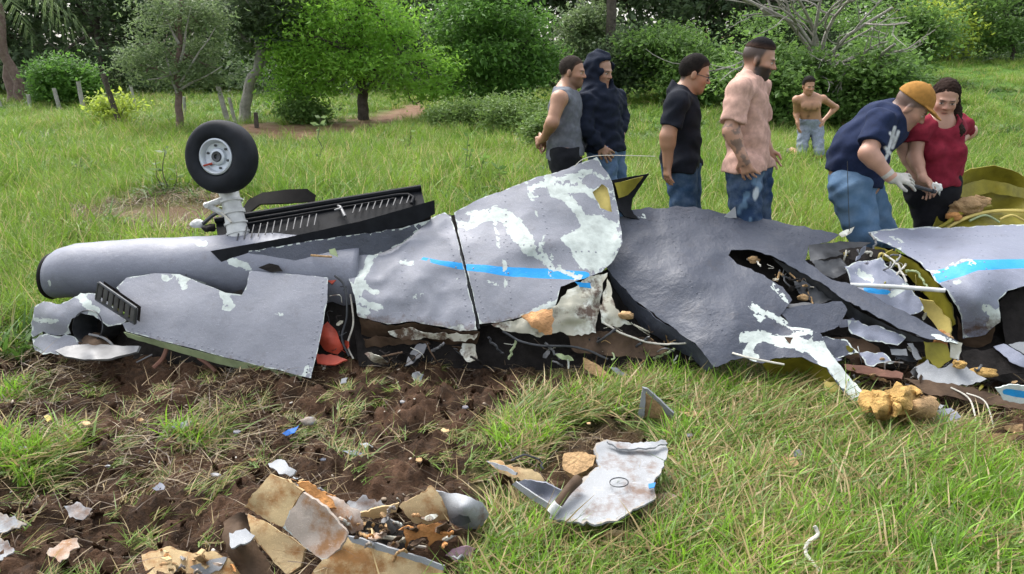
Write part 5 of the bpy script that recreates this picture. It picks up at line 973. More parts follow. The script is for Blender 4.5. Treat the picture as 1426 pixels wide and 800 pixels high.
panel('liner', [(1316, 318, 4.70), (1340, 304, 4.76), (1370, 294, 4.80), (1410, 290, 4.82), (1500, 294, 4.8), (1500, 330, 4.62), (1400, 326, 4.62)], M_OLIVE, W5, crumple=.014, cf=8, seed=97, res=6)
wire('hoop', [(1318, 318, 4.68), (1350, 302, 4.72), (1390, 294, 4.76), (1440, 296, 4.76), (1490, 304, 4.7)], .011, M_YELLOW, W5); wire('hoop', [(1300, 322, 4.7), (1318, 312, 4.68), (1340, 296, 4.74), (1380, 288, 4.78)], .014, M_OLIVE, W5)
wire('rib', [(1350, 308, 4.70), (1372, 300, 4.72), (1392, 310, 4.68)], .007, M_PRIMER, W5); wire('rib', [(1392, 306, 4.7), (1410, 300, 4.72), (1430, 310, 4.68)], .007, M_YELLOW, W5)
lump('insulation', 1346, 290, 4.78, 20, M_TAN, W5, 31, 4, .9, (1.1, .6, .6)); lump('insulation', 1362, 282, 4.84, 13, M_TAN, W5, 33, 4, .9, (1.1, .6, .6)); lump('insulation', 1328, 302, 4.72, 10, M_ORANGE, W5, 32, 3, .9)
panel('white_tag', [(1314, 276, 4.84), (1326, 272, 4.86), (1330, 277, 4.85), (1318, 281, 4.83)], P_WHITE, W5, crumple=.003, seed=98, res=4)
# ================================================================ PEOPLE (one continuous skin each, clothes as parts)
def nrm(v): v = np.asarray(v, float); return v / (np.linalg.norm(v) + 1e-12)
class Vol:
    """signed distance volume; shapes are blended in, the surface is taken with surface nets"""
    def __init__(s, h): s.h = h; s.ops = []
    def cone(s, a, b, ra, rb, k=.02, flat=None, q=1.0, cap=False, neg=False):
        a = np.asarray(a, float); b = np.asarray(b, float); ba = b - a; L2 = ba @ ba + 1e-12; L = math.sqrt(L2)
        fl = nrm(flat) if flat is not None else None
        def f(X, Y, Z):
            dx, dy, dz = X - a[0], Y - a[1], Z - a[2]
            tu = (dx * ba[0] + dy * ba[1] + dz * ba[2]) / L2; t = np.clip(tu, 0, 1)
            ex, ey, ez = dx - t * ba[0], dy - t * ba[1], dz - t * ba[2]
            if fl is not None:
                m = (ex * fl[0] + ey * fl[1] + ez * fl[2]) * (q - 1); ex = ex + m * fl[0]; ey = ey + m * fl[1]; ez = ez + m * fl[2]
            dd = np.sqrt(ex * ex + ey * ey + ez * ez) - (ra + t * (rb - ra))
            if cap: dd = np.maximum(dd, (tu - 1) * L)
            return dd
        R_ = max(ra, rb); s.ops.append((f, np.minimum(a, b) - R_, np.maximum(a, b) + R_, k, neg)); return s
    def ell(s, c, M, rad, k=.02, neg=False):
        """ellipsoid: centre, 3x3 frame (rows = axes), radii"""
        c = np.asarray(c, float); M = np.asarray(M, float); rad = np.asarray(rad, float); rm = rad.min()
        def f(X, Y, Z):
            dx, dy, dz = X - c[0], Y - c[1], Z - c[2]; q = 0; g = 0
            for i in range(3):
                e = dx * M[i, 0] + dy * M[i, 1] + dz * M[i, 2]; q = q + (e / rad[i]) ** 2; g = g + (e / rad[i] ** 2) ** 2
            q = np.sqrt(q); return q * (q - 1) / (np.sqrt(g) + 1e-9)
        ext = np.sqrt(((M * rad[:, None]) ** 2).sum(0)); s.ops.append((f, c - ext, c + ext, k, neg)); return s
    def cutplane(s, p, n, inside=None):
        """remove everything on the side n points to (optionally only within a sphere)"""
        p = np.asarray(p, float); n = nrm(n)
        def f(X, Y, Z):
            d_ = (X - p[0]) * n[0] + (Y - p[1]) * n[1] + (Z - p[2]) * n[2]
            if inside is not None:
                c, r_ = inside; d_ = np.minimum(d_, r_ - np.sqrt((X - c[0]) ** 2 + (Y - c[1]) ** 2 + (Z - c[2]) ** 2))
            return d_
        s.ops.append((f, None, None, 'cut', False)); return s
    def wrinkle(s, amp, f0, seed=0):
        def f(X, Y, Z):
            a = X * f0 + seed; b = Y * f0 * .8 + seed * 2; c = Z * f0 * .75
            return amp * (np.sin(a + 1.9 * np.sin(c * 1.3 + b)) * np.sin(c * 1.7 + 1.3 * np.sin(a * .9)) + .5 * np.sin(2.3 * c - 1.7 * a + 2 * np.sin(b * 1.4)))
        s.ops.append((f, None, None, 'add', False)); return s
    def build(s, shift=0.0):
        lo = np.min([o[1] for o in s.ops if o[1] is not None and not o[4]], 0) - 4 * s.h; hi = np.max([o[2] for o in s.ops if o[1] is not None and not o[4]], 0) + 4 * s.h
        n = np.ceil((hi - lo) / s.h).astype(int) + 1; D = np.full(n, .5, np.float32)
        ax = [(lo[i] + np.arange(n[i]) * s.h).astype(np.float32) for i in range(3)]
        for f, a, b, k, neg in s.ops:
            if a is None: sl = (slice(None),) * 3
            else:
                m = (k if not isinstance(k, str) else 0) + 3 * s.h
                i0 = np.maximum(((a - m - lo) / s.h).astype(int), 0); i1 = np.minimum(((b + m - lo) / s.h).astype(int) + 2, n)
                if (i1 <= i0).any(): continue
                sl = tuple(slice(i0[i], i1[i]) for i in range(3))
            X = ax[0][sl[0]][:, None, None]; Y = ax[1][sl[1]][None, :, None]; Z = ax[2][sl[2]][None, None, :]
            if k == 'add':
                near = np.abs(D) < .04
                d_ = f(X, Y, Z); D[near] += d_[near] if d_.shape == D.shape else np.broadcast_to(d_, D.shape)[near]; continue
            d_ = f(X, Y, Z).astype(np.float32); A = D[sl]
            if k == 'cut': D[sl] = np.maximum(A, d_); continue
            if neg: d_ = -d_; hh = np.maximum(k - np.abs(A - d_), 0) / k; D[sl] = np.maximum(A, d_) + hh * hh * k * .25
            else: hh = np.maximum(k - np.abs(A - d_), 0) / k; D[sl] = np.minimum(A, d_) - hh * hh * k * .25
        return nets(D + shift, lo, s.h)
def nets(D, lo, h):
    S = D < 0; n = D.shape
    c8 = [(i, j, k) for i in (0, 1) for j in (0, 1) for k in (0, 1)]
    def sub(A, o): return A[o[0]:n[0] - 1 + o[0], o[1]:n[1] - 1 + o[1], o[2]:n[2] - 1 + o[2]]
    cnt = np.zeros((n[0] - 1, n[1] - 1, n[2] - 1), np.int8)
    for o in c8: cnt += sub(S, o)
    mask = (cnt > 0) & (cnt < 8); idx = np.full(mask.shape, -1, np.int64); ids = np.argwhere(mask); idx[mask] = np.arange(len(ids))
    vals = {o: D[ids[:, 0] + o[0], ids[:, 1] + o[1], ids[:, 2] + o[2]] for o in c8}
    acc = np.zeros((len(ids), 3)); num = np.zeros(len(ids))
    for o in c8:
        for a_ in range(3):
            if o[a_] == 0:
                p = list(o); p[a_] = 1; p = tuple(p); d0, d1 = vals[o], vals[p]; x = (d0 < 0) != (d1 < 0)
                t = np.where(x, d0 / np.where(x, d0 - d1, 1), 0)
                pos = np.tile(np.array(o, float), (len(ids), 1)); pos[:, a_] = t; acc += pos * x[:, None]; num += x
    V = lo + h * (ids + acc / num[:, None]); F = []
    for a_ in range(3):
        b_, c_ = (a_ + 1) % 3, (a_ + 2) % 3
        sa = [slice(0, n[i] - (1 if i == a_ else 0)) for i in range(3)]; sb = [slice(1 if i == a_ else 0, n[i]) for i in range(3)]
        ch = S[tuple(sa)] != S[tuple(sb)]; e = np.argwhere(ch)
        e = e[(e[:, b_] > 0) & (e[:, c_] > 0) & (e[:, b_] < n[b_] - 1) & (e[:, c_] < n[c_] - 1)]
        q = []
        for db, dc in ((1, 1), (0, 1), (0, 0), (1, 0)):
            g = e.copy(); g[:, b_] -= db; g[:, c_] -= dc; q.append(idx[g[:, 0], g[:, 1], g[:, 2]])
        q = np.stack(q, 1); fl = S[e[:, 0], e[:, 1], e[:, 2]]; q[~fl] = q[~fl][:, ::-1]; F.append(q)
    F = np.concatenate(F); F = F[(F >= 0).all(1)]
    return V, F
def frame(yaw, pitch=0, roll=0):
    """head frame rows: forward, left, up. yaw 0 = facing +x, -90 = facing the camera; pitch > 0 looks down"""
    y, p, ro = R(yaw), R(pitch), R(roll)
    f = np.array((math.cos(y) * math.cos(p), math.sin(y) * math.cos(p), -math.sin(p))); l = np.array((-math.sin(y), math.cos(y), 0)); u = np.cross(f, l)
    l2 = l * math.cos(ro) + u * math.sin(ro); u2 = -l * math.sin(ro) + u * math.cos(ro); return np.stack([f, l2, u2])
# materials driven by a colour attribute on the mesh
def col_mat(name, rough, bump_scale, bump_s, spec=.4, sss=0.0, var=.12, bd=.002):
    t = NT(name); c = t.attr('Col', 'Color'); n = t.noise(35, 4); c = t.mix(t.ramp(n, .3, .7), t.mix(1.0, c, (1 - var,) * 3, 'MULTIPLY'), t.mix(1.0, c, (1 + var,) * 3, 'MULTIPLY'))
    m = t.fin(c, rough, 0, t.bump(t.noise(bump_scale, 3), bump_s, bd), spec)
    if sss: t.b.inputs['Subsurface Weight'].default_value = sss; t.b.inputs['Subsurface Radius'].default_value = (.01, .004, .002); t.b.inputs['Subsurface Scale'].default_value = 1
    return m
M_SKIN = col_mat('skin', .48, 500, .12, .4, 0, .06); M_CLOTH = col_mat('cloth', .9, 260, .35, .15, var=.2); M_HAIR = col_mat('hair', .85, 320, .8, .08, var=.3, bd=.004)
t = NT('denim'); c = t.attr('Col', 'Color'); n = t.noise(9, 5, .65); n2 = t.noise(380, 2); c = t.mix(t.ramp(n, .40, .75), c, t.mix(.22, c, (.42, .52, .62))); c = t.mix(t.math('MULTIPLY', n2, .3), c, (.02, .04, .08))
M_DENIM = t.fin(c, .9, 0, t.bump(n2, .3, .002, t.bump(t.noise(22, 4), .5, .012)), .15)
M_GLOVE = plain('latex_glove', (.42, .40, .36), .5, 0, .1, 40, .3, 90); M_FRAME = plain('glasses_frame', (.03, .03, .035), .35)
M_SHOE = plain('shoe', (.12, .10, .09), .7)
def head_to(V, hc, M, s): return (V - hc) @ M.T / s
class Person:
    def __init__(s, name_label, Y, ground_px, skin, hk=1.0):
        s.Y = Y; s.skin = np.array(skin); s.label = name_label
        x = at(ground_px, 300, Y)[0]; s.base = np.array((x, Y, float(H(x, Y)))); s.T = thing('person', name_label, 'person', s.base)
        s.body = Vol(.0062); s.paint = []
    def J(s, px, py, dy=0.0): return at(px, py, s.Y + dy)
    def head(s, px, py, yaw, pitch=0, roll=0, size=1.0, dy=0.0, nose=1.0, jaw=1.0):
        s.hc = s.J(px, py, dy); s.M = frame(yaw, pitch, roll); s.hs = size; M = s.M; b = s.body; k = size
        def L(x, y, z): return s.hc + k * (x * M[0] + y * M[1] + z * M[2])
        s.L = L
        b.ell(L(-.012, 0, .03), M, np.array((.100, .078, .094)) * k, .01); b.ell(L(.03, 0, -.045), M, np.array((.066, .060 * jaw, .080)) * k, .03)
        b.ell(L(.070, 0, -.102), M, np.array((.024, .026, .020)) * k, .03); b.ell(L(.020, 0, -.075), M, np.array((.06, .056 * jaw, .04)) * k, .03)
        for sd in (-1, 1):
            b.ell(L(.058, sd * .038, -.03), M, np.array((.028, .024, .024)) * k, .02); b.ell(L(-.008, sd * .079, -.012), M, np.array((.018, .009, .032)) * k, .006)
            b.ell(L(.101, sd * .034, -.004), M, np.array((.015, .020, .012)) * k, .012, neg=True); b.ell(L(.079, sd * .032, -.004), M, np.array((.0135, .015, .012)) * k, .003)
        b.ell(L(.082, 0, .017), M, np.array((.017, .048, .010)) * k, .016)
        b.cone(L(.088, 0, .010), L(.088 + .024 * nose, 0, -.030), .008 * k, .0125 * k, .010)
        for sd in (-1, 1): b.ell(L(.098, sd * .013, -.034), M, np.array((.011, .009, .009)) * k, .008)
        b.ell(L(.089, 0, -.060), M, np.array((.012, .023, .0065)) * k, .005); b.ell(L(.087, 0, -.074), M, np.array((.012, .020, .0070)) * k, .005)
    def neckto(s, N, r0=.054, r1=.062):
        s.N = N; s.body.cone(s.L(-.02, 0, -.05), N, r0 * s.hs, r1, .03)
    def hand(s, W, d, n, curl=.6, k=1.0, spread=.42, vol=None, thumb=1):
        """W wrist, d direction of the hand, n palm normal (fingers curl towards n)"""
        b = vol or s.body; d = nrm(d); n = nrm(np.asarray(n, float) - d * np.dot(n, d)); sd = np.cross(n, d) * thumb
        P = W + d * .085 * k; b.cone(W - d * .01, W + d * .03 * k, .024 * k, .027 * k, .015); 
        for j in (-1, 0, 1): b.cone(W + d * .015 * k + sd * j * .012 * k, P + sd * j * .024 * k, .014 * k, .0135 * k, .012)
        Ls = (.068, .078, .074, .058)
        for i, L in enumerate(Ls):
            o = (i - 1.5) * -.0195 * k; K = P + sd * o - d * .004; a0 = curl * .55; dd = nrm(d * math.cos(a0) + n * math.sin(a0) + sd * -(i - 1.5) * spread * .5)
            p1 = K + dd * L * .48 * k; a1 = curl * 1.4; d2 = nrm(d * math.cos(a1) + n * math.sin(a1) + sd * -(i - 1.5) * spread * .3); p2 = p1 + d2 * L * .52 * k
            b.cone(K, p1, .0092 * k, .0080 * k, .004); b.cone(p1, p2, .0080 * k, .0068 * k, .002)
        t0 = W + d * .028 * k + sd * .024 * k; t1 = t0 + nrm(d * .75 + sd * .75 + n * .35) * .042 * k; t2 = t1 + nrm(d * 1.0 + sd * .15 + n * .5) * .034 * k
        b.cone(t0, t1, .0125 * k, .0105 * k, .008); b.cone(t1, t2, .0105 * k, .0085 * k, .004)
    def arm(s, S_, E, W, r=(.050, .042, .040, .027), hd=None, hn=None, **k):
        b = s.body; b.cone(S_, E, r[0], r[1], .03); b.cone(E, W, r[2], r[3], .02); m = E + (W - E) * .28; b.cone(E, m, r[2], r[2] * 1.06, .02)
        s.hand(W, hd if hd is not None else W - E, hn if hn is not None else (0, 1, 0), **k)
    def torso(s, N, S1, S2, Wt, P, front, infl=0.0, vol=None, chest=.150, waist=.135, hip=.150, q=1.38, k=.05):
        b = vol or s.body; C = (S1 + S2) / 2; C = C + (Wt - C) * .28; i = infl
        b.cone(S1, S2, .056 + i, .056 + i, k); b.cone(N, (S1 + N) / 2 + (0, 0, -.015), .05 + i, .055 + i, .04); b.cone(N, (S2 + N) / 2 + (0, 0, -.015), .05 + i, .055 + i, .04)
        b.cone(C, Wt, chest + i, waist + i, k, front, q); b.cone(Wt, P, waist + i, hip + i, k, front, q * .92)
    def leg(s, Hp, K, A, toe, infl=0.0, vol=None, r=(.088, .060, .056, .042)):
        b = vol or s.body; b.cone(Hp, K, r[0] + infl, r[1] + infl, .04); b.cone(K, A, r[2] + infl, r[3] + infl, .03)
        if vol is None: b.cone(A, toe, .038, .034, .02)
    def finish_body(s, hairmask=None, beard=0.0, beard_col=(.03, .022, .018), browcol=(.03, .02, .016), extra=None):
        V, F = s.body.build(); q = head_to(V, s.hc, s.M, s.hs); C = np.tile(s.skin, (len(V), 1)); x, y, z = q.T; hd = (np.abs(q) < .16).all(1)
        C = C * (1 + .10 * fbm(V[:, 0] * 14, V[:, 1] * 14, V[:, 2] * 14, 2, 4))[:, None]
        def put(m, col, a=1.0): m = np.clip(m, 0, 1)[:, None] * a; C[:] = C * (1 - m) + np.array(col) * m
        e = lambda cx, cy, cz, rx, ry, rz, soft=.35: sstep(1 + soft, 1 - soft, np.sqrt(((x - cx) / rx) ** 2 + ((np.abs(y) - cy) / ry) ** 2 + ((z - cz) / rz) ** 2)) * hd
        put(e(.06, .045, -.035, .04, .03, .025, .6), s.skin * np.array((1.12, .88, .85)), .5); put(e(.105, 0, -.03, .03, .02, .018, .6), s.skin * np.array((1.15, .88, .85)), .5)
        if beard:
            bm = sstep(-.030, -.055, z - .010 * np.abs(y) / .06 + .25 * np.maximum(0, .035 - x)) * sstep(-.025, .02, x) * hd * (z > -.145)
            bm = bm * (1 - .9 * e(.09, 0, -.067, .03, .021, .010, .4)); bm = np.maximum(bm, e(.1, .01, -.048, .03, .03, .007, .4) * .9); bm = np.maximum(bm, sstep(.022, .004, np.abs(x - .006)) * sstep(.02, -.02, z) * (np.abs(y) > .05) * (z > -.07) * hd)
            put(bm, beard_col, beard)
        put(e(.095, .0, -.067, .03, .021, .0095, .3), s.skin * np.array((1.0, .66, .62)), .85); put(e(.1, 0, -.067, .03, .022, .0028, .5), (.05, .02, .018), .8)
        put(e(.092, .034, .016, .03, .022, .0055, .4), browcol, .9); put(e(.092, .033, -.004, .03, .0145, .0062, .3), (.55, .5, .46), .9); put(e(.094, .033, -.004, .03, .0062, .0068, .3), (.02, .015, .012), 1); put(e(.092, .033, .003, .03, .017, .0028, .4), (.03, .02, .018), .8)
        put(e(.11, .008, -.042, .02, .006, .004, .4), s.skin * .35, .8)
        if hairmask is not None: put(hairmask(x, y, z) * hd, hairmask.col, hairmask.a)
        if extra: extra(V, C)
        me = mesh_np('body', V, F); add_attr(me, 'Col', C, 'FLOAT_COLOR'); return obj('body', me, M_SKIN, s.T)
    def part(s, name, vol, mat, col, paint=None, label=None):
        V, F = vol.build(); C = np.tile(np.array(col, float), (len(V), 1))
        if paint: paint(V, C)
        me = mesh_np(name, V, F); add_attr(me, 'Col', C, 'FLOAT_COLOR'); o = obj(name, me, mat, s.T)
        if label: o['label'] = label
        return o
    def hair(s, col, t=.010, line=((-.12, -.075), (-.06, -.065), (-.045, -.03), (-.02, -.005), (.004, -.02), (.018, .01), (.034, .05), (.062, .072), (.1, .086)), h=.0052, top=0.0, name='hair', mat=None):
        """close cap of hair that thins out towards the hairline"""
        lx, lz = np.array(line).T; M, hc, k = s.M, s.hc, s.hs; c = np.array((-.012, 0, .03)); rad = np.array((.100, .078, .094))
        def f(X, Y, Z):
            d_ = [(X - hc[0]) * M[i, 0] + (Y - hc[1]) * M[i, 1] + (Z - hc[2]) * M[i, 2] for i in range(3)]; d_ = [q / k for q in d_]
            e = [(d_[i] - c[i]) / rad[i] for i in range(3)]; q = np.sqrt(e[0] ** 2 + e[1] ** 2 + e[2] ** 2); dist = (q - 1) * .088
            g = d_[2] - np.interp(d_[0], lx, lz); up = sstep(.05, .11, d_[2]) * sstep(-.09, -.02, d_[0])
            n = .0016 * np.sin(d_[0] * 520 + 2 * np.sin(d_[1] * 310)) * np.sin(d_[1] * 480 + d_[2] * 260)
            return np.maximum(dist - .0035 - t * sstep(-.004, .05, g) - top * up - n, -g * .7) * k
        v = Vol(h); v.ops.append((f, hc - .16, hc + .16, .001, False)); 
        def fade(V, C): q = head_to(V, s.hc, s.M, s.hs); g = sstep(-.002, .045, q[:, 2] - np.interp(q[:, 0], lx, lz))[:, None]; C[:] = C * g + (C * .7 + s.skin * .13) * (1 - g)
        return s.part(name, v, mat or M_HAIR, col, fade)
    def shoes(s, feet):
        for A, toe in feet:
            v = Vol(.009); v.cone(A + (0, 0, -.02), toe, .05, .043, .02); V, F = v.build(); obj('shoe', mesh_np('shoe', V, F), M_SHOE, s.T)
def hair_paint(col, a=.85, soft=.012):
    lx, lz = np.array(((-.12, -.075), (-.06, -.068), (-.045, -.03), (-.02, -.005), (.004, -.025), (.018, .008), (.034, .05), (.062, .072), (.1, .086))).T
    return HM(lambda x, y, z: sstep(-soft, soft * 2, z - np.interp(x, lx, lz)) * (np.abs(y) < .0775), col, a)
class HM:
    def __init__(s, f, col, a): s.f = f; s.col = col; s.a = a
    def __call__(s, *q): return s.f(*q)
def foot_z(p, dz=.07): return np.array((p[0], p[1], float(H(p[0], p[1])) + dz))
BUZZ = (.028, .022, .018)

# ---- 1 man in a grey tank top, hands clasped behind his back
p = Person('man in grey tank top with hands clasped behind his back', 5.75, 790, (.34, .185, .115))
p.head(797, 100, -18, 6, 0, .89); N = p.J(786, 126); p.neckto(N)
S1, S2 = p.J(779, 138, -.20), p.J(797, 136, .19); Wt, P = p.J(785, 186), p.J(787, 214); fr = np.array((.96, -.28, 0))
p.torso(N, S1, S2, Wt, P, fr, chest=.145, waist=.128, q=1.25)
E1, W1 = p.J(769, 171, -.26), p.J(758, 192, -.10); p.arm(S1, E1, W1, (.056, .044, .043, .029), hd=(-.55, .6, -.35), hn=(.4, .5, -.2), curl=.9)
E2, W2 = p.J(782, 172, .27), p.J(764, 194, .06); p.arm(S2, E2, W2, (.056, .044, .043, .029), hd=(-.6, -.5, -.3), hn=(.4, -.5, -.3), curl=.9)
H1, H2 = p.J(787, 218, -.09), p.J(790, 218, .09); K1, K2 = p.J(790, 305, -.11), p.J(796, 305, .10); A1, A2 = foot_z(p.J(788, 380, -.12)), foot_z(p.J(795, 380, .12))
t1, t2 = A1 + (.15, -.04, -.03), A2 + (.15, -.04, -.03); p.leg(H1, K1, A1, t1); p.leg(H2, K2, A2, t2)
p.finish_body(hair_paint(BUZZ, .8), .55); p.hair(BUZZ, .0005)
v = Vol(.0075); p.torso(N, S1 + (S2 - S1) * .14, S2 - (S2 - S1) * .14, Wt, P, fr, .013, v, chest=.145, waist=.132, q=1.25)
v.ell(N + np.array((.02, -.01, .045)), np.eye(3), (.085, .085, .085), .012, neg=True); v.ell(S1 + np.array((.0, -.045, -.03)), np.eye(3), (.085, .085, .115), .02, neg=True); v.ell(S2 + np.array((0, .045, -.03)), np.eye(3), (.085, .085, .115), .02, neg=True)
v.cutplane(p.J(786, 219), (0.1, 0, -1)); v.wrinkle(0.0053, 26, 1); p.part('tank_top', v, M_CLOTH, (.135, .145, .165))
v = Vol(.009); v.cone(P + (0, 0, .03), P + (0, 0, -.04), .15, .155, .05, fr, 1.2); v.cone(H1, K1, .105, .088, .04); v.cone(H2, K2, .105, .088, .04); v.cutplane(p.J(788, 203), (0, 0, 1)); v.cutplane(p.J(788, 318), (0, 0, -1)); v.wrinkle(0.0045, 22, 5); p.part('shorts', v, M_CLOTH, (.012, .013, .016))
p.shoes([(A1, t1), (A2, t2)])

# ---- 2 man in a hooded jacket, hand in pocket
p = Person('man in dark navy hooded jacket with one hand in his jeans pocket', 5.95, 845, (.33, .19, .125))
p.head(836, 99, -38, 12, 0, .90); N = p.J(833, 126); p.neckto(N)
S1, S2 = p.J(817, 142, -.13), p.J(856, 139, .14); Wt, P = p.J(838, 180), p.J(841, 205); fr = np.array((.75, -.66, 0))
p.torso(N, S1, S2, Wt, P, fr, q=1.3)
E1, W1 = p.J(814, 178, -.2), p.J(834, 202, -.18); p.arm(S1, E1, W1, hd=(.6, -.1, -.55), hn=(.1, .6, -.3), curl=.5)
E2, W2 = p.J(866, 165, .17), p.J(866, 181, .05); p.arm(S2, E2, W2, hd=(.05, -.1, -1), hn=(-1, -.3, 0), curl=.7)
H1, H2 = p.J(841, 212, -.07), p.J(852, 212, .08); K1, K2 = p.J(848, 295, -.09), p.J(864, 295, .09); A1, A2 = foot_z(p.J(848, 372, -.1)), foot_z(p.J(866, 372, .12))
t1, t2 = A1 + (.13, -.08, -.03), A2 + (.13, -.08, -.03); p.leg(H1, K1, A1, t1); p.leg(H2, K2, A2, t2); p.finish_body(None, .12)
v = Vol(.0075); p.torso(N, S1, S2, Wt, P, fr, .032, v, q=1.25)
v.cone(S1, E1, .072, .062, .03); v.cone(E1, W1 + (E1 - W1) * .06, .062, .046, .02); v.cone(S2, E2, .072, .062, .03); v.cone(E2, W2 + (E2 - W2) * .1, .060, .046, .02)
v.ell(p.L(-.025, 0, .015), p.M, np.array((.135, .116, .148)) * p.hs, .03); v.cone(p.L(-.04, 0, -.09), N + (0, 0, -.02), .10, .12, .05)
v.ell(p.L(.115, 0, -.008), p.M, np.array((.125, .082, .112)) * p.hs, .012, neg=True); v.ell(p.L(.0, 0, -.0), p.M, np.array((.112, .086, .118)) * p.hs, .006, neg=True); v.cone(p.L(.04, 0, -.05), p.L(.0, 0, -.15), .07, .055, .01, neg=True)
v.cutplane(p.J(842, 210), (0.05, 0, -1)); v.wrinkle(0.0090, 30, 2); p.part('hooded_jacket', v, M_CLOTH, (.010, .014, .026))
v = Vol(.009); v.cone(P + (0, 0, .05), P + (0, 0, -.05), .15, .15, .05, fr, 1.2); p.leg(H1, K1, A1 + (0, 0, .03), t1, .016, v); p.leg(H2, K2, A2 + (0, 0, .03), t2, .016, v); v.wrinkle(0.0060, 26, 4); v.cutplane(p.J(842, 200), (0, 0, 1)); p.part('jeans', v, M_DENIM, (.075, .135, .235))
p.shoes([(A1, t1), (A2, t2)])

# ---- 3 man in a black polo with glasses
p = Person('man in black polo shirt with thin glasses looking down', 4.95, 952, (.31, .165, .10))
p.head(967, 103, -8, 16, 0, .92, jaw=1.04); N = p.J(950, 131); p.neckto(N, .05, .06)
S1, S2 = p.J(943, 143, -.19), p.J(956, 141, .19); Wt, P = p.J(949, 196), p.J(946, 222); fr = np.array((.97, -.22, 0))
p.torso(N, S1, S2, Wt, P, fr, chest=.132, waist=.13, hip=.13, q=1.28, k=.03)
E1, W1 = p.J(930, 190, -.23), p.J(930, 224, -.22); p.arm(S1, E1, W1, (.056, .047, .045, .031), hd=(0, -.05, -1), hn=(1, .3, 0), curl=.45, k=1.02)
E2, W2 = p.J(950, 192, .24), p.J(960, 226, .2); p.arm(S2, E2, W2, (.056, .047, .045, .031), hd=(0.1, 0, -1), hn=(1, -.3, 0), curl=.5)
H1, H2 = p.J(948, 228, -.09), p.J(954, 228, .09); K1, K2 = p.J(956, 335, -.10), p.J(962, 335, .10); A1, A2 = foot_z(p.J(950, 428, -.1)), foot_z(p.J(960, 428, .12))
t1, t2 = A1 + (.16, -.03, -.03), A2 + (.16, -.03, -.03); p.leg(H1, K1, A1, t1); p.leg(H2, K2, A2, t2); p.finish_body(hair_paint((.012, .010, .009), .9), .10)
p.hair((.012, .010, .009), .001, top=.007)
mb = MB()
for sd in (-1, 1):
    an = np.linspace(0, 2 * math.pi, 17); mb.tube([p.L(.106 - .012 * abs(math.cos(a)), sd * .034 + .025 * math.cos(a), -.006 + .016 * math.sin(a)) for a in an], .0022, 5, False)
    mb.tube([p.L(.094, sd * .059, 0), p.L(.05, sd * .074, .002), p.L(-.01, sd * .083, 0)], .0022, 5)
mb.tube([p.L(.108, -.01, -.002), p.L(.109, .01, -.002)], .0022, 5); obj('glasses', mb.mesh('glasses'), M_FRAME, p.T)
v = Vol(.0075); p.torso(N, S1, S2, Wt, P, fr, .013, v, chest=.138, waist=.136, hip=.138, q=1.28, k=.03)
for S_, E in ((S1, E1), (S2, E2)): v.cone(S_, S_ + (E - S_) * .72, .068, .064, .03, cap=True)
v.cone(N + (-.02, 0, .0), N + (.0, 0, .055), .085, .070, .015); v.cone(N + (0, 0, -.02), N + (.03, 0, .10), .064, .066, .006, neg=True); v.cutplane(N + np.array((0, 0, .045)), (.5, 0, 1)); v.cone(H1, H1 + (0, 0, -.05), .112, .112, .03); v.cone(H2, H2 + (0, 0, -.05), .112, .112, .03); v.cutplane(p.J(946, 236), (.08, 0, -1)); v.wrinkle(0.0067, 24, 7); p.part('polo_shirt', v, M_CLOTH, (.010, .012, .018))
v = Vol(.009); v.cone(P + (0, 0, .05), P + (0, 0, -.05), .138, .138, .03, fr, 1.2); p.leg(H1, K1, A1 + (0, 0, .03), t1, .014, v); p.leg(H2, K2, A2 + (0, 0, .03), t2, .014, v); v.wrinkle(0.0060, 26, 4); v.cutplane(p.J(946, 218), (0, 0, 1)); p.part('jeans', v, M_DENIM, (.022, .055, .115))
p.shoes([(A1, t1), (A2, t2)])

# ---- 4 bearded man in a pink T-shirt
p = Person('bearded man in dusty pink t-shirt with tattooed arm and ripped jeans', 4.65, 1042, (.36, .20, .135))
p.head(1057, 83, -20, 14, 0, .91); N = p.J(1043, 112); p.neckto(N, .052, .06)
S1, S2 = p.J(1030, 126, -.18), p.J(1055, 123, .19); Wt, P = p.J(1041, 190), p.J(1041, 226); fr = np.array((.93, -.36, 0))
p.torso(N, S1, S2, Wt, P, fr, chest=.120, waist=.115, hip=.12, q=1.28, k=.03)
E1, W1 = p.J(1018, 183, -.24), p.J(1034, 219, -.27); p.arm(S1, E1, W1, (.054, .045, .044, .030), hd=(.45, .05, -.9), hn=(.6, .9, 0), curl=.55, k=1.08)
E2, W2 = p.J(1060, 180, .27), p.J(1069, 207, .2); p.arm(S2, E2, W2, (.054, .045, .044, .030), hd=(.35, -.1, -.9), hn=(-.3, -1, 0), curl=.7)
H1, H2 = p.J(1036, 236, -.09), p.J(1050, 236, .09); K1, K2 = p.J(1042, 345, -.11), p.J(1056, 345, .10); A1, A2 = foot_z(p.J(1036, 448, -.12)), foot_z(p.J(1056, 448, .12))
t1, t2 = A1 + (.16, -.06, -.03), A2 + (.16, -.06, -.03); p.leg(H1, K1, A1, t1); p.leg(H2, K2, A2, t2)
def tattoo(V, C):
    d_ = E1 + (W1 - E1) * np.clip(((V - E1) @ (W1 - E1)) / ((W1 - E1) @ (W1 - E1)), -.35, .98)[:, None]; m = (np.linalg.norm(V - d_, axis=1) < .06) * sstep(.0, .14, fbm(V[:, 0] * 34, V[:, 1] * 34, V[:, 2] * 34, 3, 6))
    C[:] = C * (1 - .6 * m[:, None]) + np.array((.05, .055, .06)) * .6 * m[:, None]
p.finish_body(HM(lambda x, y, z: sstep(-.02, .05, z - np.interp(x, (-.12, -.06, -.02, .01, .03, .06), (-.05, -.045, -.02, -.02, .04, .07))) * (x < .075), (.022, .018, .017), .9), .95, (.010, .008, .007), extra=tattoo)
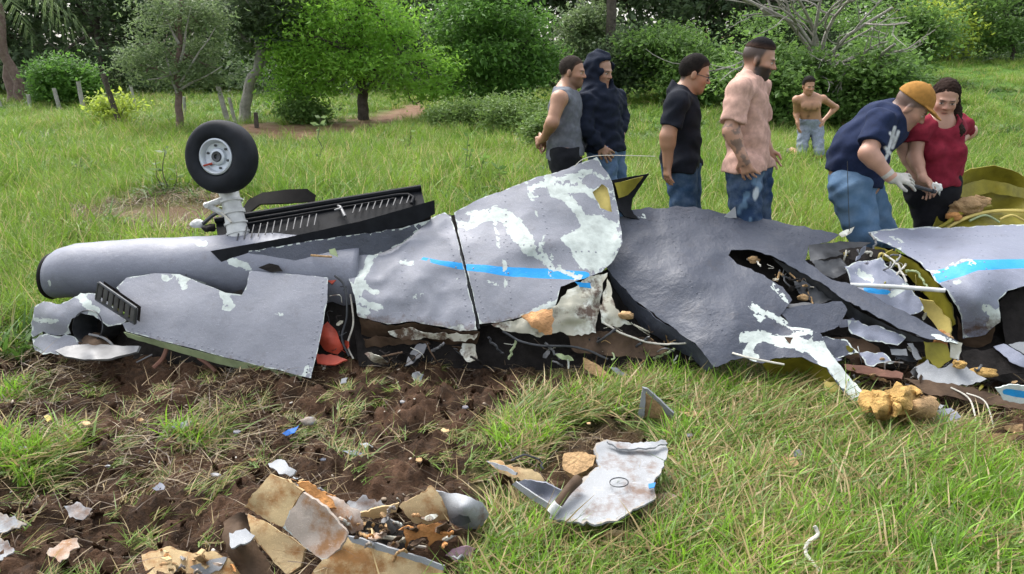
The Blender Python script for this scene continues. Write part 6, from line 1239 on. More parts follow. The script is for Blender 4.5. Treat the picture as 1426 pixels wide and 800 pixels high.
p.hair((.008, .007, .008), .003, ((-.12, .055), (-.08, .06), (-.02, .065), (.03, .070), (.06, .074), (.1, .084)), top=.009)
v = Vol(.0075); p.torso(N, S1, S2, Wt, P, fr, .016, v, chest=.128, waist=.128, hip=.134, q=1.28, k=.03)
for S_, E in ((S1, E1), (S2, E2)): v.cone(S_, S_ + (E - S_) * .8, .068, .073, .03, cap=True)
v.cone(N + (-.01, 0, -.03), N + (.03, 0, .12), .066, .075, .010, neg=True); v.cone(H1, H1 + (0, 0, -.05), .130, .130, .03); v.cone(H2, H2 + (0, 0, -.05), .130, .130, .03); v.cutplane(p.J(1041, 235), (.03, 0, -1)); v.wrinkle(0.0067, 22, 9); p.part('t_shirt', v, M_CLOTH, (.46, .29, .235))
v = Vol(.009); v.cone(P + (0, 0, .02), P + (0, 0, -.06), .122, .128, .03, fr, 1.2); p.leg(H1, K1, A1 + (0, 0, .03), t1, .022, v); p.leg(H2, K2, A2 + (0, 0, .03), t2, .022, v); v.wrinkle(0.0067, 30, 4); v.cutplane(p.J(1041, 222), (0, 0, 1))
def rip(V, C):
    m = sstep(.12, .24, fbm(V[:, 0] * 12, V[:, 1] * 12, V[:, 2] * 7, 3, 15)); C[:] = C * (1 - m[:, None]) + np.array((.10, .17, .26)) * m[:, None]
    m = np.linalg.norm((V - p.J(1049, 268, -.14)) / (.022, .1, .045), axis=1); m = sstep(1.2, .8, m)[:, None]; C[:] = C * (1 - m) + np.array((.55, .60, .65)) * m
p.part('ripped_jeans', v, M_DENIM, (.018, .038, .085), rip); p.shoes([(A1, t1), (A2, t2)])

# ---- 5 man in a cap bending forward
p = Person('man in mustard cap and navy t-shirt bending forward with a gloved hand', 4.75, 1200, (.40, .225, .16))
p.head(1269, 148, -22, 38, 4, 1.0, dy=-.10, jaw=1.12); N = p.J(1246, 158, 0); p.neckto(N, .06, .07)
S1, S2 = p.J(1226, 170, -.20), p.J(1246, 166, .20); Wt, P = p.J(1186, 216), p.J(1187, 246); fr = nrm(np.array((.60, -.35, -.72)))
b = p.body
def t5(i, v): 
    p.torso(N, S1, S2, p.J(1197, 207), p.J(1190, 232), fr, i, v, chest=.160, waist=.155, hip=.148, q=1.14); (v or b).cone(p.J(1194, 225), p.J(1194, 250), .148 + i, .145 + i, .05)
t5(0, None)
E1, W1 = p.J(1209, 214, -.30), p.J(1240, 247, -.34); p.arm(S1, E1, W1, (.060, .050, .049, .034), hd=(.95, 0, -.1), hn=(0, .6, -.7), curl=.5, k=1.05)
E2, W2 = p.J(1262, 210, .16), p.J(1278, 250, .05); p.arm(S2, E2, W2, (.060, .048, .046, .032), hd=(.6, -.2, -.6), hn=(.3, -.4, -.8), curl=.8)
H1, H2 = p.J(1184, 262, -.09), p.J(1200, 260, .10); K1, K2 = p.J(1206, 335, -.14), p.J(1229, 330, .10); A1, A2 = foot_z(p.J(1194, 436, -.13)), foot_z(p.J(1224, 436, .12))
t1, t2 = A1 + (.16, -.06, -.03), A2 + (.16, -.06, -.03); p.leg(H1, K1, A1, t1, r=(.10, .068, .062, .045)); p.leg(H2, K2, A2, t2, r=(.10, .068, .062, .045)); p.finish_body(HM(lambda x, y, z: sstep(-.01, .01, z - .0 - .6 * x) * (x < .06), (.05, .035, .03), .8), .30, (.09, .05, .035))
v = Vol(.0062); k = p.hs; v.ell(p.L(-.01, 0, .035), p.M, np.array((.114, .092, .112)) * k, .01); v.cutplane(p.L(0, 0, .040), -p.M[2] + p.M[0] * .10)
v.cone(p.L(.085, -.035, .050), p.L(.085, .035, .050), .062 * k, .062 * k, .008, p.M[2], 7.0); v.cone(p.L(.13, -.02, .042), p.L(.13, .02, .042), .055 * k, .055 * k, .02, p.M[2], 6.5); v.ell(p.L(-.01, 0, .148), p.M, np.array((.012, .012, .006)), .004)
def emblem(V, C): q = head_to(V, p.hc, p.M, p.hs); m = ((q[:, 0] > .07) & (np.abs(q[:, 1] + .005) < .018) & (q[:, 2] > .075) & (q[:, 2] < .115))[:, None]; C[:] = np.where(m, np.array((.12, .05, .02)), C)
p.part('cap', v, M_CLOTH, (.29, .145, .035), emblem)
v = Vol(.0075); t5(.017, v)
for S_, E in ((S1, E1), (S2, E2)): v.cone(S_, S_ + (E - S_) * .72, .082, .080, .03, cap=True)
v.cone(N - nrm(p.hc - N) * .03, N + nrm(p.hc - N) * .12, .072, .078, .010, neg=True); v.cutplane(p.J(1190, 250), (-.35, 0, -1)); v.wrinkle(0.0083, 20, 3)
def print5(V, C):
    px, py = to_px(V[:, 0], V[:, 1], V[:, 2]); m = np.zeros(len(V))
    for pts in ([(1246, 178), (1240, 200), (1236, 212)], [(1251, 184), (1243, 206)], [(1236, 216), (1230, 226)], [(1240, 186), (1247, 194)], [(1233, 206), (1240, 214)]): m = np.maximum(m, sstep(3.2, 1.2, line_sd(px, py, pts)))
    m = (m * (V[:, 1] < p.Y + .05))[:, None]; C[:] = C * (1 - m) + np.array((.6, .62, .64)) * m
p.part('t_shirt', v, M_CLOTH, (.014, .022, .055), print5)
v = Vol(.009); v.cone(p.J(1192, 236), p.J(1192, 250), .158, .155, .05); p.leg(H1, K1, A1 + (0, 0, .03), t1, .020, v, (.11, .075, .066, .05)); p.leg(H2, K2, A2 + (0, 0, .03), t2, .020, v, (.11, .075, .066, .05)); v.wrinkle(0.0075, 24, 4); v.cutplane(p.J(1190, 218), (.42, 0, 1)); p.part('jeans', v, M_DENIM, (.095, .175, .29))
v = Vol(.0055); p.hand(W1, (.95, 0, -.1), (0, .6, -.7), curl=.5, k=1.13, vol=v); v.cone(W1 - nrm(W1 - E1) * .03, W1 + nrm(W1 - E1) * .01, .038, .032, .01); V, F = v.build(); obj('glove', mesh_np('glove', V, F), M_GLOVE, p.T)
p.shoes([(A1, t1), (A2, t2)]); p5 = p
# dark bar held between the two
mb = MB(); a_, b_ = W1 + np.array((.075, .0, -.035)), W1 + np.array((.27, .02, -.085)); mb.tube([a_, (a_ + b_) / 2, b_], [.011, .012, .009], 8); mb.tube([b_, b_ + (b_ - a_) * .1], [.014, .012], 8)
tag(obj('metal_bar', mb.mesh('metal_bar'), plain('dark_bar', (.03, .032, .036), .4)), 'short dark metal bar held in the gloved hand', 'bar')

# ---- 6 woman in a red T-shirt
p = Person('woman in dark red t-shirt and black trousers with long dark hair', 4.9, 1300, (.36, .20, .14))
p.head(1316, 138, -108, 16, -4, .93, nose=.85); N = p.J(1310, 168); p.neckto(N, .047, .055)
S1, S2 = p.J(1279, 182, -.03), p.J(1336, 176, .08); Wt, P = p.J(1304, 226), p.J(1299, 252); fr = nrm(np.array((-.25, -1, -.12)))
p.torso(N, S1, S2, Wt, P, fr, chest=.132, waist=.126, hip=.146, q=1.25)
E1, W1 = p.J(1274, 220, -.08), p.J(1286, 250, -.22); p.arm(S1, E1, W1, (.050, .043, .041, .026), hd=(.55, -.3, -.35), hn=(.3, -.2, -1), curl=1.0, k=.92)
E2, W2 = p.J(1350, 183, .22), p.J(1337, 196, .02); p.arm(S2, E2, W2, (.050, .043, .041, .026), hd=(-.7, -.3, -.6), hn=(-.2, .9, 0), curl=.3, k=.9)
H1, H2 = p.J(1288, 262), p.J(1310, 262); K1, K2 = p.J(1294, 335, -.04), p.J(1314, 335, -.02); A1, A2 = foot_z(p.J(1297, 428)), foot_z(p.J(1318, 428, .05))
t1, t2 = A1 + (-.03, -.15, -.03), A2 + (.02, -.15, -.03); p.leg(H1, K1, A1, t1); p.leg(H2, K2, A2, t2); p.finish_body(None, 0)
v = Vol(.0062); v.ell(p.L(-.02, 0, .034), p.M, np.array((.106, .089, .102)) * p.hs, .01); v.cutplane(p.L(.0, 0, .012), p.M[0] * .86 - p.M[2])
v.ell(p.L(-.06, 0, -.03), p.M, np.array((.06, .075, .10)) * p.hs, .03)
lk = [p.L(-.03, .075, -.02), p.L(-.02, .090, -.09), p.J(1334, 184, -.06), p.J(1337, 205, -.09)]
for a_, b_, r0_, r1_ in ((lk[0], lk[1], .03, .034), (lk[1], lk[2], .034, .034), (lk[2], lk[3], .034, .016)): v.cone(a_, b_, r0_, r1_, .03)
v.wrinkle(0.0040, 120, 2); p.part('hair', v, M_HAIR, (.022, .013, .010))
v = Vol(.0075); p.torso(N, S1, S2, Wt, P, fr, .016, v, chest=.136, waist=.132, hip=.150, q=1.2); C_ = (S1 + S2) / 2
for sd in (-.065, .065): v.ell(C_ + np.array((sd, -.115, -.14)), np.eye(3), (.065, .06, .065), .04)
for S_, E in ((S1, E1), (S2, E2)): v.cone(S_, S_ + (E - S_) * .45, .070, .072, .03, cap=True)
v.ell(N + np.array((0, -.05, .035)), np.eye(3), (.085, .085, .085), .010, neg=True); v.cutplane(p.J(1300, 256), (.05, 0, -1)); v.wrinkle(0.0067, 26, 5); p.part('t_shirt', v, M_CLOTH, (.17, .014, .028))
v = Vol(.009); v.cone(P + (0, 0, .08), P + (0, 0, -.05), .160, .168, .05, fr, 1.2); p.leg(H1, K1, A1 + (0, 0, .03), t1, .010, v, (.095, .064, .06, .045)); p.leg(H2, K2, A2 + (0, 0, .03), t2, .010, v, (.095, .064, .06, .045)); v.wrinkle(0.0045, 26, 4); v.cutplane(p.J(1300, 230), (0, 0, 1)); p.part('trousers', v, M_CLOTH, (.010, .010, .013))
p.shoes([(A1, t1), (A2, t2)])
q = rock_mesh('crumpled_cloth', 7, 3, 1.4, (.03, .022, .034)); tag(obj('crumpled_cloth', q, plain('white_cloth', (.65, .65, .62), .8), None, W1 + np.array((.062, -.05, -.045))), 'small crumpled white cloth in the hand of the woman', 'cloth')

# ---- 7 shirtless man kneeling in the grass further off
p = Person('shirtless man in grey shorts kneeling far back in the grass', 11.6, 1130, (.36, .19, .115))
p.head(1126, 120, -85, 10, 0, 1.0, dy=-.12); N = p.J(1126, 133, -.08); p.neckto(N)
S1, S2 = p.J(1109, 139, -.10), p.J(1146, 138, -.06); Wt, P = p.J(1128, 160, .02), p.J(1130, 171, .05); fr = nrm(np.array((0, -1, -.2))); p.torso(N, S1, S2, Wt, P, fr, chest=.165, waist=.14, hip=.15, q=1.35)
for sd in (-.075, .075): p.body.ell((S1 + S2) / 2 + np.array((sd, -.085, -.10)), np.eye(3), (.07, .02, .045), .08)
E1, W1 = p.J(1109, 158, .02), p.J(1111, 172, -.08); p.arm(S1, E1, W1, hd=(.2, -.1, -1), hn=(1, 0, 0), curl=.4)
E2, W2 = p.J(1164, 150, .10), p.J(1147, 168, .02); p.arm(S2, E2, W2, hd=(-.4, -.6, -.7), hn=(-.6, .6, 0), curl=.3)
H1, H2 = p.J(1121, 176, .05), p.J(1137, 175, .05); K1 = p.J(1117, 209, -.10); K2 = p.J(1141, 210, -.20); K1[2] = H(K1[0], K1[1]) + .06; K2[2] = H(K2[0], K2[1]) + .06
A1, A2 = K1 + (0.0, .42, .02), K2 + (.10, .34, .16); t1, t2 = A1 + (0, .14, -.03), A2 + (.04, .12, .06); p.leg(H1, K1, A1, t1); p.leg(H2, K2, A2, t2)
def torso_tone(V, C):
    for c3, r3, col in ((p.J(1128, 163, -.16), .03, .45), ((S1 + S2) / 2 + np.array((-.085, -.13, -.13)), .022, .5), ((S1 + S2) / 2 + np.array((.085, -.13, -.13)), .022, .5)):
        m = sstep(1.2, .5, np.linalg.norm((V - c3) / np.array((r3, .1, r3)), axis=1))[:, None]; C[:] = C * (1 - m) + p.skin * col * m
    m = (sstep(.03, .005, np.abs(V[:, 0] - (S1[0] + S2[0]) / 2)) * (V[:, 2] < S1[2] - .05) * .22)[:, None]; C[:] = C * (1 - m)
p.finish_body(hair_paint((.012, .01, .009), .9), .15, extra=torso_tone); p.hair((.012, .01, .009), .007, top=.012)
v = Vol(.010); v.cone(Wt + (0, 0, -.07), P + (0, 0, -.05), .15, .165, .05, fr, 1.25); v.cone(H1, K1 + (0, 0, .03), .105, .075, .02); v.cone(H2, K2 + (0, 0, .03), .105, .075, .02); v.wrinkle(0.0090, 24, 2); v.cutplane(p.J(1130, 166), (0, 0, 1)); p.part('shorts', v, M_CLOTH, (.20, .23, .28)); p.shoes([(A1, t1), (A2, t2)])
# ================================================================ LOOSE DEBRIS IN FRONT
def loose(name, label, cat, px, py, group=None):
    return thing(name, label, cat, at(px, py, float(YH(py, 0))) * np.array((1, 1, 0)), group)
# white flat panel
D = loose('torn_sheet', 'muddy white flat cabin panel with a ring mark lying on the grass', 'panel', 850, 680)
panel('sheet', [(845, 613, 0.15), (875, 620, 0.14), (927, 616, 0.15), (925, 650, 0.14), (910, 676, 0.13), (914, 694, 0.12), (859, 727, 0.11), (812, 731, 0.10), (765, 723, 0.09), (776, 701, 0.11), (799, 680, 0.12), (834, 650, 0.14), (827, 625, 0.16)], P_WHITE, D, mode='h', crumple=.012, jag=2, edge=2.5, seed=110, crease=.006, res=5, thick=.008,
      soil=[([(850, 640), (880, 660), (890, 700)], 3), ([(820, 715), (850, 705)], 4), ([(880, 684), (905, 690)], 9), ([(868, 700), (880, 696)], 7), ([(840, 640), (846, 644)], 3), ([(880, 640), (896, 632)], 3), ([(866, 652), (880, 648)], 3), ([(862, 712), (866, 706)], 4), ([(800, 690), (804, 684)], 5), ([(905, 655), (910, 650)], 4)])
panel('rim_strip', [(845, 614, 0.18), (880, 618, 0.17), (925, 613, 0.18), (930, 618, 0.17), (900, 625, 0.17), (860, 624, 0.17)], P_WHITE, D, mode='h', crumple=.006, jag=1.5, seed=111, res=4, thick=.008, soil=[([(850, 618), (870, 622)], 2)])
an = np.linspace(0, 2 * math.pi, 25); mb = MB(); mb.tube([at(862 + 13 * math.cos(a), 672 + 6.5 * math.sin(a), float(YH(672 + 6.5 * math.sin(a), 0.15))) for a in an], .0022, 5, False); obj('ring_mark', mb.mesh('ring_mark'), M_DKMET, D)
panel('foam_block', [(786, 633, 0.15), (810, 628, 0.17), (830, 634, 0.16), (826, 648, 0.14), (800, 662, 0.12), (785, 655, 0.12)], M_TAN, D, mode='h', crumple=.015, cf=12, jag=2, seed=112, res=5, thick=.03)
wire('pipe', [(776, 704, float(YH(704, 0.13))), (790, 684, float(YH(684, 0.16))), (805, 668, float(YH(668, 0.17)))], [.016, .017, .02], M_BROWN, D, 10); wire('pipe_sleeve', [(768, 714, float(YH(714, 0.11))), (777, 702, float(YH(702, 0.14)))], [.02, .018], M_STRUT, D, 10)
panel('blue_patch', [(903, 674, 0.15), (913, 672, 0.15), (911, 679, 0.15), (904, 680, 0.15)], plain('blue_tape', (.03, .16, .42), .6), D, mode='h', crumple=.002, seed=113, res=3)
# grey tray and white strip
D = loose('bent_tray', 'bent blue grey metal tray lying beside the muddy white panel', 'tray', 750, 690)
panel('tray', [(714, 674, 0.10), (730, 668, 0.13), (760, 672, 0.14), (784, 684, 0.13), (783, 696, 0.10), (765, 709, 0.08), (742, 694, 0.08)], P_NAC, D, mode='h', inner=[(755, 688, 0.08)], crumple=.006, jag=1, edge=.0, seed=114, res=4, thick=.006)
panel('tray_edge', [(713, 675, 0.10), (718, 671, 0.12), (745, 690, 0.11), (768, 704, 0.10), (765, 711, 0.08), (740, 697, 0.08)], P_WHITE, D, mode='h', crumple=.003, jag=.6, seed=115, res=4, thick=.006)
D = loose('splintered_trim', 'splintered cream trim strip with brown foam above the bent tray', 'trim', 718, 660)
panel('trim', [(677, 643, 0.10), (690, 641, 0.13), (720, 650, 0.13), (752, 660, 0.12), (758, 670, 0.10), (730, 668, 0.10), (700, 660, 0.10)], P_BEIGE, D, mode='h', crumple=.016, cf=14, jag=2.5, seed=116, res=4, thick=.012, soil=[([(690, 650), (720, 658)], 6)])
panel('white_strip', [(677, 642, 0.13), (700, 648, 0.14), (720, 658, 0.14), (718, 662, 0.13), (695, 654, 0.12)], P_WHITE, D, mode='h', crumple=.006, jag=1, seed=117, res=4, thick=.008)
lump('mud_lump', 700, 668, float(YH(668, 0.08)), 14, M_CLOD, D, 5, 3, .8, (1, .7, .6)); wire('wire', [(712, 642, float(YH(642, 0.15))), (730, 634, float(YH(634, 0.17))), (748, 640, float(YH(640, 0.15))), (756, 652, float(YH(652, 0.13)))], .004, M_DKMET, D, wob=.003)
# small framed plate standing up
D = loose('framed_plate', 'small brown plate with white frame stuck upright near the wing', 'plate', 912, 585)
panel('plate', [(899, 548, .16), (932, 575, .07), (930, 584, .03), (893, 582, .02)], M_TAN, D, mode='h', crumple=.003, jag=.6, seed=118, res=4, thick=.006)
panel('frame_side', [(895, 540, .19), (901, 541, .185), (896, 584, .025), (887, 585, .01)], P_WHITE, D, mode='h', crumple=.002, jag=.5, seed=119, res=4, thick=.008)
panel('frame_side', [(897, 541, .19), (902, 542, .185), (938, 576, .08), (937, 586, .03), (931, 580, .05)], P_WHITE, D, mode='h', crumple=.002, jag=.5, seed=120, res=4, thick=.008)
# heap of beige interior trim
D = loose('interior_heap', 'heap of torn beige cabin lining panels with orange stains on the soil', 'debris', 420, 770)
panel('lining', [(345, 696, .22), (378, 660, .30), (400, 668, .30), (422, 684, .27), (408, 706, .22), (394, 734, .16), (366, 722, .17), (340, 706, .18)], P_BEIGE, D, mode='h', crumple=.011, crease=.006, jag=1.8, edge=.8, seed=121, res=5, thick=.016, soil=[([(366, 694), (384, 700), (390, 690)], 7), ([(344, 702), (372, 716)], 4), ([(400, 674), (412, 690)], 6), ([(380, 664), (388, 672)], 5)])
panel('lining', [(423, 686, .27), (452, 706, .24), (482, 742, .17), (472, 764, .13), (449, 782, .09), (420, 756, .12), (395, 734, .16), (409, 707, .22)], P_TAUPE, D, mode='h', crumple=.012, crease=.006, jag=1.8, edge=.6, seed=122, res=5, thick=.016, soil=[([(446, 766), (470, 750), (476, 742)], 11), ([(428, 694), (446, 712), (470, 736)], 6), ([(445, 735), (456, 742)], 7)])
panel('lining', [(346, 716, .13), (372, 728, .13), (424, 764, .09), (418, 788, .05), (398, 800, .03), (372, 772, .06), (346, 740, .10)], P_BEIGE, D, mode='h', crumple=.008, jag=1.2, edge=1, seed=123, res=5, thick=.014, soil=[([(352, 724), (366, 734)], 5), ([(408, 764), (420, 770)], 7)])
panel('lining', [(484, 750, .12), (540, 764, .10), (619, 788, .05), (616, 806, .02), (560, 812, .02), (480, 812, .03), (430, 806, .05), (446, 784, .09), (470, 766, .11)], P_BEIGE, D, mode='h', crumple=.011, crease=.006, jag=1.8, edge=.8, seed=124, res=6, thick=.018, soil=[([(470, 772), (512, 780), (526, 786)], 15), ([(450, 792), (510, 800)], 9), ([(545, 780), (562, 778)], 7), ([(590, 790), (604, 796)], 5)])
panel('white_edge', [(484, 747, .15), (500, 750, .145), (560, 768, .11), (619, 788, .07), (617, 795, .055), (560, 776, .09), (490, 756, .13)], P_WHITE, D, mode='h', crumple=.003, jag=.8, seed=125, res=4, thick=.008)
panel('curved_shell', [(312, 728, .14), (326, 718, .17), (340, 714, .18), (346, 730, .14), (352, 752, .10), (372, 780, .05), (384, 806, .01), (340, 810, .02), (322, 780, .06), (310, 752, .11)], M_BROWN, D, mode='h', inner=[(334, 760, .16)], crumple=.008, jag=1.8, seed=126, res=5, thick=.014)
panel('white_patch', [(319, 742, .17), (342, 736, .185), (355, 746, .17), (340, 758, .165), (322, 764, .155)], P_WHITE, D, mode='h', crumple=.004, jag=1.5, seed=127, res=4, thick=.006)
panel('lining', [(196, 772, .06), (236, 760, .08), (262, 768, .07), (300, 768, .08), (326, 782, .06), (338, 806, .02), (260, 812, .02), (206, 806, .02)], P_BEIGE, D, mode='h', crumple=.01, jag=2, edge=1, seed=128, res=5, thick=.012, soil=[([(262, 776), (266, 800)], 3), ([(306, 790), (320, 796)], 8), ([(206, 778), (222, 786)], 5)])
panel('white_patch', [(264, 790, .06), (290, 780, .07), (316, 776, .07), (308, 792, .05), (280, 804, .03)], P_WHITE, D, mode='h', crumple=.005, jag=1.5, seed=129, res=4, thick=.006)
panel('torn_lining', [(374, 646, .27), (392, 640, .30), (412, 656, .30), (404, 664, .28), (388, 660, .29)], P_WHITE, D, mode='h', crumple=.01, jag=2, seed=130, res=4, thick=.006)
panel('torn_lining', [(404, 668, .30), (436, 676, .27), (456, 690, .24), (470, 708, .20), (452, 704, .22), (426, 684, .26)], M_ORANGE, D, mode='h', crumple=.02, cf=12, jag=2.5, seed=131, res=4, thick=.012)
panel('torn_lining', [(440, 690, .22), (470, 694, .20), (500, 712, .15), (506, 738, .10), (490, 744, .10), (470, 720, .17)], P_TAUPE, D, mode='h', crumple=.025, cf=12, jag=2.5, seed=132, res=4, thick=.012, soil=[([(450, 700), (500, 735)], 8)])
HEAP1 = D
# second heap: white cap, tan sheets and orange rags
D = loose('trim_heap', 'pile of tan torn sheets and orange rags around a white cap piece', 'debris', 590, 745)
panel('white_cap', [(606, 684, .16), (640, 688, .17), (672, 700, .14), (681, 716, .09), (672, 732, .05), (659, 739, .03), (640, 736, .04), (626, 727, .06), (620, 708, .11)], P_WHITE, D, mode='h', inner=[(645, 706, .17)], crumple=.003, jag=.6, seed=133, res=4, thick=.01, soil=[([(668, 710), (672, 724)], 3)])
panel('cap_hole', [(629, 722, .115), (640, 717, .128), (652, 719, .122), (656, 727, .10), (644, 733, .09), (632, 731, .095)], M_DKMET, D, mode='h', crumple=.0, jag=.2, seed=134, res=3)
panel('tan_sheet', [(556, 706, .14), (580, 690, .17), (600, 676, .19), (610, 686, .17), (620, 706, .12), (626, 724, .07), (600, 730, .07), (574, 728, .08)], P_BEIGE, D, mode='h', crumple=.014, cf=10, jag=2, edge=1, seed=135, res=4, thick=.006, soil=[([(598, 700), (610, 716)], 7)])
panel('tan_sheet', [(500, 716, .12), (530, 706, .13), (556, 700, .13), (552, 714, .10), (520, 724, .08)], P_BEIGE, D, mode='h', crumple=.016, cf=12, jag=2, seed=136, res=4, thick=.006)
panel('white_scrap', [(482, 700, .12), (510, 690, .14), (530, 696, .13), (540, 706, .11), (520, 706, .11), (500, 712, .11)], P_WHITE, D, mode='h', crumple=.02, cf=14, jag=3, seed=137, res=4, thick=.006, soil=[([(500, 700), (520, 700)], 6)])
panel('orange_rag', [(562, 738, .12), (590, 730, .14), (618, 730, .12), (627, 744, .09), (616, 750, .08), (612, 768, .03), (600, 764, .05), (596, 748, .10), (572, 752, .09), (566, 764, .05)], M_ORANGE, D, mode='h', crumple=.012, cf=14, jag=2, seed=138, res=4, thick=.006)
panel('orange_rag', [(604, 756, .06), (622, 760, .05), (620, 772, .02), (606, 772, .02)], M_ORANGE, D, mode='h', crumple=.012, jag=2, seed=139, res=4)
wire('rod', [(500, 744, float(YH(744, .07))), (530, 748, float(YH(748, .07))), (566, 752, float(YH(752, .06)))], .008, M_TORN, D); wire('rod', [(574, 760, float(YH(760, .04))), (604, 764, float(YH(764, .03)))], .005, M_WIRE, D); wire('rod', [(612, 756, float(YH(756, .05))), (634, 744, float(YH(744, .06)))], .008, M_TORN, D)
wire('bracket', [(536, 724, float(YH(724, .11))), (546, 740, float(YH(740, .06)))], .016, M_SILVER, D)
panel('dark_tray', [(500, 730, .05), (556, 724, .05), (580, 750, .02), (560, 772, .0), (510, 760, .02)], M_SOOT_SHADE, D, mode='h', crumple=.02, cf=10, seed=140, res=5)
rr = np.random.default_rng(8)
def heap_bits(D, poly, n, seed, mats):
    r_ = np.random.default_rng(seed); P = np.asarray(poly, float); lo, hi = P.min(0), P.max(0); k = 0
    while k < n:
        c_ = lo + (hi - lo) * r_.random(2)
        if poly_sd(c_[0], c_[1], P) > 0: continue
        L = 4 + 13 * r_.random() ** 2; th = r_.random() * 3.14; h0 = .05 + .09 * r_.random(); m_ = mats[r_.integers(len(mats))]
        if r_.random() < .7:
            ol = []
            for q in range(6): a = q * 1.047 + r_.normal() * .25; ex, ey = L * math.cos(a), L * (.25 + .4 * r_.random()) * math.sin(a); ol.append((c_[0] + ex * math.cos(th) - ey * math.sin(th), c_[1] + .7 * (ex * math.sin(th) + ey * math.cos(th)), max(.01, h0 + .03 * r_.normal())))
            panel('torn_piece', ol, m_, D, mode='h', crumple=.014, cf=16, jag=1.8, seed=seed * 50 + k, res=3.5, thick=.005, soil=[([tuple(c_)], L * .4)])
        else: wire('torn_strip', [(c_[0] - L, c_[1] - L * .4 * r_.normal(), float(YH(c_[1], h0))), (c_[0], c_[1] - 4, float(YH(c_[1], h0 + .03))), (c_[0] + L, c_[1] + L * .4 * r_.normal(), float(YH(c_[1], h0)))], .003 + .003 * r_.random(), m_, D, 6, .002, k)
        k += 1
heap_bits(D, [(480, 700), (560, 690), (640, 730), (640, 790), (520, 770), (470, 740)], 46, 3, [P_BEIGE, M_TAN, P_WHITE, M_ORANGE, M_BROWN, P_TAUPE, M_TORN])
heap_bits(HEAP1, [(380, 650), (420, 660), (500, 720), (500, 760), (470, 750), (430, 690)], 26, 4, [P_BEIGE, M_ORANGE, P_WHITE, M_BROWN, P_TAUPE, M_TAN])
heap_bits(HEAP1, [(200, 770), (330, 760), (350, 800), (210, 800)], 16, 5, [P_BEIGE, M_ORANGE, P_WHITE, M_BROWN, P_TAUPE, M_TAN])
# pink fabric scrap
D = panel('fabric_scrap', [(620, 774, .03), (634, 764, .06), (650, 760, .07), (663, 764, .05), (656, 776, .03), (636, 784, .02)], plain('pink_fabric', (.42, .27, .33), .9, 0, .3, 16, .7, 50, .01), None, mode='h', crumple=.015, cf=16, jag=2, seed=141, res=4); tag(D, 'small crumpled pink fabric scrap beside the pile of tan sheets', 'fabric')
# bottom-left muddy white sheets
D = panel('muddy_sheet', [(-40, 712, .06), (20, 718, .06), (38, 730, .04), (10, 740, .03), (-40, 742, .03)], P_WHITE, None, mode='h', crumple=.012, cf=12, jag=3, edge=2, seed=142, res=4, thick=.006, soil=[([(0, 722), (10, 726)], 5)]); tag(D, 'muddy torn white sheet pressed into the soil, upper of two', 'sheet', 'muddy white sheets')
D = panel('muddy_sheet', [(-40, 750, .05), (10, 752, .05), (20, 766, .03), (0, 780, .02), (-40, 784, .02)], P_WHITE, None, mode='h', crumple=.012, cf=12, jag=3, edge=2, seed=143, res=4, thick=.006, soil=[([(0, 756), (16, 762)], 6)]); tag(D, 'smaller torn white sheet beside the larger muddy sheet', 'sheet', 'muddy white sheets')
D = panel('muddy_lining', [(64, 770, .03), (86, 752, .05), (108, 748, .05), (104, 764, .03), (84, 784, .02)], P_TAUPE, None, mode='h', crumple=.02, cf=14, jag=3, seed=144, res=4, soil=[([(80, 770), (96, 758)], 10)]); tag(D, 'mud covered tan lining scrap in the churned soil', 'scrap')
D = panel('muddy_lining', [(90, 706, .04), (112, 700, .05), (128, 708, .04), (118, 722, .02), (98, 722, .02)], P_WHITE, None, mode='h', crumple=.02, cf=14, jag=3, seed=145, res=4, soil=[([(100, 710), (120, 714)], 9)]); tag(D, 'small white scrap half buried in churned soil', 'scrap')
# yellow insulation clumps beside the wing tip
D = loose('insulation_clump', 'large clump of yellow fibre insulation under the wing tip', 'insulation', 1255, 580)
rr = np.random.default_rng(14)
for i, (px, py, h, L, w_) in enumerate(((1248, 556, .15, 34, 17), (1214, 562, .09, 18, 13), (1280, 570, .10, 24, 15), (1262, 580, .06, 20, 10), (1236, 570, .11, 22, 14), (1262, 548, .17, 20, 11), (1292, 560, .10, 14, 10), (1226, 554, .13, 16, 10), (1252, 568, .13, 18, 12))):
    ol = [(px + L * math.cos(q * .7 + .2 * rr.normal()) * (.8 + .4 * rr.random()), py + w_ * math.sin(q * .7) * (.8 + .4 * rr.random()), max(.015, h + .03 * rr.normal() - .03 * math.sin(q * .7))) for q in range(9)]
    panel('fibre_sheet', ol, (M_FOAM, M_FOAM, M_TAN, M_FOAM)[i % 4], D, mode='h', inner=[(px, py, h + .05)], crumple=.026, cf=7, jag=2.5, seed=300 + i, res=4, thick=.008, crease=.010)
D = lump('insulation_tuft', 1336, 508, 3.44, 9, M_FOAM, None, 51, 4, 1.0); tag(D, 'small yellow insulation tuft on the white torn sheet', 'insulation')
# scraps
def scrap(name, label, cat, ol, mat, seed, **k):
    o = panel(name, ol, mat, None, mode='h', seed=seed, res=k.pop('res', 3), crumple=k.pop('crumple', .008), cf=14, jag=k.pop('jag', 1.2), thick=k.pop('thick', .005), **k); return tag(o, label, cat)
scrap('paper_scrap', 'folded brown paper scrap beside the bare soil under the tail', 'paper', [(1358, 628, .04), (1372, 606, .09), (1398, 604, .09), (1424, 600, .08), (1408, 616, .05), (1380, 631, .03)], M_TAN, 150)
scrap('paper_scrap', 'smaller brown paper scrap leaning behind the folded paper', 'paper', [(1398, 594, .09), (1424, 590, .10), (1424, 602, .07), (1404, 602, .07)], M_TAN, 151)
scrap('tan_chip', 'tan foam chip lying alone on the trampled grass', 'chip', [(1076, 640, .06), (1094, 636, .08), (1108, 638, .08), (1114, 650, .06), (1090, 653, .05), (1078, 651, .05)], M_TAN, 152, thick=.02)
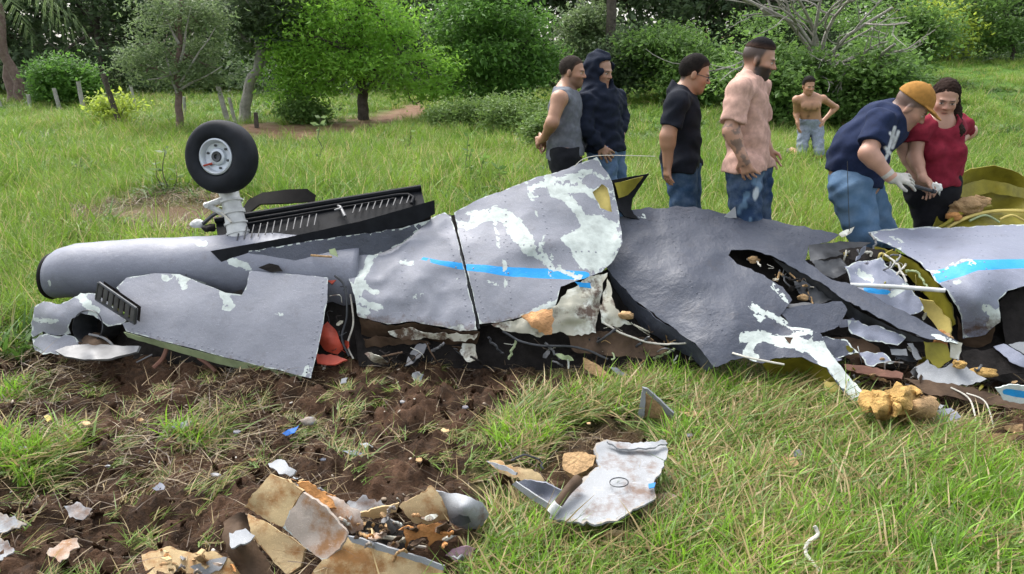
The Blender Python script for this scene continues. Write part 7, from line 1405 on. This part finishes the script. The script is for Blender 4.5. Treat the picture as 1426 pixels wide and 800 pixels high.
scrap('white_chip', 'tiny white chip next to the tan foam chip', 'chip', [(1106, 628, .09), (1114, 626, .09), (1118, 633, .07), (1110, 637, .07)], P_WHITE, 153, thick=.01)
scrap('blue_chip', 'bright blue plastic scrap on the soil', 'chip', [(393, 604, .04), (404, 598, .06), (416, 593, .06), (410, 603, .05), (398, 607, .04)], plain('blue_plastic', (.02, .12, .42), .4), 154)
D = lump('white_chunk', 430, 587, float(YH(587, .05)), 9, P_WHITE, None, 55, 3, .7, (1.2, .8, .6)); tag(D, 'white foam chunk on the soil beside the blue scrap', 'chunk')
scrap('grey_plate', 'grey torn metal plate lying on the soil below the access panel', 'plate', [(238, 594, .03), (250, 588, .05), (268, 586, .05), (264, 593, .04), (248, 598, .03)], P_NAC, 155)
scrap('grey_shard', 'thin grey metal shard on bare soil near the white strip', 'shard', [(473, 626, .04), (490, 628, .05), (510, 632, .05), (508, 637, .04), (486, 633, .04)], P_NAC, 156)
scrap('white_shard', 'thin white shard beside the grey shard on bare soil', 'shard', [(500, 617, .05), (510, 616, .06), (520, 622, .05), (508, 624, .05)], P_WHITE, 157)
scrap('yellow_chip', 'small yellow chip on the soil below the cowling', 'chip', [(60, 580, .05), (68, 578, .06), (73, 584, .05), (66, 588, .04)], M_YELLOW, 158)
scrap('grey_scrap', 'small crumpled grey scrap in the soil above the beige heap', 'scrap', [(212, 680, .04), (222, 672, .06), (230, 678, .05), (224, 688, .04)], P_NAC, 159)
scrap('pale_scrap', 'pale paper scrap in front of the red hoses', 'scrap', [(476, 528, .05), (484, 526, .06), (482, 533, .04), (474, 535, .03)], P_WHITE, 160)
scrap('white_flake', 'white paint flake beside the bent strut', 'flake', [(574, 520, .06), (582, 518, .08), (590, 522, .06), (586, 532, .03), (576, 530, .03)], P_WHITE, 161)
scrap('tan_flake', 'flat cream flake on grass in front of the muddy white panel', 'flake', [(830, 740, .06), (860, 738, .07), (890, 742, .06), (880, 756, .03), (846, 758, .03)], P_BEIGE, 162, soil=[([(840, 748), (870, 748)], 6)])
scrap('brown_chunk', 'brown broken edge piece right of the muddy white panel', 'chunk', [(912, 690, .05), (930, 684, .07), (946, 692, .06), (944, 706, .03), (922, 712, .03)], P_TAUPE, 163, thick=.02, soil=[([(920, 698), (936, 694)], 8)])
scrap('blue_white_skin', 'torn white skin piece with blue paint at the tail', 'skin', [(1386, 540, .18), (1410, 536, .18), (1450, 540, .17), (1450, 562, .08), (1420, 562, .08), (1398, 558, .10)], painted('white_blue_skin', (.56, .62, .60), rough=.45, wet=.2), 164, stripe=[(1400, 546, 4), (1412, 548, 5), (1450, 552, 4)], res=4)
scrap('grey_shard', 'grey blue shard beside the yellow insulation clump', 'shard', [(1304, 572, .05), (1324, 568, .06), (1338, 580, .05), (1326, 592, .03), (1308, 588, .03)], P_NAC, 165)
scrap('white_splinter', 'thin white splinter between insulation clump and grey shard', 'splinter', [(1302, 562, .09), (1318, 564, .09), (1310, 569, .08)], P_WHITE, 166)
scrap('tan_flake', 'cream flake under the plate near the trampled grass edge', 'flake', [(944, 574, .06), (966, 572, .07), (984, 576, .06), (968, 582, .05)], M_TAN, 167)
D = wire('rope', [(1134, 733, float(YH(733, .12))), (1139, 744, float(YH(744, .10))), (1123, 759, float(YH(759, .09))), (1124, 774, float(YH(774, .07))), (1146, 800, float(YH(800, .06)))], .0065, M_WIRE, None, 8, .001); tag(D, 'short twisted white cord lying in the bright grass', 'cord')
r = np.random.default_rng(31)
wd = ['white', 'cream', 'grey', 'tan']; mats = [P_WHITE, P_BEIGE, P_NAC, M_TAN]
where = [(30, 625, 'in the grass tuft at the edge of the soil'), (195, 585, 'on straw below the cowling'), (330, 600, 'on soil left of the blue scrap'), (352, 640, 'on soil above the beige heap'), (560, 560, 'on straw below the bent strut'), (620, 600, 'at the soil edge near the grass'), (648, 566, 'on grass below the torn skin'), (690, 750, 'in grass right of the pink fabric'), (150, 650, 'beside the grass clump on the soil'), (820, 590, 'on soil above the muddy white panel'), (960, 605, 'on grass right of the framed plate'), (1010, 720, 'in the foreground grass'), (1226, 730, 'on dry straw in the right foreground'), (1276, 720, 'beside dry straw in the right foreground'), (450, 640, 'on soil right above the torn lining'), (585, 640, 'on soil above the white cap'), (300, 660, 'on soil left of the torn lining'), (120, 590, 'on straw in front of the intake')]
for i, (px, py, w_) in enumerate(where):
    k = i % 4; a = 2.5 + 3.5 * r.random(); th = r.random() * 6.28; pts = [(px + a * (1 + .5 * r.random()) * math.cos(th + q * 1.25), py + .55 * a * math.sin(th + q * 1.25), .045 + .02 * r.random()) for q in range(5)]
    scrap('debris_chip', '%s debris chip %s' % (wd[k], w_), 'chip', pts, mats[k], 200 + i, soil=[([(px, py)], a * .6)])
